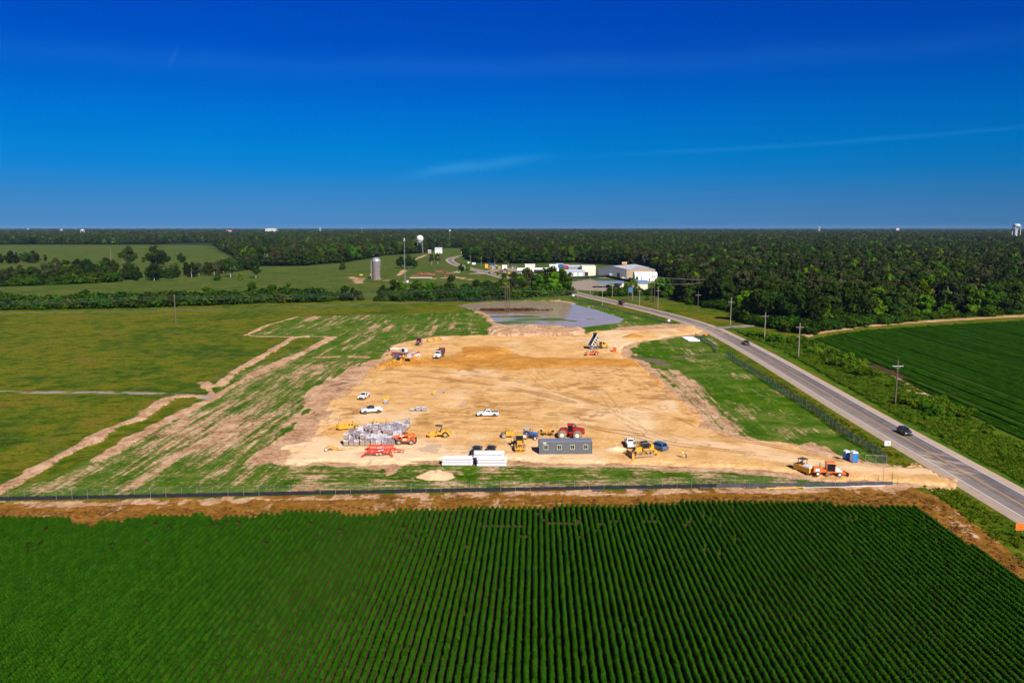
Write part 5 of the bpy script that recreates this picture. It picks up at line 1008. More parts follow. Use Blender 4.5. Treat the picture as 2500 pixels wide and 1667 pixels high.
# pull scraper pan
def pull_pan(label, loc, rz, k=1.0, m_=M_yel, mast=True):
    r = thing('pull_scraper', label, 'scraper', loc, rz, 'pull scrapers')
    B('bowl', [m_, M_clay], r, b_((0, 1.25, .75), (3.4, .10, .75)), b_((0, -1.25, .75), (3.4, .10, .75)), b_((-1.7, 0, .85), (.12, 2.5, 1.0), 1), b_((0, 0, .42), (3.6, 2.4, .12), 1), b_((-.9, 0, .95), (.12, 2.4, .9), 1), b_((1.75, 0, .75), (.12, 2.5, .6), rot=(0, -.3, 0)))
    B('push_frame', m_, r, t_([(-1.7, -1.3, 1.7), (1.8, -1.3, 1.7), (1.8, 1.3, 1.7), (-1.7, 1.3, 1.7), (-1.7, -1.3, 1.7)], .10), *[t_([(x, s*1.3, .5), (x, s*1.3, 1.7)], .09) for x in (-1.7, 0, 1.8) for s in (-1, 1)], b_((-2.4, 0, 1.2), (1.3, .5, .4)))
    B('apron', m_, r, p_([(1.9, .4), (2.3, .8), (2.2, 1.3), (2.1, 1.3), (2.15, .85), (1.85, .5)], -1.2, 1.2)); B('draw_bar', m_, r, t_([(2.0, 1.2, .8), (4.3, 0, .6)], .12), t_([(2.0, -1.2, .8), (4.3, 0, .6)], .12))
    if mast: B('mast', m_, r, t_([(-.2, 1.3, 1.6), (-.2, 1.3, 3.0)], .06), c_((-.2, 1.3, 3.0), (-.2, 1.3, 3.15), .12))
    for y in (-.9, -.3, .3, .9): wheel(r, -2.6, y, .5, .5, .42, M_yrim, M_mudrub)
    r.scale = (k, k, k); return r
v = at(845, 1047); pull_pan('yellow pull scraper pan with a mast at the left end of the pallets', v, R(194))
v = at(928, 1040); pull_pan('yellow scraper half hidden behind the wrapped pallets', v, R(4), .95, M_ydirt, False)
v = at(1052, 834); pull_pan('first of two small yellow scrapers behind the far red tractor', v, R(200), .75, M_ydirt, False)
v = at(1067, 831); pull_pan('second of two small yellow scrapers, the one farther from the red tractor', v, R(200), .75, M_ydirt, False)
# far red tractor
v = at(1023, 842); r = thing('wheel_tractor', 'dark red tractor facing the camera at the far left corner of the pad', 'tractor', v, TOWARD-.08, 'tractors on the sand')
B('hood', [M_mar, M_dark], r, p_([(.4, 1.1), (.4, 2.05), (2.3, 1.85), (2.7, 1.6), (2.7, .9), (2.3, .85)], -.48, .48), b_((2.71, 0, 1.3), (.05, .75, .6), 1)); B('chassis', M_dark, r, b_((.4, 0, .95), (4.2, .6, .5)), b_((2.0, 0, .65), (.25, 1.7, .25)), b_((2.9, 0, .8), (.4, .9, .5)))
cabin(r, -1.2, .4, .8, 1.3, 2.95, M_dark, M_mar, .06, 'cab', .2)
for s in (-1, 1):
    B('fender', M_mar, r, p_([(-1.7, 1.4), (-1.3, 1.95), (-.6, 1.95), (0, 1.5), (-.1, 1.45), (-.65, 1.83), (-1.25, 1.83), (-1.6, 1.35)], s*.6, s*1.25)); wheel(r, -.85, s*1.0, .98, .98, .58, M_wrim, M_mudrub, 'wheel', 18, .5); wheel(r, 2.0, s*.95, .68, .68, .44, M_wrim, M_mudrub, 'wheel', 14, .5); B('headlight', M_lamp, r, b_((2.72, s*.3, 1.65), (.05, .2, .12)))
B('exhaust_stack', M_dark, r, c_((.6, -.55, 1.9), (.6, -.55, 3.1), .07))
# crawler dozers
def dozer(label, loc, rz, k=1.0, body=M_yel, trk=M_clay, cage=True, ripper=True, group='bulldozers'):
    r = thing('bulldozer', label, 'bulldozer', loc, rz, group)
    for s in (-1, 1):
        m = MB(); cx = [(-1.75, .55, .48), (1.75, .45, .42), (-.75, 1.28, .42)]      # rear idler, front idler, raised sprocket
        prof = [(-1.75, .07), (1.75, .05), (2.12, .25), (2.17, .5), (2.0, .80), (-.55, 1.68), (-.95, 1.68), (-1.2, 1.5), (-2.1, .95), (-2.23, .6), (-2.1, .25)]
        n = len(prof); inn = [(x*.91-.0, .1+(z-.1)*.86+.05) for x, z in prof]
        for i in range(n):
            j = (i+1) % n; a, b, c, d = prof[i], prof[j], inn[j], inn[i]; y0, y1 = s*.75, s*1.35
            v8 = [(a[0], y0, a[1]), (b[0], y0, b[1]), (b[0], y1, b[1]), (a[0], y1, a[1]), (d[0], y0, d[1]), (c[0], y0, c[1]), (c[0], y1, c[1]), (d[0], y1, d[1])]
            m.add(v8, [(0, 1, 2, 3), (7, 6, 5, 4), (0, 4, 5, 1), (2, 6, 7, 3), (1, 5, 6, 2), (3, 7, 4, 0)])
            L = math.hypot(b[0]-a[0], b[1]-a[1]); q = max(1, int(L/.26)); ang = math.atan2(b[1]-a[1], b[0]-a[0])
            for t in range(q): u_ = (t+.5)/q; m.box((a[0]+(b[0]-a[0])*u_, s*1.05, a[1]+(b[1]-a[1])*u_), (.05, .62, .10), rot=(0, -ang, 0))
        m.build('track', trk, r); B('track_frame', trk, r, b_((0, s*1.05, .45), (3.3, .40, .40)), *[c_((x, s*.84, z), (x, s*1.26, z), q*.85, q*.85, 18) for x, z, q in cx])
    B('hull', [body, M_dark], r, b_((-.2, 0, 1.05), (3.8, 1.4, .8)), p_([(.35, 1.4), (.35, 2.25), (1.9, 2.1), (2.05, 1.4)], -.6, .6), b_((2.06, 0, 1.75), (.05, 1.0, .6), 1), b_((-1.7, 0, 1.75), (.9, 1.9, .7)), *[b_((-.6, s*.98, 1.78), (1.9, .55, .22)) for s in (-1, 1)])
    B('blade', [body, trk], r, *[b_((2.95-.10*abs(a), 0, .62+.42*a), (.10, 3.7, .5), 1, rot=(0, a*.35, 0)) for a in (-1, 0, 1)], *[b_((2.93, s*1.82, .7), (.5, .08, 1.2)) for s in (-1, 1)])
    B('push_arms', trk, r, *[b_((1.5, s*1.5, .45), (2.9, .18, .26)) for s in (-1, 1)], *[c_((1.6, s*.55, 1.75), (2.75, s*.6, 1.0), .09) for s in (-1, 1)])
    cabin(r, -1.15, .35, .72, 1.75, 3.05, M_dark, M_black, .06, 'cab', .15)
    if cage: B('roll_cage', M_dark, r, *[t_([(.45, y, 2.2), (.45, y, 3.1), (1.9, y, 3.1), (2.0, y, 2.0)], .05) for y in (-.85, 0, .85)], *[t_([(x, -.85, 3.1), (x, .85, 3.1)], .04) for x in (.45, .9, 1.4, 1.9)], *[t_([(x, -.85, 2.2), (x, -.85, 3.1)], .03) for x in (.9, 1.4)], t_([(.45, -.85, 2.65), (1.95, -.85, 2.65)], .03))
    B('tank', body, r, b_((-1.95, 0, 2.2), (.7, 1.5, .9), top=(.85, .9))); B('exhaust_stack', M_dark, r, c_((1.1, .35, 2.2), (1.1, .35, 2.95), .07))
    if ripper: B('ripper', body, r, b_((-2.7, 0, 1.0), (.7, 1.5, .7), top=(.7, .9)), b_((-3.1, 0, .75), (.25, 1.9, .3)), *[b_((-3.15, y, .35), (.25, .14, .8)) for y in (-.6, 0, .6)], *[c_((-2.1, y, 1.5), (-3.0, y, 1.0), .09) for y in (-.4, .4)])
    B('beacon', M_ylw, r, c_((-1.0, .3, 3.2), (-1.0, .3, 3.4), .08)); r.scale = (k, k, k); return r
v = at(1569, 1113); dozer('large yellow bulldozer with clay caked tracks in front of the blue car', v, R(193), 1.02)
v = at(971, 889); dozer('small yellow bulldozer with dark cab on the heap of fresh fill', v, R(168), .78, M_yel, M_ydirt, False, False)
# truck mounted telescopic excavator and its neighbours
v = at(977, 868); r = thing('telescopic_excavator', 'white truck mounted excavator with thick boom pointing left', 'excavator', v, R(6), 'machines at the far left of the pad')
B('chassis', [M_mar, M_dark], r, b_((0, 0, 1.0), (6.6, 2.2, .45)), b_((0, 0, .7), (6.2, .9, .3), 1), b_((2.9, 0, 1.3), (.8, 2.2, .5)))
B('upper_house', M_white, r, b_((1.5, .35, 1.95), (2.8, 1.5, 1.3), top=(.9, .9)), b_((2.6, 0, 1.7), (.8, 2.1, .8))); cabin(r, .5, 1.9, .5, 1.5, 3.05, M_white, M_white, .05, 'cab').location = (0, -.75, 0)
B('boom', M_white, r, c_((1.0, .3, 2.6), (-2.2, .3, 2.75), .34, .32, 14), c_((-2.2, .3, 2.75), (-4.0, .3, 2.75), .24, .24, 12)); B('bucket', M_dark, r, p_([(-3.9, 2.9), (-4.7, 2.7), (-4.8, 2.0), (-4.2, 1.8), (-3.9, 2.2)], -.5, 1.1)); B('hand_rail', M_dark, r, t_([(-.3, -.9, 2.4), (-.3, -.9, 3.6), (1.2, -.9, 3.7)], .04))
for s in (-1, 1):
    for x in (2.3, -1.3, -2.4): wheel(r, x, s*.95, .52, .52, .36, M_rim)
v = at(978, 879); r = thing('utility_quad', 'small red utility vehicle behind the small bulldozer', 'utility vehicle', v, R(-4), 'machines at the far left of the pad')
B('body', [M_ired, M_dark], r, p_([(1.4, .45), (1.35, .85), (.6, 1.0), (-1.4, .95), (-1.4, .45)], -.7, .7), b_((-.8, 0, 1.0), (1.2, 1.3, .15), 1)); B('roll_cage', M_dark, r, *[t_([(.6, y, .95), (.3, y, 1.8), (-.5, y, 1.8), (-.6, y, .95)], .04) for y in (-.65, .65)], b_((-.1, 0, 1.83), (.9, 1.35, .05))); B('seat', M_dark, r, b_((-.25, 0, 1.0), (.4, 1.2, .2)), b_((-.45, 0, 1.25), (.1, 1.2, .4)))
for s in (-1, 1):
    for x in (.95, -.95): wheel(r, x, s*.62, .33, .33, .24)
v = at(968, 874); r = thing('water_pump', 'dark blue skid mounted pump behind the small bulldozer', 'pump', v, R(10), 'machines at the far left of the pad'); dk = mat('dark blue paint', (.03, .045, .10), .5, dust=.2)
B('housing', dk, r, b_((0, 0, .95), (2.2, 1.3, 1.1), top=(.92, .9))); B('skid', M_dark, r, b_((0, .5, .25), (2.8, .15, .3)), b_((0, -.5, .25), (2.8, .15, .3))); B('pump_casing', M_steel, r, c_((1.1, 0, .7), (1.6, 0, .7), .35)); B('exhaust_pipe', M_dark, r, c_((-.5, 0, 1.5), (-.5, 0, 2.0), .07))
v = at(990, 874); r = thing('tool_chest', 'dark blue site tool chest beside the grey tank', 'tool chest', v, R(4), 'machines at the far left of the pad'); B('chest', dk, r, b_((0, 0, .55), (1.6, .9, 1.0))); B('lid', dk, r, b_((0, 0, 1.12), (1.65, .95, .14), top=(.95, .9)))
v = at(1000, 873); r = thing('water_tank', 'pale grey cube tank in a cage left of the red and white loader', 'tank', v, R(4), 'machines at the far left of the pad'); B('tank', mat('tank plastic', (.50, .54, .55), .5), r, b_((0, 0, .85), (1.5, 1.4, 1.35))); B('cage', M_steel, r, *[t_([(-.78, -.73, z), (.78, -.73, z), (.78, .73, z), (-.78, .73, z), (-.78, -.73, z)], .03) for z in (.15, .6, 1.05, 1.55)], *[t_([(x, -.74, .1), (x, -.74, 1.55)], .025) for x in (-.75, -.25, .25, .75)], b_((0, 0, .08), (1.6, 1.5, .14)))
v = at(1013, 873); r = thing('compact_loader', 'red and white loader with slanted red arm beside the grey tank', 'loader', v, R(2), 'machines at the far left of the pad')
B('body', M_white, r, p_([(-1.6, .45), (-.6, 1.0), (.3, 1.35), (1.5, 1.75), (2.0, 1.5), (2.1, .7), (1.6, .45)], -.75, .75)); B('arm', M_ired, r, *[b_((-.2, y, 1.45), (4.0, .22, .32), rot=(0, -.42, 0)) for y in (-.85, .85)], b_((1.5, 0, 2.15), (.8, 1.9, .35))); B('hopper', M_grey, r, b_((-.4, 0, 2.0), (1.5, 1.5, .7), top=(1.15, 1.15))); B('bucket', M_ired, r, p_([(-1.9, .2), (-2.6, .3), (-2.4, .9), (-1.9, .9)], -1.0, 1.0))
for s in (-1, 1):
    for x in (1.3, -.7): wheel(r, x, s*.85, .48, .48, .34, M_wrim)
# pneumatic roller and road broom by the entrance
v = at(1963, 1153); r = thing('pneumatic_roller', 'yellow rubber tyred roller with white hood beside the orange broom', 'roller', v, R(-62), 'rollers')
B('body', [M_yel, M_dark], r, b_((.9, 0, 1.0), (2.3, 1.75, 1.0)), b_((-1.3, 0, 1.05), (1.7, 1.75, 1.1)), b_((-.1, 0, .9), (1.0, 1.6, .6)), b_((2.06, 0, 1.1), (.04, 1.0, .12), 1)); B('hood', M_white, r, b_((1.0, 0, 1.6), (2.1, 1.6, .28), top=(.9, .88)))
B('roll_frame', M_dark, r, *[c_((x, s*.68, 1.4), (x, s*.68, 2.8), .06) for x in (-1.1, .0) for s in (-1, 1)]); B('canopy', M_dark, r, b_((-.55, 0, 2.85), (1.5, 1.6, .10))); B('seat', M_dark, r, b_((-.7, 0, 1.7), (.45, .5, .15)), b_((-.92, 0, 2.0), (.1, .5, .5))); B('steering_wheel', M_dark, r, c_((-.15, 0, 1.95), (-.12, 0, 2.0), .2))
for x, ys in ((1.45, (-.66, -.22, .22, .66)), (-1.5, (-.5, 0, .5))):
    for y in ys: wheel(r, x, y, .44, .44, .30, M_yrim, M_rub)
v = at(2022, 1160); r = thing('road_broom', 'orange ride on road broom with white front tank at the site entrance', 'road sweeper', v, R(-9), 'road sweepers')
B('engine_hood', [M_rorg, M_white], r, b_((-2.2, 0, 1.2), (1.7, 1.4, .95), top=(.92, .9)), b_((-2.3, -.66, 1.2), (.8, .03, .55), 1, rot=(-.07, 0, 0)), b_((-1.0, 0, 1.1), (.9, 1.3, .6))); cabin(r, -.55, 1.15, .72, 1.0, 2.7, M_rorg, M_rorg, .05, 'cab', .22)
B('frame', M_rorg, r, b_((0, 0, .75), (5.6, .7, .3)), b_((.6, -.0, .95), (1.4, 1.3, .3)), b_((2.8, 0, .7), (1.0, .5, .25)))
B('water_tank', M_white, r, p_([(1.2, .95), (1.25, 1.85), (1.6, 1.85), (2.5, 1.15), (2.4, .85)], -.6, .6)); B('exhaust_stack', M_dark, r, c_((-1.7, .3, 1.6), (-1.7, .3, 2.6), .06)); B('brush', M_mudrub, r, c_((-.35, -1.0, .45), (.35, 1.0, .45), .42, .42, 20))
B('brush_cover', M_rorg, r, p_([(-.65, .6), (-.4, .95), (.3, .95), (.6, .6), (.5, .6), (.25, .85), (-.35, .85), (-.55, .6)], -1.05, 1.05)); B('blade', M_mar, r, b_((3.45, 0, .5), (.12, 2.0, .75), rot=(0, .25, .3)))
B('blade_arm', M_rorg, r, t_([(2.4, .3, .7), (3.4, .3, .5)], .09), t_([(2.4, -.3, .7), (3.4, -.3, .5)], .09)); B('mirror', M_dark, r, b_((1.15, -.95, 2.4), (.08, .2, .35)), b_((1.15, .95, 2.4), (.08, .2, .35)))
for s in (-1, 1):
    wheel(r, -2.2, s*.75, .48, .48, .32, M_wrim, M_rub); wheel(r, 2.05, s*.75, .48, .48, .32, M_wrim, M_rub); B('headlight', M_lamp, r, b_((1.18, s*.55, 2.72), (.1, .2, .12)))
# ------------------------------------------------------------------ site office
c0 = at(1317, 1108.5); c1 = at(1445, 1107.5); L = (c1-c0).length; an = math.atan2(c1.y-c0.y, c1.x-c0.x); Wd = 2.5; Ho = 2.75
r = thing('site_office', 'long dark grey corrugated container office with four windows', 'office container', (c0+c1)/2, an)
M_off = mat('office grey steel', (.105, .115, .135), .5, dust=.06); M_offr = mat('office roof steel', (.17, .20, .27), .45, dust=.1)
m = MB(); n = int(L/.16); yf = lambda k: .035 if (k//2) % 2 else 0.0
for sg, y0 in ((1, 0.0), (-1, Wd)):
    for k in range(n):
        x0, x1 = -L/2+L*k/n, -L/2+L*(k+1)/n; a, b = y0-sg*yf(k), y0-sg*yf(k+1)
        q = [(x0, a, .15), (x1, b, .15), (x1, b, Ho+.1), (x0, a, Ho+.1)]; m.quad(*(q if sg > 0 else q[::-1]))
ne = 14
for sg, xx in ((1, L/2), (-1, -L/2)):
    for k in range(ne): m.quad((xx+.03*(k % 2), Wd*k/ne, .15), (xx+.03*((k+1) % 2), Wd*(k+1)/ne, .15), (xx+.03*((k+1) % 2), Wd*(k+1)/ne, Ho+.1), (xx+.03*(k % 2), Wd*k/ne, Ho+.1))
m.build('wall', M_off, r)
B('roof', M_offr, r, b_((0, Wd/2, Ho+.16), (L+.06, Wd+.1, .14), top=(.995, .98)))
B('frame', M_off, r, *[b_((x, y, Ho/2+.1), (.16, .16, Ho+.1)) for x in (-L/2, L/2) for y in (0, Wd)], b_((0, -.02, .14), (L, .12, .16)), b_((0, Wd, .14), (L, .12, .16)))
B('support_block', M_clay, r, *[b_((x, y, .0), (.4, .4, .25)) for x in (-L/2+.4, -1.0, 1.3, L/2-.4) for y in (.2, Wd-.2)])
M_wfr = mat('cream window frame', (.62, .64, .42), .5)
for i in range(4):
    x = -L/2+L*(0.122+0.253*i); w_ = B('window', M_glass, r, b_((x, -.06, 1.62), (.82, .06, .92)))
    B('frame', M_wfr, w_, b_((x, -.085, 1.62+.50), (.98, .07, .08)), b_((x, -.085, 1.62-.50), (.98, .07, .08)), b_((x-.45, -.085, 1.62), (.08, .07, .92)), b_((x+.45, -.085, 1.62), (.08, .07, .92)), b_((x, -.085, 1.62), (.05, .07, .92)))
B('sign_plate', [M_white, M_dark], r, b_((-L/2+1.18, -.07, Ho-.18), (.66, .03, .40)), b_((-L/2+1.06, -.089, Ho-.13), (.16, .01, .12), 1), b_((-L/2+1.28, -.089, Ho-.13), (.14, .01, .12), 1), b_((-L/2+1.18, -.089, Ho-.29), (.46, .01, .04), 1))
# ------------------------------------------------------------------ white pipes, each one its own
def pipe(loc, rz, Lp, rad, label, group, mark=None):
    o = thing('drain_pipe', label, 'pipe', loc, rz, group)
    key = ('pipe', round(Lp, 2), round(rad, 2))
    if key not in _wc:
        m = MB(); n = 16
        for ra, fl in ((rad, 1), (rad*.90, -1)):
            A_ = [[(x, ra*math.cos(2*math.pi*i/n), ra*math.sin(2*math.pi*i/n)) for i in range(n)] for x in (-Lp/2, Lp/2-.55)]
            m.add(A_[0]+A_[1], [(i, (i+1) % n, n+(i+1) % n, n+i)[::fl] for i in range(n)], 0, True)
        m.add([(-Lp/2, q*math.cos(2*math.pi*i/n), q*math.sin(2*math.pi*i/n)) for q in (rad, rad*.9) for i in range(n)], [(i, n+i, n+(i+1) % n, (i+1) % n) for i in range(n)])
        q = MB(); q.lathe_y([(rad*.9, Lp/2-.6), (rad*1.0, Lp/2-.6), (rad*1.09, Lp/2-.45), (rad*1.09, Lp/2), (rad*.92, Lp/2), (rad*.9, Lp/2-.6)], 1, (0, 0, 0), 16)
        q.v = [(b, -a, c) for a, b, c in q.v]; _wc[key] = (m.mesh('barrel', M_pipe), q.mesh('bell_end', M_pipe))
    link('barrel', _wc[key][0], o); link('bell_end', _wc[key][1], o)
    if mark: B('end_mark', mark, o, *[b_((x, 0, rad+.006), (.5, .10, .02)) for x in (-Lp/2+.4, Lp/2-.9)], b_((Lp/2-.75, -rad*.72, rad*.72), (.12, .04, .04)))
    return o
M_grn = mat('green spray mark', (.05, .55, .10), .7)
def pipestack(px0, px1, py, rows_, rad, lab, group, z0=0.0, off=0.0, depth=3, mark=None):
    a, b = at(px0, py), at(px1, py); Lp = (b-a).length; an = math.atan2(b.y-a.y, b.x-a.x); mid = (a+b)/2; nv = Vector((-math.sin(an), math.cos(an), 0))
    names = ('bottom', 'middle', 'top', 'upper')
    for k in range(rows_):
        for j in range(depth):
            p = mid+nv*(rad*2.12*j+rad*(1.0 if rows_ > 1 else 1)+off)+Vector((0, 0, z0+rad*(1+2.25*k)))+Vector((math.cos(an), math.sin(an), 0))*rng.uniform(-.12, .12)
            lb = '%s pipe in the %s layer of the %s' % ('front' if j == 0 else ('middle' if j == 1 else 'rear'), names[k], lab)
            pipe(p, an+(math.pi if (k+j) % 2 else 0), Lp, rad, lb, group, mark)
        if k: B('timber_spacer', M_wood, None, *[b_((0, 0, 0), (.10, rad*2*depth, .08))]).location = (0, 0, 0)
    return mid, an, nv
def clean_spacers():
    for o in [o for o in bpy.data.objects if o.name.startswith('timber_spacer')]: bpy.data.objects.remove(o)
pipestack(1080, 1153, 1137, 3, .285, 'left stack of white pipes', 'white drain pipes in two stacks')
pipestack(1164, 1236, 1139, 3, .285, 'right stack of white pipes', 'white drain pipes in two stacks')
pipestack(1157, 1230, 1137, 2, .30, 'green marked bundle atop the right stack', 'green marked pipes on top', 1.60, .35, 3, M_grn)
clean_spacers()
# pipes lying on the grass by the road
a, b = at(1671, 826), at(1684, 825); pipe((a+b)/2+Vector((0, 0, .35)), 0.05, 4.2, .35, 'single short white pipe lying left of the pipe row on the grass', 'white pipes on the far grass')
for k in range(11):
    t = k/10; p = P(1679+16*t, 825.5+8.5*t); pipe((p.x, p.y, .35), 0.02, 5.0, .35, 'white pipe in the slanting row on the far grass', 'white pipes on the far grass')
# ------------------------------------------------------------------ wrapped pallets
M_blk = mat('tan block stack', (.36, .27, .21), .9, var=.25, sc=8)
M_wrap = bpy.data.materials.new('white plastic wrap'); M_wrap.use_nodes = True; t = NT(M_wrap.node_tree); q = M_wrap.node_tree.nodes['Principled BSDF']; g = t.n('ShaderNodeTexCoord').outputs['Object']; rd_ = t.n('ShaderNodeObjectInfo').outputs['Random']
t.L(t.mix(t.ss(t.m('ADD', t.noise(g, 2.2, 4, .65), t.m('MULTIPLY', t.m('SUBTRACT', rd_, .5), .35)), .36, .60), (.62, .59, .64, 1), (.22, .19, .22, 1)), q.inputs['Base Color']); q.inputs['Roughness'].default_value = .35
def pal_mesh(h, open_):
    m = MB(); s = .53
    for z in range(int(h/.2)):
        for i in (-1, 1):
            for j in (-1, 1): m.box((i*s/2, j*s/2, .15+.2*z+.1), (s-.02, s-.02, .185))
    m.box((0, 0, .07), (1.1, 1.1, .13), 1); w_ = MB(); z0 = .15+h*(.70 if open_ else .38); n = 7; vs = []
    for j in range(4):
        zz = z0+(h+.17-z0)*j/3
        for i in range(4*n):
            e, t_ = divmod(i, n); t_ = t_/n*2-1; p = [(1, t_), (-t_, 1), (-1, -t_), (t_, -1)][e]; k = .565+rng.uniform(-.02, .035)
            vs.append((p[0]*k, p[1]*k, zz+rng.uniform(-.04, .04)))
    N_ = 4*n; w_.add(vs, [(j*N_+i, j*N_+(i+1) % N_, (j+1)*N_+(i+1) % N_, (j+1)*N_+i) for j in range(3) for i in range(N_)])
    top = vs[-N_:]; inn = [(x*.55, y*.55, z+rng.uniform(.02, .14)) for x, y, z in top]; w_.add(top+inn+[(0, 0, h+.28)], [(i, (i+1) % N_, N_+(i+1) % N_, N_+i) for i in range(N_)]+[(N_+i, N_+(i+1) % N_, 2*N_) for i in range(N_)])
    return m.mesh('block_stack', [M_blk, M_wood]), w_.mesh('plastic_wrap', M_wrap)
PALS = [(pal_mesh(h, o_), h) for h, o_ in ((1.2, False), (1.4, True), (1.0, True), (1.4, False), (1.2, True), (1.0, False))]
o0 = at(846, 1087); ux = Vector((math.cos(AXD), -math.sin(AXD), 0)); uy = Vector((math.sin(AXD), math.cos(AXD), 0)); G = 'wrapped pallets of blocks'
for j in range(13):
    for i in range(9):
        if rng.random() < .07 or (j > 9 and i < j-9): continue
        p = o0+ux*(i*1.27+rng.uniform(-.07, .07)+.12*j)+uy*(j*1.42+rng.uniform(-.12, .12)); z = gz(p.x, p.y); st_ = rng.random() < .10
        lv = 0; zz = z
        while lv < (2 if st_ else 1):
            (mb, mw), h = rng.choice(PALS); front = j == 0 and lv == 0
            o = thing('wrapped_pallet', 'white wrapped block pallet%s, row %d from the front, column %d from left' % (' stacked on another' if lv else '', j+1, i+1) if j else 'white wrapped block pallet in the front row, column %d from the left%s' % (i+1, ', stacked on another' if lv else ''), 'pallet', (p.x, p.y, zz), an*0+rng.uniform(-.06, .06)-AXD, G)
            link('block_stack', mb, o); link('plastic_wrap', mw, o); zz += h+.2; lv += 1
# grey covered stacks on the pad
M_gp = mat('grey block', (.30, .31, .33), .9, var=.15); M_gw = mat('pale tarp', (.50, .53, .58), .6, var=.15)
for (px, py), lab, hh in (((1007, 1003), 'low grey block stack, leftmost of the three by the small puddle', .5), ((1021.5, 1003), 'grey covered block stack with greenish base, middle of three', .95), ((1036, 1003.5), 'grey covered block stack, rightmost of three', .95), ((942, 985), 'grey block stack in front of the orange barrels', .8)):
    v = at(px, py); o = thing('block_pallet', lab, 'pallet', v, rng.uniform(-.1, .1), 'grey block stacks on the pad')
    B('block_stack', [M_gp, M_wood], o, *[b_((i*.36-.36, j*.36-.36, .14+.2*z+.1), (.34, .34, .19)) for i in range(3) for j in range(3) for z in range(int(hh/.2))], b_((0, 0, .06), (1.15, 1.15, .12), 1)); B('tarp', M_gw, o, b_((0, 0, hh+.20), (1.2, 1.2, .16), top=(.9, .9)))
for px, py, lab in ((937.5, 977, 'left'), (942.5, 976.5, 'middle'), (947, 977, 'right')):
    v = at(px, py); o = thing('traffic_barrel', 'orange and white traffic barrel, %s one behind the grey blocks' % lab, 'barrel', v, 0, 'traffic barrels'); B('drum', [M_org, M_ylw], o, *[c_((0, 0, .08+.22*k), (0, 0, .30+.22*k), .30-.02*k, .28-.02*k, 14, k % 2) for k in range(4)]); B('base', M_rub, o, c_((0, 0, 0), (0, 0, .09), .42, .40, 14))
# ------------------------------------------------------------------ portable toilets
M_toil = mat('toilet blue plastic', (.02, .20, .55), .4); M_toio = mat('toilet orange plastic', (.85, .09, .01), .4); M_trf = mat('translucent white roof', (.78, .80, .82), .4)
def toilet(px, py, rz, mt, lab, side=None):
    v = at(px, py); o = thing('portable_toilet', lab, 'portable toilet', v, rz, 'portable toilets'); w_ = .58
    B('cabin_shell', [side or mt, M_dark], o, b_((0, 0, .09), (1.2, 1.2, .18), 1), b_((-.56, 0, 1.15), (.06, 1.16, 1.95)), b_((0, .56, 1.15), (1.16, .06, 1.95)), b_((0, -.56, 1.15), (1.16, .06, 1.95)), b_((-.5, 0, 2.1), (.1, 1.0, .06)))
    B('door_frame', mt, o, b_((.55, .5, 1.15), (.10, .20, 1.97)), b_((.55, -.5, 1.15), (.10, .20, 1.97)), b_((.55, 0, 2.09), (.10, .82, .10)))
    B('roof', M_trf, o, px_([(-.62, 2.1), (-.6, 2.24), (-.42, 2.42), (-.15, 2.50), (.15, 2.50), (.42, 2.42), (.6, 2.24), (.62, 2.1)], -.61, .61))
    d = B('door', mt, o, b_((.545, 0, 1.12), (.05, .84, 1.86)), b_((.575, 0, 1.55), (.03, .6, .7)), b_((.575, 0, .65), (.03, .6, .7))); B('handle', M_dark, d, b_((.60, .33, 1.15), (.05, .08, .16))); return o
toilet(2066.5, 1125.5, -math.pi/2+.12, M_toil, 'blue portable toilet with white roof, left one of the pair by the entrance', None)
toilet(2084, 1127.5, -math.pi/2+.12, M_toil, 'blue portable toilet with white side, right one of the pair by the entrance', M_trf)
toilet(1500.5, 858.5, -math.pi/2, M_toio, 'orange portable toilet with white roof beside the tipping truck')
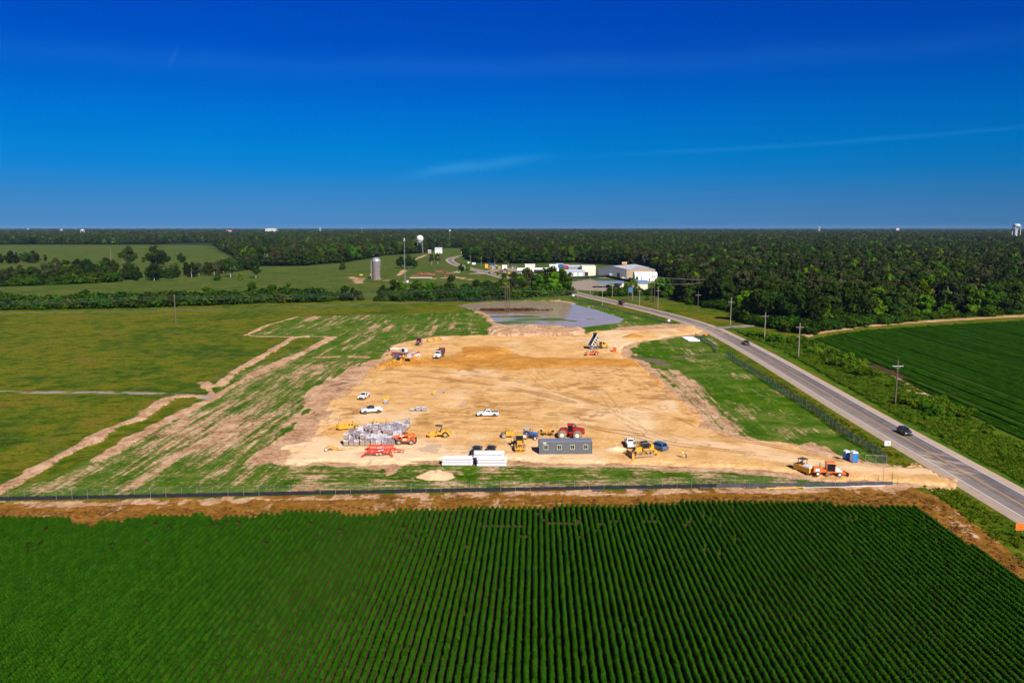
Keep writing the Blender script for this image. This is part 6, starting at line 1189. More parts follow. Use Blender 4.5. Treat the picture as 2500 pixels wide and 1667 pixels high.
# ------------------------------------------------------------------ people
def person(px, py, face, top, legs, hair, lab, kneel=False):
    v = at(px, py); me = bpy.data.meshes.new('person'); J = {}
    zk = 1.0 if not kneel else .62
    V = [((0, 0, .96), .135), ((0, 0, 1.12), .14), ((.01, 0, 1.30), .16), ((.0, 0, 1.44), .12), ((.0, 0, 1.53), .055), ((.03, 0, 1.62), .095), ((.03, 0, 1.73), .10),
         ((0, .20, 1.42), .065), ((-.02, .27, 1.15), .05), ((.14, .23, .95), .04), ((.19, .21, .88), .045), ((0, -.20, 1.42), .065), ((-.02, -.27, 1.15), .05), ((.12, -.23, .93), .04), ((.17, -.21, .86), .045),
         ((0, .10, .88), .10), ((.02, .12, .50), .068), ((-.02, .13, .10), .05), ((.14, .14, .045), .045), ((0, -.10, .88), .10), ((.04, -.12, .50), .068), ((0, -.13, .10), .05), ((.16, -.14, .045), .045)]
    if kneel: V = [(((x+.25*max(0, z-.9), y, z*.62 if z > .5 else z*.8)), q) for (x, y, z), q in V]
    E = [(0, 1), (1, 2), (2, 3), (3, 4), (4, 5), (5, 6), (3, 7), (7, 8), (8, 9), (9, 10), (3, 11), (11, 12), (12, 13), (13, 14), (0, 15), (15, 16), (16, 17), (17, 18), (0, 19), (19, 20), (20, 21), (21, 22)]
    me.from_pydata([a for a, _ in V], E, []); o = link('person', me); o.location = v; o.rotation_euler = (0, 0, face); o.modifiers.new('skin', 'SKIN'); o.modifiers.new('sub', 'SUBSURF').levels = 1; o.modifiers['sub'].render_levels = 2
    for i, (_, q) in enumerate(V): me.skin_vertices[0].data[i].radius = (q, q)
    me.skin_vertices[0].data[0].use_root = True
    mm = bpy.data.materials.new(lab[:20]); mm.use_nodes = True; t = NT(mm.node_tree); bs = mm.node_tree.nodes['Principled BSDF']; sp = t.n('ShaderNodeSeparateXYZ'); t.L(t.n('ShaderNodeTexCoord').outputs['Object'], sp.inputs[0]); k = .62 if kneel else 1.0
    ab = t.m('ABSOLUTE', sp.outputs[1]); c = t.mix(t.m('GREATER_THAN', sp.outputs[2], .98*k), legs, top); c = t.mix(t.m('GREATER_THAN', sp.outputs[2], 1.50*k), c, (.42, .24, .16, 1)); c = t.mix(t.m('LESS_THAN', sp.outputs[2], .10), c, (.05, .035, .025, 1))
    c = t.mix(t.m('MULTIPLY', t.m('GREATER_THAN', ab, .185), t.m('LESS_THAN', sp.outputs[2], 1.22*k)), c, (.42, .24, .16, 1)); t.L(c, bs.inputs['Base Color']); bs.inputs['Roughness'].default_value = .8; me.materials.append(mm)
    z6 = V[6][0]; B('hair', hair, o, s_((z6[0]-.015, 0, z6[2]+.005), (.115, .105, .115), 10, 6, 0, .1)); tag(o, lab, 'person', 'people on the site')
    fz_ = z6[2]-.05; B('face', M_hair, o, b_((z6[0]+.10, .035, fz_+.02), (.02, .025, .015)), b_((z6[0]+.10, -.035, fz_+.02), (.02, .025, .015)), b_((z6[0]+.095, 0, fz_-.075), (.02, .05, .012)))
    for sgn in (-1, 1):
        h0 = V[10 if sgn > 0 else 14][0]; B('hand', M_skin, o, *[t_([(h0[0], h0[1]+.018*(f-1.5), h0[2]), (h0[0]+.05, h0[1]+.02*(f-1.5), h0[2]-.03), (h0[0]+.07, h0[1]+.02*(f-1.5)-.01*sgn, h0[2]-.07+.006*abs(f-1.5))], .010, 5) for f in range(4)], t_([(h0[0], h0[1]-.04*sgn, h0[2]+.01), (h0[0]+.04, h0[1]-.06*sgn, h0[2]-.01)], .011, 5))
    return o
o = person(1667, 1117.5, R(-20), (.75, .85, .02, 1), (.55, .50, .42, 1), M_hair, 'person in yellow safety vest and pale trousers standing on the haul road')
B('safety_vest', M_hiv, o, b_((0, 0, 1.24), (.36, .46, .56), top=(.9, .85)))
person(1675, 1118.5, R(190), (.70, .70, .72, 1), (.05, .08, .16, 1), M_hair, 'person in white shirt and jeans facing the person in the vest')
person(1059, 964, R(-60), (.80, .55, .03, 1), (.62, .45, .08, 1), M_hair, 'person in yellow work clothes standing amid the sand pad')
person(1084, 959.5, R(-10), (.85, .72, .02, 1), (.12, .06, .05, 1), M_hair, 'person in bright yellow top crouching on the sand', True)
v = at(985, 876); o = person(985, 876.5, R(-90), (.78, .88, .05, 1), (.08, .08, .10, 1), M_hair, 'person in lime yellow shirt beside the red utility vehicle')
v = at(1053.5, 965); o = thing('survey_stake', 'thin wooden survey stake beside the person in yellow', 'stake', v, 0, 'survey stakes'); B('shaft', M_wood, o, b_((0, 0, .6), (.05, .05, 1.3))); B('flag', M_org, o, b_((.08, 0, 1.15), (.16, .02, .12)))
for k, (px, py) in enumerate(((2155.5, 1176), (2177, 1179), (2191, 1182), (830, 1028), (860, 1018), (1100, 1128), (864, 1012))):
    v = at(px, py); o = thing('marker_post', 'thin dark marker post on the sand edge', 'post', v, 0, 'marker posts'); hp = 3.3 if k == 0 else (2.4 if k == 1 else 1.6); B('shaft', M_dark, o, c_((0, 0, -.1), (0, 0, hp), .035, .03, 6)); B('cap', M_ylw, o, c_((0, 0, hp), (0, 0, hp+.06), .045, .045, 6))
# ------------------------------------------------------------------ sand pile on the grass
M_psand = mat('pale loose sand', (.66, .43, .25), .95, var=.14, sc=1.2)
v = P(1065, 1168); m = MB(); nx, ny = 60, 48; vs = []
for j in range(ny+1):
    for i in range(nx+1):
        x = (i/nx*2-1); y = (j/ny*2-1); d = math.hypot(x*1.04, y*1.04); d *= 1+.07*math.sin(3*math.atan2(y, x)+1)+.04*math.sin(7*math.atan2(y, x)); hh = 1.75*max(0, 1-d)**1.0*(1-.25*x); hh = min(hh, 1.05+.16*math.sin(x*9+1)+.12*math.sin(x*17)+.1*math.sin(y*11)-.3*x)
        hh += (rng.random()-.5)*.13*(hh > .05); vs.append((x*4.2, y*3.2, hh-.06))
m.add(vs, [(j*(nx+1)+i, j*(nx+1)+i+1, (j+1)*(nx+1)+i+1, (j+1)*(nx+1)+i) for j in range(ny) for i in range(nx)], 0, True)
o = m.build('sand_pile', M_psand); o.location = (v.x, v.y+1.5, 0); tag(o, 'pale heap of loose sand on the grass in front of the pipes', 'sand pile')
# ------------------------------------------------------------------ fences
M_mesh = bpy.data.materials.new('chain link'); M_mesh.use_nodes = True; t = NT(M_mesh.node_tree); q = M_mesh.node_tree.nodes['Principled BSDF']; q.inputs['Base Color'].default_value = (.42, .44, .45, 1); q.inputs['Metallic'].default_value = .4; q.inputs['Alpha'].default_value = .035
M_gscr = bpy.data.materials.new('green windscreen mesh'); M_gscr.use_nodes = True; t = NT(M_gscr.node_tree); q = M_gscr.node_tree.nodes['Principled BSDF']; g = t.n('ShaderNodeTexCoord').outputs['Object']
q.inputs['Roughness'].default_value = .9; t.L(t.mix(t.noise(g, .7, 4, .6), (.18, .26, .20, 1), (.30, .38, .31, 1)), q.inputs['Base Color']); t.L(t.m('ADD', .30, t.m('MULTIPLY', t.noise(g, .5, 3), .45)), q.inputs['Alpha'])
M_silt = mat('black silt fabric', (.010, .012, .020), .75, var=.3, sc=1.0); M_silt2 = mat('sun greyed silt fabric', (.055, .06, .075), .6, var=.3, sc=1.0)
def fence(name, label, cat, px, sp, hp, panels, group=None, rail=True, prad=.035, pm=None):
    pts = [P(*q) for q in px]; L_ = [(b-a).length for a, b in zip(pts, pts[1:])]; T = sum(L_); c = pts[0]
    def pos(d):
        for a, b, l in zip(pts, pts[1:], L_):
            if d <= l: return a.lerp(b, d/l)-c
            d -= l
        return pts[-1]-c
    o = thing(name, label, cat, c, 0, group); n = max(1, round(T/sp)); pm = pm or M_steel
    pme = MB(); pme.cyl((0, 0, -.3), (0, 0, hp), prad, prad, 8); pme = pme.mesh('post', pm)
    for i in range(n+1): q = link('post', pme, o); q.location = pos(T*i/n); q.rotation_euler = (rng.uniform(-.02, .02), rng.uniform(-.02, .02), 0)
    for nm, mt, z0, z1, wob, r0, r1 in panels:
        m = MB(); k = n*4; i0, i1 = int(k*r0), int(k*r1)
        for i in range(i0, i1):
            a, b = pos(T*i/k), pos(T*(i+1)/k); ox = Vector((math.sin(i*1.7)*wob, math.cos(i*1.3)*wob-.05, 0)); o2 = Vector((math.sin((i+1)*1.7)*wob, math.cos((i+1)*1.3)*wob-.05, 0)); za, zb = (z1-abs(math.sin(i*2.1))*wob, z1-abs(math.sin((i+1)*2.1))*wob)
            m.quad(a+ox+Vector((0, 0, z0)), b+o2+Vector((0, 0, z0)), b+o2*.5+Vector((0, 0, zb)), a+ox*.5+Vector((0, 0, za)))
        m.build(nm, mt, o)
    if rail: m = MB(); m.tube([pos(T*i/n)+Vector((0, 0, hp-.03)) for i in range(n+1)], .008, 4); m.build('top_wire', pm, o)
    return o
FF = [(-60, 1225), (0, 1221.5), (500, 1212), (1000, 1202), (1500, 1193.5), (1800, 1188.5), (2178, 1183)]
fence('silt_fence', 'black silt fence on thin steel posts between the site and the crop field', 'fence', FF, 2.9, 2.0, [('silt_fabric', M_silt, -.05, .78, .10, 0, .80), ('grey_silt_fabric', M_silt2, -.05, .78, .13, .80, 1.0), ('wire_mesh', M_mesh, .8, 1.95, 0, 0, .9)])
for px, py in ((1459, 1198), (1569, 1196), (1720, 1193), (1835, 1191)):
    v = P(px, py); o = thing('fabric_roll', 'dark roll of spare silt fabric lying in front of the black fence', 'roll', v, -.03, 'rolls of silt fabric'); B('roll', M_silt2, o, c_((-1.0, 0, .17), (1.0, 0, .17), .17, .17, 12)); B('core', M_dark, o, c_((-1.06, 0, .17), (1.06, 0, .17), .05, .05, 8))
for a, b, k in (((1870, 1193), (1960, 1190), M_ylw), ((1960, 1191), (2065, 1189), M_pipe), ((2065, 1188.5), (2160, 1186), M_pipe), ((2100, 1187), (2118, 1186.5), M_pipe)):
    A_, B_ = P(*a), P(*b); o = thing('conduit', 'long thin %s plastic conduit along the fence end' % ('yellow' if k is M_ylw else 'white'), 'conduit', A_, 0, 'conduits by the fence'); d = B_-A_; B('tube', k, o, c_((0, 0, .08), (d.x, d.y, .08), .06, .06, 8)); B('coupling', k, o, c_((d.x*.9, d.y*.9, .08), (d.x*.93, d.y*.93, .08), .085, .085, 8))
fence('roadside_fence', 'long green mesh fence running beside the road', 'fence', [(1771, 868), (1845, 916), (1925, 969), (2006, 1020), (2078, 1076), (2136, 1108), (2164, 1133)], 3.0, 2.15, [('green_mesh', M_gscr, 0, 2.1, .06, 0, 1)], 'green mesh fences')
fence('roadside_fence', 'short green mesh fence near the far driveway', 'fence', [(1696, 822), (1713, 831), (1735, 843), (1746, 853), (1750, 861)], 3.0, 2.0, [('green_mesh', M_gscr, 0, 1.95, .10, 0, 1)], 'green mesh fences')
fence('roadside_fence', 'low green mesh fence along the road beside the pond', 'fence', [(1392, 731), (1450, 745), (1520, 763), (1590, 780), (1640, 793)], 3.2, 1.2, [('green_mesh', M_gscr, 0, 1.15, .08, 0, 1)], 'green mesh fences')
fence('pasture_fence', 'thin post fence along the dirt berm at the left meadow', 'fence', [(12, 1198), (115, 1133), (190, 1094), (340, 1021), (410, 974), (455, 968), (520, 932), (600, 893), (655, 862), (700, 838)], 5.0, 1.5, [('wire', M_mesh, .2, 1.45, 0, 0, 1)], None, False, .03, M_wood)
# leaning gate frame
c = at(2112, 1131); d = at(2164, 1133)-c; o = thing('gate_panel', 'galvanised chain link gate panel standing by the blue toilets', 'gate', c, math.atan2(d.y, d.x)); L_ = d.length
B('frame', M_steel, o, t_([(0, 0, .1), (0, 0, 1.9), (L_, 0, 1.9), (L_, 0, .1), (0, 0, .1)], .04), t_([(L_/2, 0, .1), (L_/2, 0, 1.9)], .035)); B('wire_mesh', M_mesh, o, lambda m: m.quad((0, 0, .1), (L_, 0, .1), (L_, 0, 1.9), (0, 0, 1.9)))
# ------------------------------------------------------------------ signs
M_sorg = mat('sign orange', (.90, .20, .01), .5, var=.03); M_swht = mat('sign white', (.80, .80, .82), .5, var=.03)
def text(par, s, size, x, z, mt, y=-.03):
    cu = bpy.data.curves.new('lettering', 'FONT'); cu.body = s; cu.size = size; cu.align_x = 'CENTER'; cu.align_y = 'CENTER'; cu.extrude = .004; q = bpy.data.objects.new('tmp', cu); COL.objects.link(q); dg = bpy.context.evaluated_depsgraph_get()
    me = bpy.data.meshes.new_from_object(q.evaluated_get(dg)); bpy.data.objects.remove(q); me.materials.clear(); me.materials.append(mt); o = link('lettering', me, par); o.location = (x, y, z); o.rotation_euler = (math.pi/2, 0, 0)
def sign(px, py_board, py_base, w_, h_, mt, lab, lines=(), rz=0.0, group='roadside signs', size=.2, bars=False):
    v = P(px, py_base); dist = math.hypot(v.x, v.y); zc = H-(H-0)*0; 
    # board centre height from its own pixel row at the post's distance
    dy = (833.5-py_board)/F; yy_ = CP+dy*SP; zz_ = -SP+dy*CP; zc = H+zz_/yy_*v.y
    o = thing('sign', lab, 'sign', v, rz, group); p = B('board', mt, o, b_((0, 0, zc), (w_, .04, h_)))
    B('post', M_wood if mt is not M_sorg else M_steel, o, *[c_((s*w_*.33, .06, -.3), (s*w_*.33, .06, zc+h_*.45), .05, .05, 8) for s in (-1, 1)])
    for i, s in enumerate(lines): text(o, s, size, 0, zc+h_*(.29-.29*i), M_dark)
    if bars: B('print', M_grey, o, *[b_((x, -.024, zc), (.04, .01, h_*.7)) for x in (-w_*.3, -w_*.1)], b_((w_*.15, -.024, zc), (w_*.35, .01, h_*.5)), b_((0, -.024, zc-h_*.45), (w_*.9, .01, .03)))
    return o
sign(2488.5, 1285.5, 1303, 1.42, 1.15, M_sorg, 'orange road work sign with three lines of dark text at the near road edge', ('TRUCKS', 'ENTERING', 'HIGHWAY'), 0, size=.26)
sign(1724, 815.5, 821, 1.25, 1.0, M_sorg, 'small orange road work sign at the far driveway', (), .1)
sign(2166, 1082, 1092, 1.4, 1.15, M_swht, 'white square notice board by the road above the gate', (), 0, bars=True)
sign(1633, 782, 790, 1.25, 1.0, M_swht, 'white notice board by the road at the far driveway', (), 0)
sign(1400, 721, 727, 1.5, 1.1, M_swht, 'white notice board where the road leaves the trees', (), 0)
sign(1278, 674, 681, 3.6, 2.4, M_swht, 'large white business sign in front of the equipment yard', (), 0); sign(1390, 671, 677, 2.8, 1.6, M_swht, 'white sign before the pale green shed', (), 0)
v = P(1533, 745); o = thing('board_sign', 'blue billboard on dark posts beside the roadside building', 'billboard', P(1538, 736), .5); B('panel', mat('faded blue board', (.06, .14, .30), .5), o, b_((0, 0, 8.0), (3.2, .25, 3.6)), b_((2.0, .6, 8.0), (2.4, .25, 3.6), rot=(0, 0, .6))); B('post', M_wood, o, *[c_((x, .2, -.3), (x, .2, 6.5), .16, .16, 8) for x in (-1.2, 1.0, 2.6)])
# ------------------------------------------------------------------ utility poles and wires
def pole(px, py, top, lab, arm=2.6, mt=M_wood, group='utility poles', armz=None, armm=None, rz=0.0, rad=.17, tr=False):
    v = P(px, py); dy = (833.5-top)/F; hz = H+(-SP+dy*CP)/(CP+dy*SP)*v.y
    o = thing('utility_pole', lab, 'utility pole', v, rz, group); B('pole', mt, o, c_((0, 0, -.5), (0, 0, hz), rad*1.25, rad*.85, 10))
    if arm:
        z = hz-(armz if armz is not None else 1.6); B('crossarm', armm or M_lwood, o, b_((0, -.14, z), (arm, .13, .16)), t_([(-arm*.3, -.1, z), (0, -.1, z-.8), (arm*.3, -.1, z)], .025, 4))
        for x in (-arm*.46, arm*.46) if arm < 3.2 else (-arm*.46, -arm*.2, arm*.46): B('insulator', M_steel, o, c_((x, -.14, z+.06), (x, -.14, z+.34), .06, .04, 8))
    B('pole_top_pin', M_steel, o, c_((0, 0, hz), (0, 0, hz+.3), .05, .04, 8))
    if tr: B('transformer', M_grey, o, c_((.35, 0, hz-3.2), (.35, 0, hz-2.2), .28, .28, 12))
    return Vector((v.x, v.y, hz))
M_arm = mat('pale steel crossarm', (.55, .58, .62), .5)
pole(2185, 987, 880, 'tall dark pole with pale crossarm standing in the near scrub', 3.1, M_wood, armz=1.6, armm=M_arm, rad=.2)
pole(1949, 872, 789, 'brown pole with crossarm in the scrub where the dirt path ends', 3.2, M_lwood, armz=1.6)
pole(1866, 831, 763, 'brown pole with crossarm in front of the near wood edge', 3.2, M_lwood, armz=1.6)
pole(1783, 793, 726, 'brown pole with crossarm at the side road', 3.2, M_lwood, armz=2.4)
pole(1703, 772, 712, 'dark pole with crossarm on the mown grass by the wood', 3.2, M_wood, armz=2.0)
for px, b_y, t_y, l in ((1590.5, 747, 661, 'left of two tall bare poles by the roadside trees'), (1597, 747.5, 661, 'right of two tall bare poles by the roadside trees')): pole(px, b_y, t_y, l, 0, M_wood)
pole(1606, 751, 703, 'pale pole with crossarm right of the two tall bare poles', 3.0, M_lwood, armz=1.8)
pole(1470.5, 746, 700, 'pale pole by the road facing the steel canopy', 2.6, M_lwood, armz=2.6); pole(1411, 730, 704, 'short pale pole at the bend beside the pond', 0, M_lwood, rad=.12); pole(1441, 716, 677, 'thin pale pole in the grey forecourt', 0, M_lwood, rad=.14); pole(1495, 725, 688, 'pole in front of the steel canopy', 2.0, M_lwood, armz=.6); pole(1561, 744, 708, 'pole with crossarm behind the dump truck', 2.6, M_lwood, armz=.6); pole(1544, 733, 690, 'transformer pole beside the blue billboard', 3.4, M_lwood, armz=2.6, tr=True); pole(1523, 686, 655, 'thin steel pole before the big grey shed', 0, M_steel, rad=.14)
pole(1175, 651, 626, 'pole beside the far yard on the roadside', 3.0, M_lwood, armz=1.4); pole(1149, 647, 624, 'far pole where the road bends into the wood', 3.0, M_lwood, armz=1.0); pole(1241, 668, 640, 'pole in the equipment yard', 0, M_lwood, rad=.14)
h1 = pole(1233.5, 760, 686, 'left pole of the three standing in the pond', 1.6, M_wood); h2 = pole(1238.5, 762, 695, 'middle pole of the three standing in the pond', 1.6, M_wood); h3 = pole(1244, 763, 690, 'right pole of the three standing in the pond', 0, M_wood)
h0 = pole(430, 794, 720, 'lone dark pole standing in the olive meadow', 0, M_wood, rad=.26)
pole(681, 700, 676, 'thin pole alone in the green pasture', 0, M_wood, rad=.13); pole(1121, 640, 610, 'far pole beside the house field', 0, M_wood, rad=.13); pole(38, 642, 613, 'pale pole beside the far copse', 0, M_lwood, rad=.16); pole(272, 640, 606, 'pale pole beside the wide solitary tree', 0, M_lwood, rad=.16); pole(1134, 686, 672, 'thin fence pole by the rubble', 0, M_wood, rad=.1)
M_wire = mat('aluminium wire', (.20, .21, .22), .6)
def wire(a, b, sag, rad, lab):
    m = MB(); n = 14; pts = [a.lerp(b, i/n)-Vector((0, 0, sag*4*(i/n)*(1-i/n))) for i in range(n+1)]; m.tube(pts, rad, 5); tag(m.build('power_line', M_wire), lab, 'power line', 'overhead wires')
left = P(-420, 800); lh = 16
for k, dz in enumerate((0, -1.2, -2.4)): wn = ('top', 'middle', 'bottom')[k]; wire(h1+Vector((0, 0, -3.0+dz)), Vector((h0.x, h0.y, h0.z-.5+dz*.6)), 1.5, .022, wn+' thin wire from the pond poles to the lone meadow pole'); wire(Vector((h0.x, h0.y, h0.z-.5+dz*.6)), P(-900, 835)+Vector((0, 0, 17+dz)), 1.5, .022, wn+' thin wire running left from the lone meadow pole')
for k, dz in enumerate((-9.0, -9.8, -10.6)): wn = ('upper', 'middle', 'lowest')[k]; wire(h1+Vector((0, 0, dz)), P(-700, 800)+Vector((0, 0, 10+dz*.2)), 4, .025, wn+' of the low wires from the pond poles across the hedgerow')
r1 = P(1470.5, 746)+Vector((0, 0, 9)); wire(h3+Vector((0, 0, -9.5)), P(1411, 730)+Vector((0, 0, 6.0)), 1.2, .06, 'wire from the pond poles to the road bend'); wire(h3+Vector((0, 0, -4.5)), P(1470, 746)+Vector((0, 0, 11)), 1.2, .05, 'upper wire from the pond poles to the road')
q1 = P(1590.5, 747); wire(q1+Vector((0, 0, 19)), P(1783, 740)+Vector((0, 0, 16)), 1.0, .10, 'wire from the tall bare poles into the wood'); wire(q1+Vector((0, 0, 15)), P(1783, 742)+Vector((0, 0, 18)), 2.5, .07, 'sagging wire from the tall bare poles into the wood')
# ------------------------------------------------------------------ silo, towers and far structures
v = P(920, 681); k = 799/1944
M_silo = mat('weathered concrete stave', (.18, .155, .15), .9, var=.45, sc=.35); M_dome = mat('dull silver dome', (.36, .36, .40), .5, .4)
o = thing('silo', 'weathered round concrete silo with silver dome in the pasture', 'silo', v, 0); rs = 4.3; B('shaft', M_silo, o, c_((0, 0, -.5), (0, 0, 17.2), rs, rs, 32), *[c_((0, 0, z), (0, 0, z+.12), rs+.05, rs+.05, 32) for z in range(1, 17, 2)])
B('dome', M_dome, o, s_((0, 0, 17.2), (rs+.15, rs+.15, 4.0), 28, 10, 0, 0)); B('chute', M_silo, o, b_((-rs-.5, -.4, 9), (1.3, 1.3, 18))); B('creeper', M_leaf2, o, *[s_((rs*.93+rng.uniform(-.2, .4), -1.2+rng.uniform(-.7, .7), z), (rng.uniform(.4, .8), .6, .8), 6, 4) for z in np.arange(.5, 12, .8)])
v = P(989, 690); o = thing('steel_tower', 'tall slim grey steel mast standing near the silo', 'mast', v, 0); hz = 39.5; B('pole', M_steel, o, c_((0, 0, 0), (0, 0, hz), .34, .20, 14)); B('antenna', M_white, o, c_((0, 0, hz), (0, 0, hz+1.0), .5, .5, 10), *[b_((.6*math.cos(a), .6*math.sin(a), hz-1), (.25, .25, 1.6)) for a in (0, 2.1, 4.2)])
v = P(991, 690); o = thing('equipment_cabinet', 'small grey cabinet at the foot of the steel mast', 'cabinet', v+Vector((1.6, 0, 0)), 0); B('cabinet', M_grey, o, b_((0, 0, 1.1), (2.2, 1.6, 2.2))); B('door', M_white, o, b_((0, -.83, 1.0), (.9, .05, 1.8)))
v = P(1026, 618); o = thing('radar_dome', 'large white radar ball on a lattice tower behind the trees', 'radar tower', v, 0); dk = math.hypot(v.x, v.y)/F*CP; zc = H+(-SP+(833.5-583)/F*CP)/(CP+(833.5-583)/F*SP)*v.y; rr = 8.6*v.y/F
B('ball', mat('radome white', (.66, .66, .65), .5, var=.03), o, s_((0, 0, zc), rr, 28, 18)); B('lattice', M_steel, o, *[t_([(x*5.5, y*5.5, 0), (x*4.4, y*4.4, zc-rr*.92)], .35) for x in (-1, 1) for y in (-1, 1)], *[t_([(a[0]*5, a[1]*5, z), (b[0]*4.8, b[1]*4.8, z+7)], .2) for z in (2, 9, 16) for a, b in (((-1, -1), (1, -1)), ((1, -1), (-1, -1)), ((1, -1), (1, 1)), ((-1, 1), (-1, -1)))]); B('platform', M_grey, o, c_((0, 0, zc-rr*.98), (0, 0, zc-rr*.86), rr*.72, rr*.72, 20))
def water_tower(px, ytop, dist, wpx, lab, kind='legs'):
    x = (px-1250)/F*dist/CP; dy = (833.5-ytop)/F; ht = H+(-SP+dy*CP)/(CP+dy*SP)*dist; w_ = wpx/F*dist/2; hh = max(w_*1.15, 6)
    o = thing('water_tower', lab, 'water tower', (x, dist, 0), 0, 'white water towers on the horizon')
    m = MB(); n = 24; pr = [(w_*.35, ht-hh), (w_*.92, ht-hh*.82), (w_, ht-hh*.55), (w_, ht-hh*.3), (w_*.85, ht-hh*.12), (w_*.45, ht-.6), (.1, ht)]
    vs = [(r_*math.cos(2*math.pi*i/n), r_*math.sin(2*math.pi*i/n), z) for r_, z in pr for i in range(n)]; m.add(vs, [(j*n+i, j*n+(i+1) % n, (j+1)*n+(i+1) % n, (j+1)*n+i) for j in range(len(pr)-1) for i in range(n)], 0, True); m.build('tank', mat('tower white', (.60, .60, .63), .5, var=.03), o)
    B('legs', MATS['tower white'], o, *([c_((a*w_*.8, b*w_*.8, 0), (a*w_*.8, b*w_*.8, ht-hh*.6), w_*.11, w_*.11, 8) for a in (-1, 1) for b in (-1, 1)] if kind == 'legs' else []), c_((0, 0, 0), (0, 0, ht-hh*.9), w_*.16, w_*.16, 10)); return o
water_tower(2457, 546.5, 2700, 15, 'big white water tower on legs above the wood at the right')
water_tower(222, 560, 4200, 8, 'white water tower on the left horizon, right of two neighbours', 'legs'); water_tower(172, 559.5, 5200, 5, 'smaller white water tower on the left horizon', 'legs'); water_tower(1985, 553.5, 5600, 4, 'tiny white water tower above the right wood', 'legs'); water_tower(1, 563, 3600, 7, 'white water tower at the left edge of the horizon', 'legs'); water_tower(791, 556, 6000, 4, 'tiny white tower on the middle horizon', 'legs'); water_tower(92, 558, 6400, 3, 'tiniest white tower on the left horizon', 'legs')
def mast(px, ytop, dist, lab):
    x = (px-1250)/F*dist/CP; dy = (833.5-ytop)/F; ht = H+(-SP+dy*CP)/(CP+dy*SP)*dist; o = thing('cell_tower', lab, 'cell tower', (x, dist, 0), 0, 'far masts'); B('pole', M_steel, o, c_((0, 0, 0), (0, 0, ht), .7, .45, 8)); B('antenna', M_white, o, c_((0, 0, ht-4), (0, 0, ht), 2.0, 2.0, 8))
mast(1101, 561, 2100, 'slim cell tower with antenna head above the wood'); mast(891, 557, 4500, 'very thin mast on the middle horizon')
def far_hall(px, pytop, dist, wpx, hpx, lab, wall, roof):
    dist = dist or (H-8)*F/(pytop-553.4); x = (px-1250)/F*dist/CP; f = dist/F; dy = (833.5-pytop)/F; ht = H+(-SP+dy*CP)/(CP+dy*SP)*dist; w_, h_ = wpx*f, hpx*f; o = thing('hall', lab, 'building', (x, dist, 0), 0, 'far buildings'); B('wall', wall, o, b_((0, 0, (ht-h_*.4)/2), (w_, w_*.5, ht-h_*.4))); B('roof', roof, o, b_((0, 0, ht-h_*.2), (w_*1.02, w_*.52, h_*.4), top=(.72, .6)))
M_fwh = mat('far white wall', (.50, .47, .46), .7); M_fred = mat('far red roof', (.42, .05, .06), .6)
far_hall(674, 558, 5600, 26, 5, 'wide white domed stadium on the horizon', M_fwh, M_fwh); far_hall(573, 561.5, 5200, 13, 4, 'white hall with red roof near the horizon', M_fwh, M_fred); far_hall(453, 581.5, None, 6, 2.5, 'small white house in the far wood, left of the pair', M_fwh, M_fwh); far_hall(503, 579.5, None, 9, 3, 'small pinkish house in the far wood', M_fwh, M_fred); far_hall(545, 581, None, 16, 2.5, 'long low white shed in the far wood', M_fwh, M_fwh); far_hall(582, 579, None, 5, 3, 'tiny blue roofed shed in the far wood', M_fwh, M_blue); far_hall(104, 583, None, 8, 2, 'small white barn at the far field edge', M_fwh, M_fwh); far_hall(2172, 556.5, 6000, 7, 2.5, 'pinkish hall on the right horizon', M_fwh, M_fred)
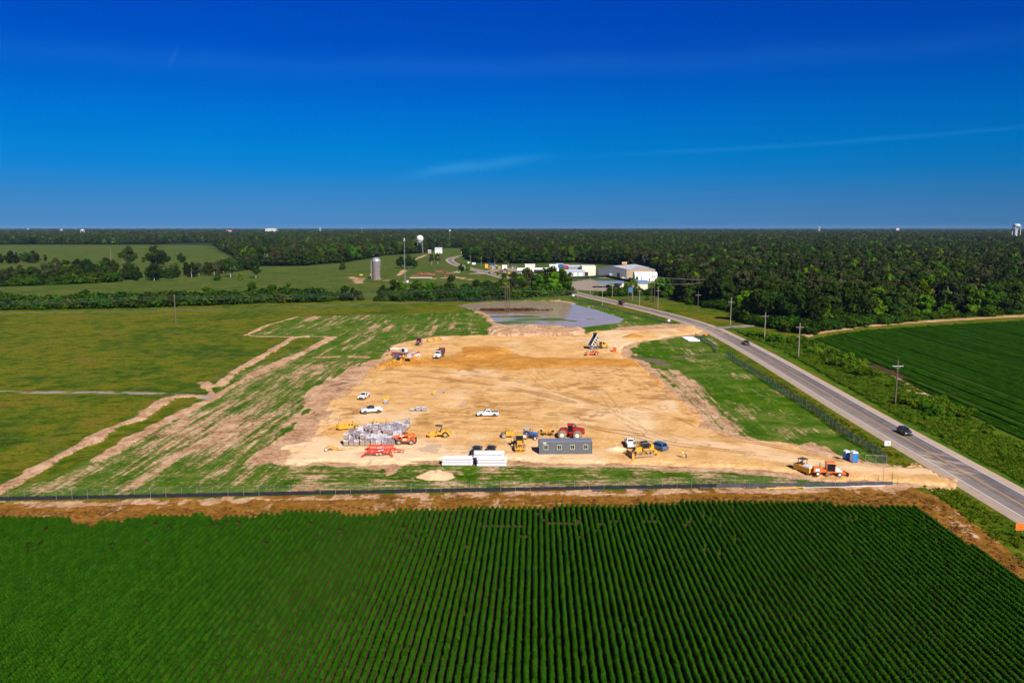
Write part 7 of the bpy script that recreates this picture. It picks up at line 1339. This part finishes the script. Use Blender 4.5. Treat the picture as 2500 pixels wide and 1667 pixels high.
# ------------------------------------------------------------------ metal buildings along the road
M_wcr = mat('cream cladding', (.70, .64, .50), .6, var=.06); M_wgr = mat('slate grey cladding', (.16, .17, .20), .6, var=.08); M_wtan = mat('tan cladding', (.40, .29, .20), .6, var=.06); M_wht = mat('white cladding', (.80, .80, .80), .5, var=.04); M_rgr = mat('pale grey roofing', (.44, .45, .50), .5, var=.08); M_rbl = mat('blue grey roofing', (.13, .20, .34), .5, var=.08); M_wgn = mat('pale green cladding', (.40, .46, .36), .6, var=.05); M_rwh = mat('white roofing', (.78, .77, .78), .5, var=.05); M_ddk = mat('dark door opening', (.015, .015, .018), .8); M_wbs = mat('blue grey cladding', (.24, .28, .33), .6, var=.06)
def shed(lab, px0, px1, py, pytop, depth, wf, ws, rf, rz=0.0, roof='gable', rise=1.2, doors=(), cat='building', name='metal_building', ridge_x=True, side=None):
    a = P(px0, py); b = P(px1, py); s = a.y/F/CP; w_ = abs(px1-px0)*a.y/F/CP*1.0; hgt = (py-pytop)*a.y/F/CP*1.0
    o = thing(name, lab, cat, ((a.x+b.x)/2, a.y, 0), rz, 'roadside metal buildings'); hw = w_/2
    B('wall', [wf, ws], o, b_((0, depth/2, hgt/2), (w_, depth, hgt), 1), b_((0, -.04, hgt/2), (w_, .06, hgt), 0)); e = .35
    if roof == 'gable':
        if ridge_x: B('roof', rf, o, px_([(-e, hgt), (depth/2, hgt+rise), (depth+e, hgt), (depth+e, hgt+.2), (depth/2, hgt+rise+.2), (-e, hgt+.2)], -hw-e, hw+e)); B('gable', ws, o, *[px_([(0, hgt), (depth, hgt), (depth/2, hgt+rise)], x, x+.05) for x in (-hw, hw-.05)])
        else: B('roof', rf, o, p_([(-hw-e, hgt), (0, hgt+rise), (hw+e, hgt), (hw+e, hgt+.2), (0, hgt+rise+.2), (-hw-e, hgt+.2)], -e, depth+e)); B('gable', wf, o, *[p_([(-hw, hgt), (hw, hgt), (0, hgt+rise)], y, y+.05) for y in (-.05, depth-.05)])
    elif roof == 'flat': B('roof', rf, o, b_((0, depth/2, hgt+.15), (w_+.5, depth+.5, .3)))
    elif roof == 'arch': n = 10; pr = [(depth/2-depth/2*math.cos(math.pi*i/n), hgt+rise*math.sin(math.pi*i/n)) for i in range(n+1)]; B('roof', rf, o, px_(pr+[(depth, hgt-.1), (0, hgt-.1)], -hw-.1, hw+.1))
    for u, du, hh, mt in doors: B('door', mt, o, b_((-hw+w_*u, -.10, hgt*hh/2), (w_*du, .08, hgt*hh)))
    return o
big = shed('big slate grey warehouse with long pale roof behind the white sheds', 1455, 1534, 677, 657, 46, M_wgr, M_wtan, M_rgr, -R(38), 'gable', 3.0, ((.72, .10, .55, M_ddk),), ridge_x=False)
shed('tan gabled end wing of the grey warehouse', 1536, 1599, 678, 659, 26, M_wtan, M_wtan, M_rgr, 0, 'gable', 2.0, (), ridge_x=False)
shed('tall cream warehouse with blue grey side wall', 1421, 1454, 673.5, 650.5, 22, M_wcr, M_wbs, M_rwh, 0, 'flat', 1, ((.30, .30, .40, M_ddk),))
shed('blue grey long wing left of the tall cream warehouse', 1388, 1421, 670, 650.5, 20, M_wbs, M_wbs, M_rwh, 0, 'flat', 1)
shed('low pale green storage shed with white doors', 1373, 1427, 675, 664, 10, M_wgn, M_wgn, M_rgr, 0, 'gable', 2.0, ((.06, .14, .8, M_ddk), (.58, .15, .85, M_wht), (.82, .15, .85, M_wht)))
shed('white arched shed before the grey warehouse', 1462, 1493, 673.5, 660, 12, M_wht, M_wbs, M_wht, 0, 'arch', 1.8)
for a, b, l in ((1488, 1508, 'grey sided white container, the longer of two'), (1511, 1517, 'white container, the shorter of two')): shed(l+' before the grey warehouse', a, b, 677, 669.5, 3, M_wht if a > 1500 else M_wbs, M_wht, M_wht, 0, 'flat', 1, name='storage_container', cat='container')
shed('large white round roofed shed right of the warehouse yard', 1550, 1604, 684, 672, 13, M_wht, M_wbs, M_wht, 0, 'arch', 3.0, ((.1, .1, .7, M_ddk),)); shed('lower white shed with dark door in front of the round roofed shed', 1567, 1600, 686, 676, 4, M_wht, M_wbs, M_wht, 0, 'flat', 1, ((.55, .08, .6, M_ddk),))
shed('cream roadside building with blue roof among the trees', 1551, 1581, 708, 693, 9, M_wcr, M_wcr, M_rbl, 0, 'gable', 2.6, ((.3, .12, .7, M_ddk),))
c = P(1488, 702); o = thing('canopy_shelter', 'open steel canopy with blue grey roof over parked cars', 'canopy', c, -.12, 'roadside metal buildings'); B('roof', M_rbl, o, px_([(-5.5, 4.2), (0, 5.6), (9, 4.6), (9, 4.4), (0, 5.35), (-5.5, 4.0)], -11, 12)); B('post', M_steel, o, *[c_((x, y, 0), (x, y, 4.3), .14, .14, 8) for x in (-10.5, -4, 3, 10) for y in (-4.5, 8)]); B('back_wall', M_wcr, o, b_((8, 8.2, 2), (8, .3, 4)))
shed('cream box shaped workshop at the back of the equipment yard', 1282, 1306, 663, 646.5, 16, M_wcr, M_wbs, M_rwh, 0, 'flat', 1); shed('white hip roofed shelter in the equipment yard', 1264, 1289, 667, 661, 10, M_ddk, M_wgr, M_rwh, 0, 'gable', 2.6); shed('long white open fronted shed behind the pond trees', 1299, 1364, 668, 655.5, 12, M_wht, M_wht, M_rwh, 0, 'flat', 1, ((.24, .35, .75, M_ddk), (.75, .12, .6, M_ddk))); shed('small white shed behind the long open fronted shed', 1342, 1362, 655, 649, 7, M_wht, M_wht, M_rwh, 0, 'gable', 1.5); shed('blue and white trailer box behind the yard', 1358, 1375, 652, 644.5, 5, M_blue, M_wht, M_wht, 0, 'flat', 1, name='storage_container', cat='container')
shed('orange and white trailer box beside the blue one', 1376, 1387, 654, 647, 4, M_fred, M_wht, M_wht, 0, 'flat', 1, name='storage_container', cat='container')
q = P(1524, 650); o = thing('roof_billboard', 'orange and white sign standing behind the grey warehouse roof', 'sign', P(1524, 668), 0); B('board', [M_sorg, M_swht], o, b_((0, 0, 11.2), (5.2, .3, 2.4)), b_((0, -.02, 12.2), (5.6, .3, .6), 1)); B('post', M_steel, o, *[c_((x, .2, 0), (x, .2, 11), .14) for x in (-1.5, 1.5)])
fence('yard_fence', 'black screened fence around the warehouse yard', 'fence', [(1385, 681), (1430, 680), (1472, 677.5), (1480, 677), (1500, 681), (1523, 686.5), (1545, 690)], 6, 2.6, [('screen', M_silt, 0, 2.5, .1, 0, 1)])
# barn, houses
o = shed('long cream barn with grey roof in the left wood', 642, 687, 622, 609, 30, M_wcr, M_wht, M_rgr, -.25, 'gable', 4.0, ((.55, .3, .5, M_wht),), name='barn', cat='barn'); shed('white two storey house with grey roof beside the radar ball', 1062, 1079, 619, 610, 12, M_wht, M_wcr, M_rgr, 0, 'gable', 4.0, ((.3, .15, .4, M_ddk), (.7, .15, .4, M_ddk)), name='house', cat='house'); shed('small white house left of the radar ball', 1001, 1008, 611, 604, 8, M_wht, M_wht, M_rwh, 0, 'gable', 2, name='house', cat='house'); shed('small white hut at the foot of the radar tower', 1022, 1027, 613, 607, 6, M_wht, M_wht, M_rwh, 0, 'flat', 1, name='house', cat='house'); shed('low tan cottage between the trees near the radar ball', 1045, 1052, 619, 613, 8, M_wtan, M_wcr, M_rgr, 0, 'gable', 2, name='house', cat='house')
for px, py, w_ in ((1144, 644, 4), (1157, 646, 8)): shed('small white utility box by the far road, %s' % ('the left one' if w_ == 4 else 'the wider one'), px-w_/2, px+w_/2, py, py-4, 3, M_wht, M_wht, M_wht, 0, 'flat', 1, name='utility_box', cat='utility box')
shed('yellow box trailer at the left end of the equipment yard', 1184, 1191.5, 654.5, 645.5, 3, M_ydirt, M_ydirt, M_ydirt, 0, 'flat', 1, name='storage_container', cat='container'); shed('white box body in the equipment yard behind the red truck', 1226, 1238, 657, 648, 5, M_wht, M_wht, M_wht, 0, 'flat', 1, name='storage_container', cat='container'); shed('small yellow container in the equipment yard', 1217, 1222, 656, 651, 3, M_ydirt, M_ydirt, M_ydirt, 0, 'flat', 1, name='storage_container', cat='container')
# vehicles of the yard, small in the picture
yard = [(1199, 652, M_white), (1206, 655, M_white), (1212, 650, M_grey), (1222, 660, M_grey), (1233, 659, M_ired), (1241, 667, M_ylw), (1250, 655, M_white), (1268, 669, M_white), (1278, 666, M_ired), (1284, 667, M_white), (1208, 643, M_white), (1190, 642, M_white), (1200, 646, M_blue), (1256, 652, M_grey), (1224, 664, M_mar), (1232, 666, M_grey)]
for k, (px, py, mt) in enumerate(yard):
    v = P(px, py); car('%s vehicle parked in the equipment yard' % {'white paint': 'white', 'light grey': 'grey', 'implement red': 'red', 'bright yellow': 'yellow', 'tractor blue': 'blue', 'maroon': 'maroon'}[mt.name], v, rng.uniform(0, 6.28), mt, 'car', 5.6, 2.1, 2.1, 'vehicles in the equipment yard', 'yard_vehicle')
for px, py, mt, l in ((1501, 709, M_white, 'white car parked in front of the steel canopy'), (1486, 700, M_suv, 'blue car parked in the shade of the steel canopy'), (1535, 681, M_white, 'white car parked by the round roofed shed'), (1521, 680.5, M_white, 'white car parked by the yard fence'), (1475, 676, M_blue, 'small blue car at the corner of the yard fence')): v = P(px, py); car(l, v, .5, mt, 'car', 4.8, 1.9, 1.7, 'cars at the metal buildings')
# rubble of the torn down farm near the mast
M_rub2 = mat('broken red brick', (.34, .07, .05), .9, var=.3, sc=2); M_rust = mat('rusty scrap', (.20, .09, .05), .9, var=.4, sc=2); M_cnc = mat('broken concrete', (.42, .38, .34), .9, var=.2)
def rubble(px, py, wd, hh, mt, lab, k=14):
    v = P(px, py); o = thing('rubble_heap', lab, 'rubble', v, 0, 'rubble by the mast'); m = MB()
    for _ in range(k): m.box((rng.uniform(-wd, wd), rng.uniform(-wd*.5, wd*.5), rng.uniform(0, hh*.7)), (rng.uniform(.8, 2.8), rng.uniform(.6, 2), rng.uniform(.4, 1.1)), rot=(rng.uniform(-.5, .5), rng.uniform(-.5, .5), rng.uniform(0, 3)))
    m.build('debris', mt, o); q = MB(); q.ball((0, 0, -.3), (wd*1.1, wd*.6, hh*.6), 14, 5, 0, 0); q.build('mound', M_rust, o)
rubble(1030, 672, 4, 3, M_rub2, 'bright red brick rubble nearest the mast'); rubble(1050, 671, 6, 2.2, M_rub2, 'red brick rubble right of the brightest red heap'); rubble(1075, 664, 6, 3.4, M_rust, 'brown scrap heap beside the red rubble'); rubble(1094, 668, 6, 2.6, M_rust, 'rusty scrap heap near the bush'); rubble(1097, 675, 5, 1.6, M_rub2, 'low red rubble at the right end'); rubble(1114, 666, 4, 2, M_cnc, 'pale concrete rubble under the bush'); rubble(1013, 674, 5, 2, M_rust, 'brown rubble left of the red heap')
v = P(1028, 679); o = thing('concrete_slab', 'long low pale wall foundation in front of the red rubble', 'foundation', v, .02); B('slab', M_cnc, o, b_((0, 0, .5), (22, 2.2, 1.0))); B('kerb', M_cnc, o, b_((0, -1.2, .15), (23, .4, .3)))
for px, py in ((1110, 618.2), (1128, 618)): v = P(px, py)
v = P(1128, 619); o = thing('hay_bale', 'yellow object by the far road bend', 'bale', v, 0); B('bale', M_ylw, o, c_((-2, 0, 1.4), (2, 0, 1.4), 1.4, 1.4, 14)); B('wrap', M_ylw, o, c_((-1.2, 0, 1.4), (1.2, 0, 1.4), 1.43, 1.43, 14))
for px, py in ((882, 672.5), (907, 672)): v = P(px, py); o = thing('feed_trough', 'small yellow trough in the grass %s the silo' % ('well left of' if px < 900 else 'right beside'), 'trough', v, 0, 'troughs near the silo'); B('tub', M_ylw, o, b_((0, 0, .6), (2.8, 1.2, 1.0), top=(1.1, 1.1))); B('rim', M_ylw, o, b_((0, 0, 1.15), (3.2, 1.45, .12)))
# ------------------------------------------------------------------ air
hm = bpy.data.materials.new('summer air'); hm.use_nodes = True; t = NT(hm.node_tree); hm.node_tree.nodes.clear()
pv = t.n('ShaderNodeVolumePrincipled'); pv.inputs['Color'].default_value = (0.42, 0.66, 1.0, 1); pv.inputs['Density'].default_value = 0.000022; pv.inputs['Anisotropy'].default_value = 0.0
ou = t.n('ShaderNodeOutputMaterial'); t.L(pv.outputs[0], ou.inputs['Volume'])
m = MB(); m.box((0, 6000, 30), (24000, 12300, 64)); tag(m.build('haze', hm), 'thin blue summer haze over the far wood', 'haze', kind='stuff')
# ------------------------------------------------------------------ tell look-alikes apart by their order in the picture
bpy.context.view_layer.update(); same = {}
for o in COL.objects:
    if o.parent is None and 'label' in o and 'group' in o: same.setdefault((o['label'], o['group']), []).append(o)
for (lb, gp), L in same.items():
    if 2 <= len(L) <= 40:
        L.sort(key=lambda o: float(proj(np.array(o.location.x), np.array(o.location.y))[0]))
        for k, o in enumerate(L):
            n = k+1; o['label'] = '%s, %d%s from left' % (lb, n, 'th' if 10 < n % 100 < 14 else {1: 'st', 2: 'nd', 3: 'rd'}.get(n % 10, 'th'))
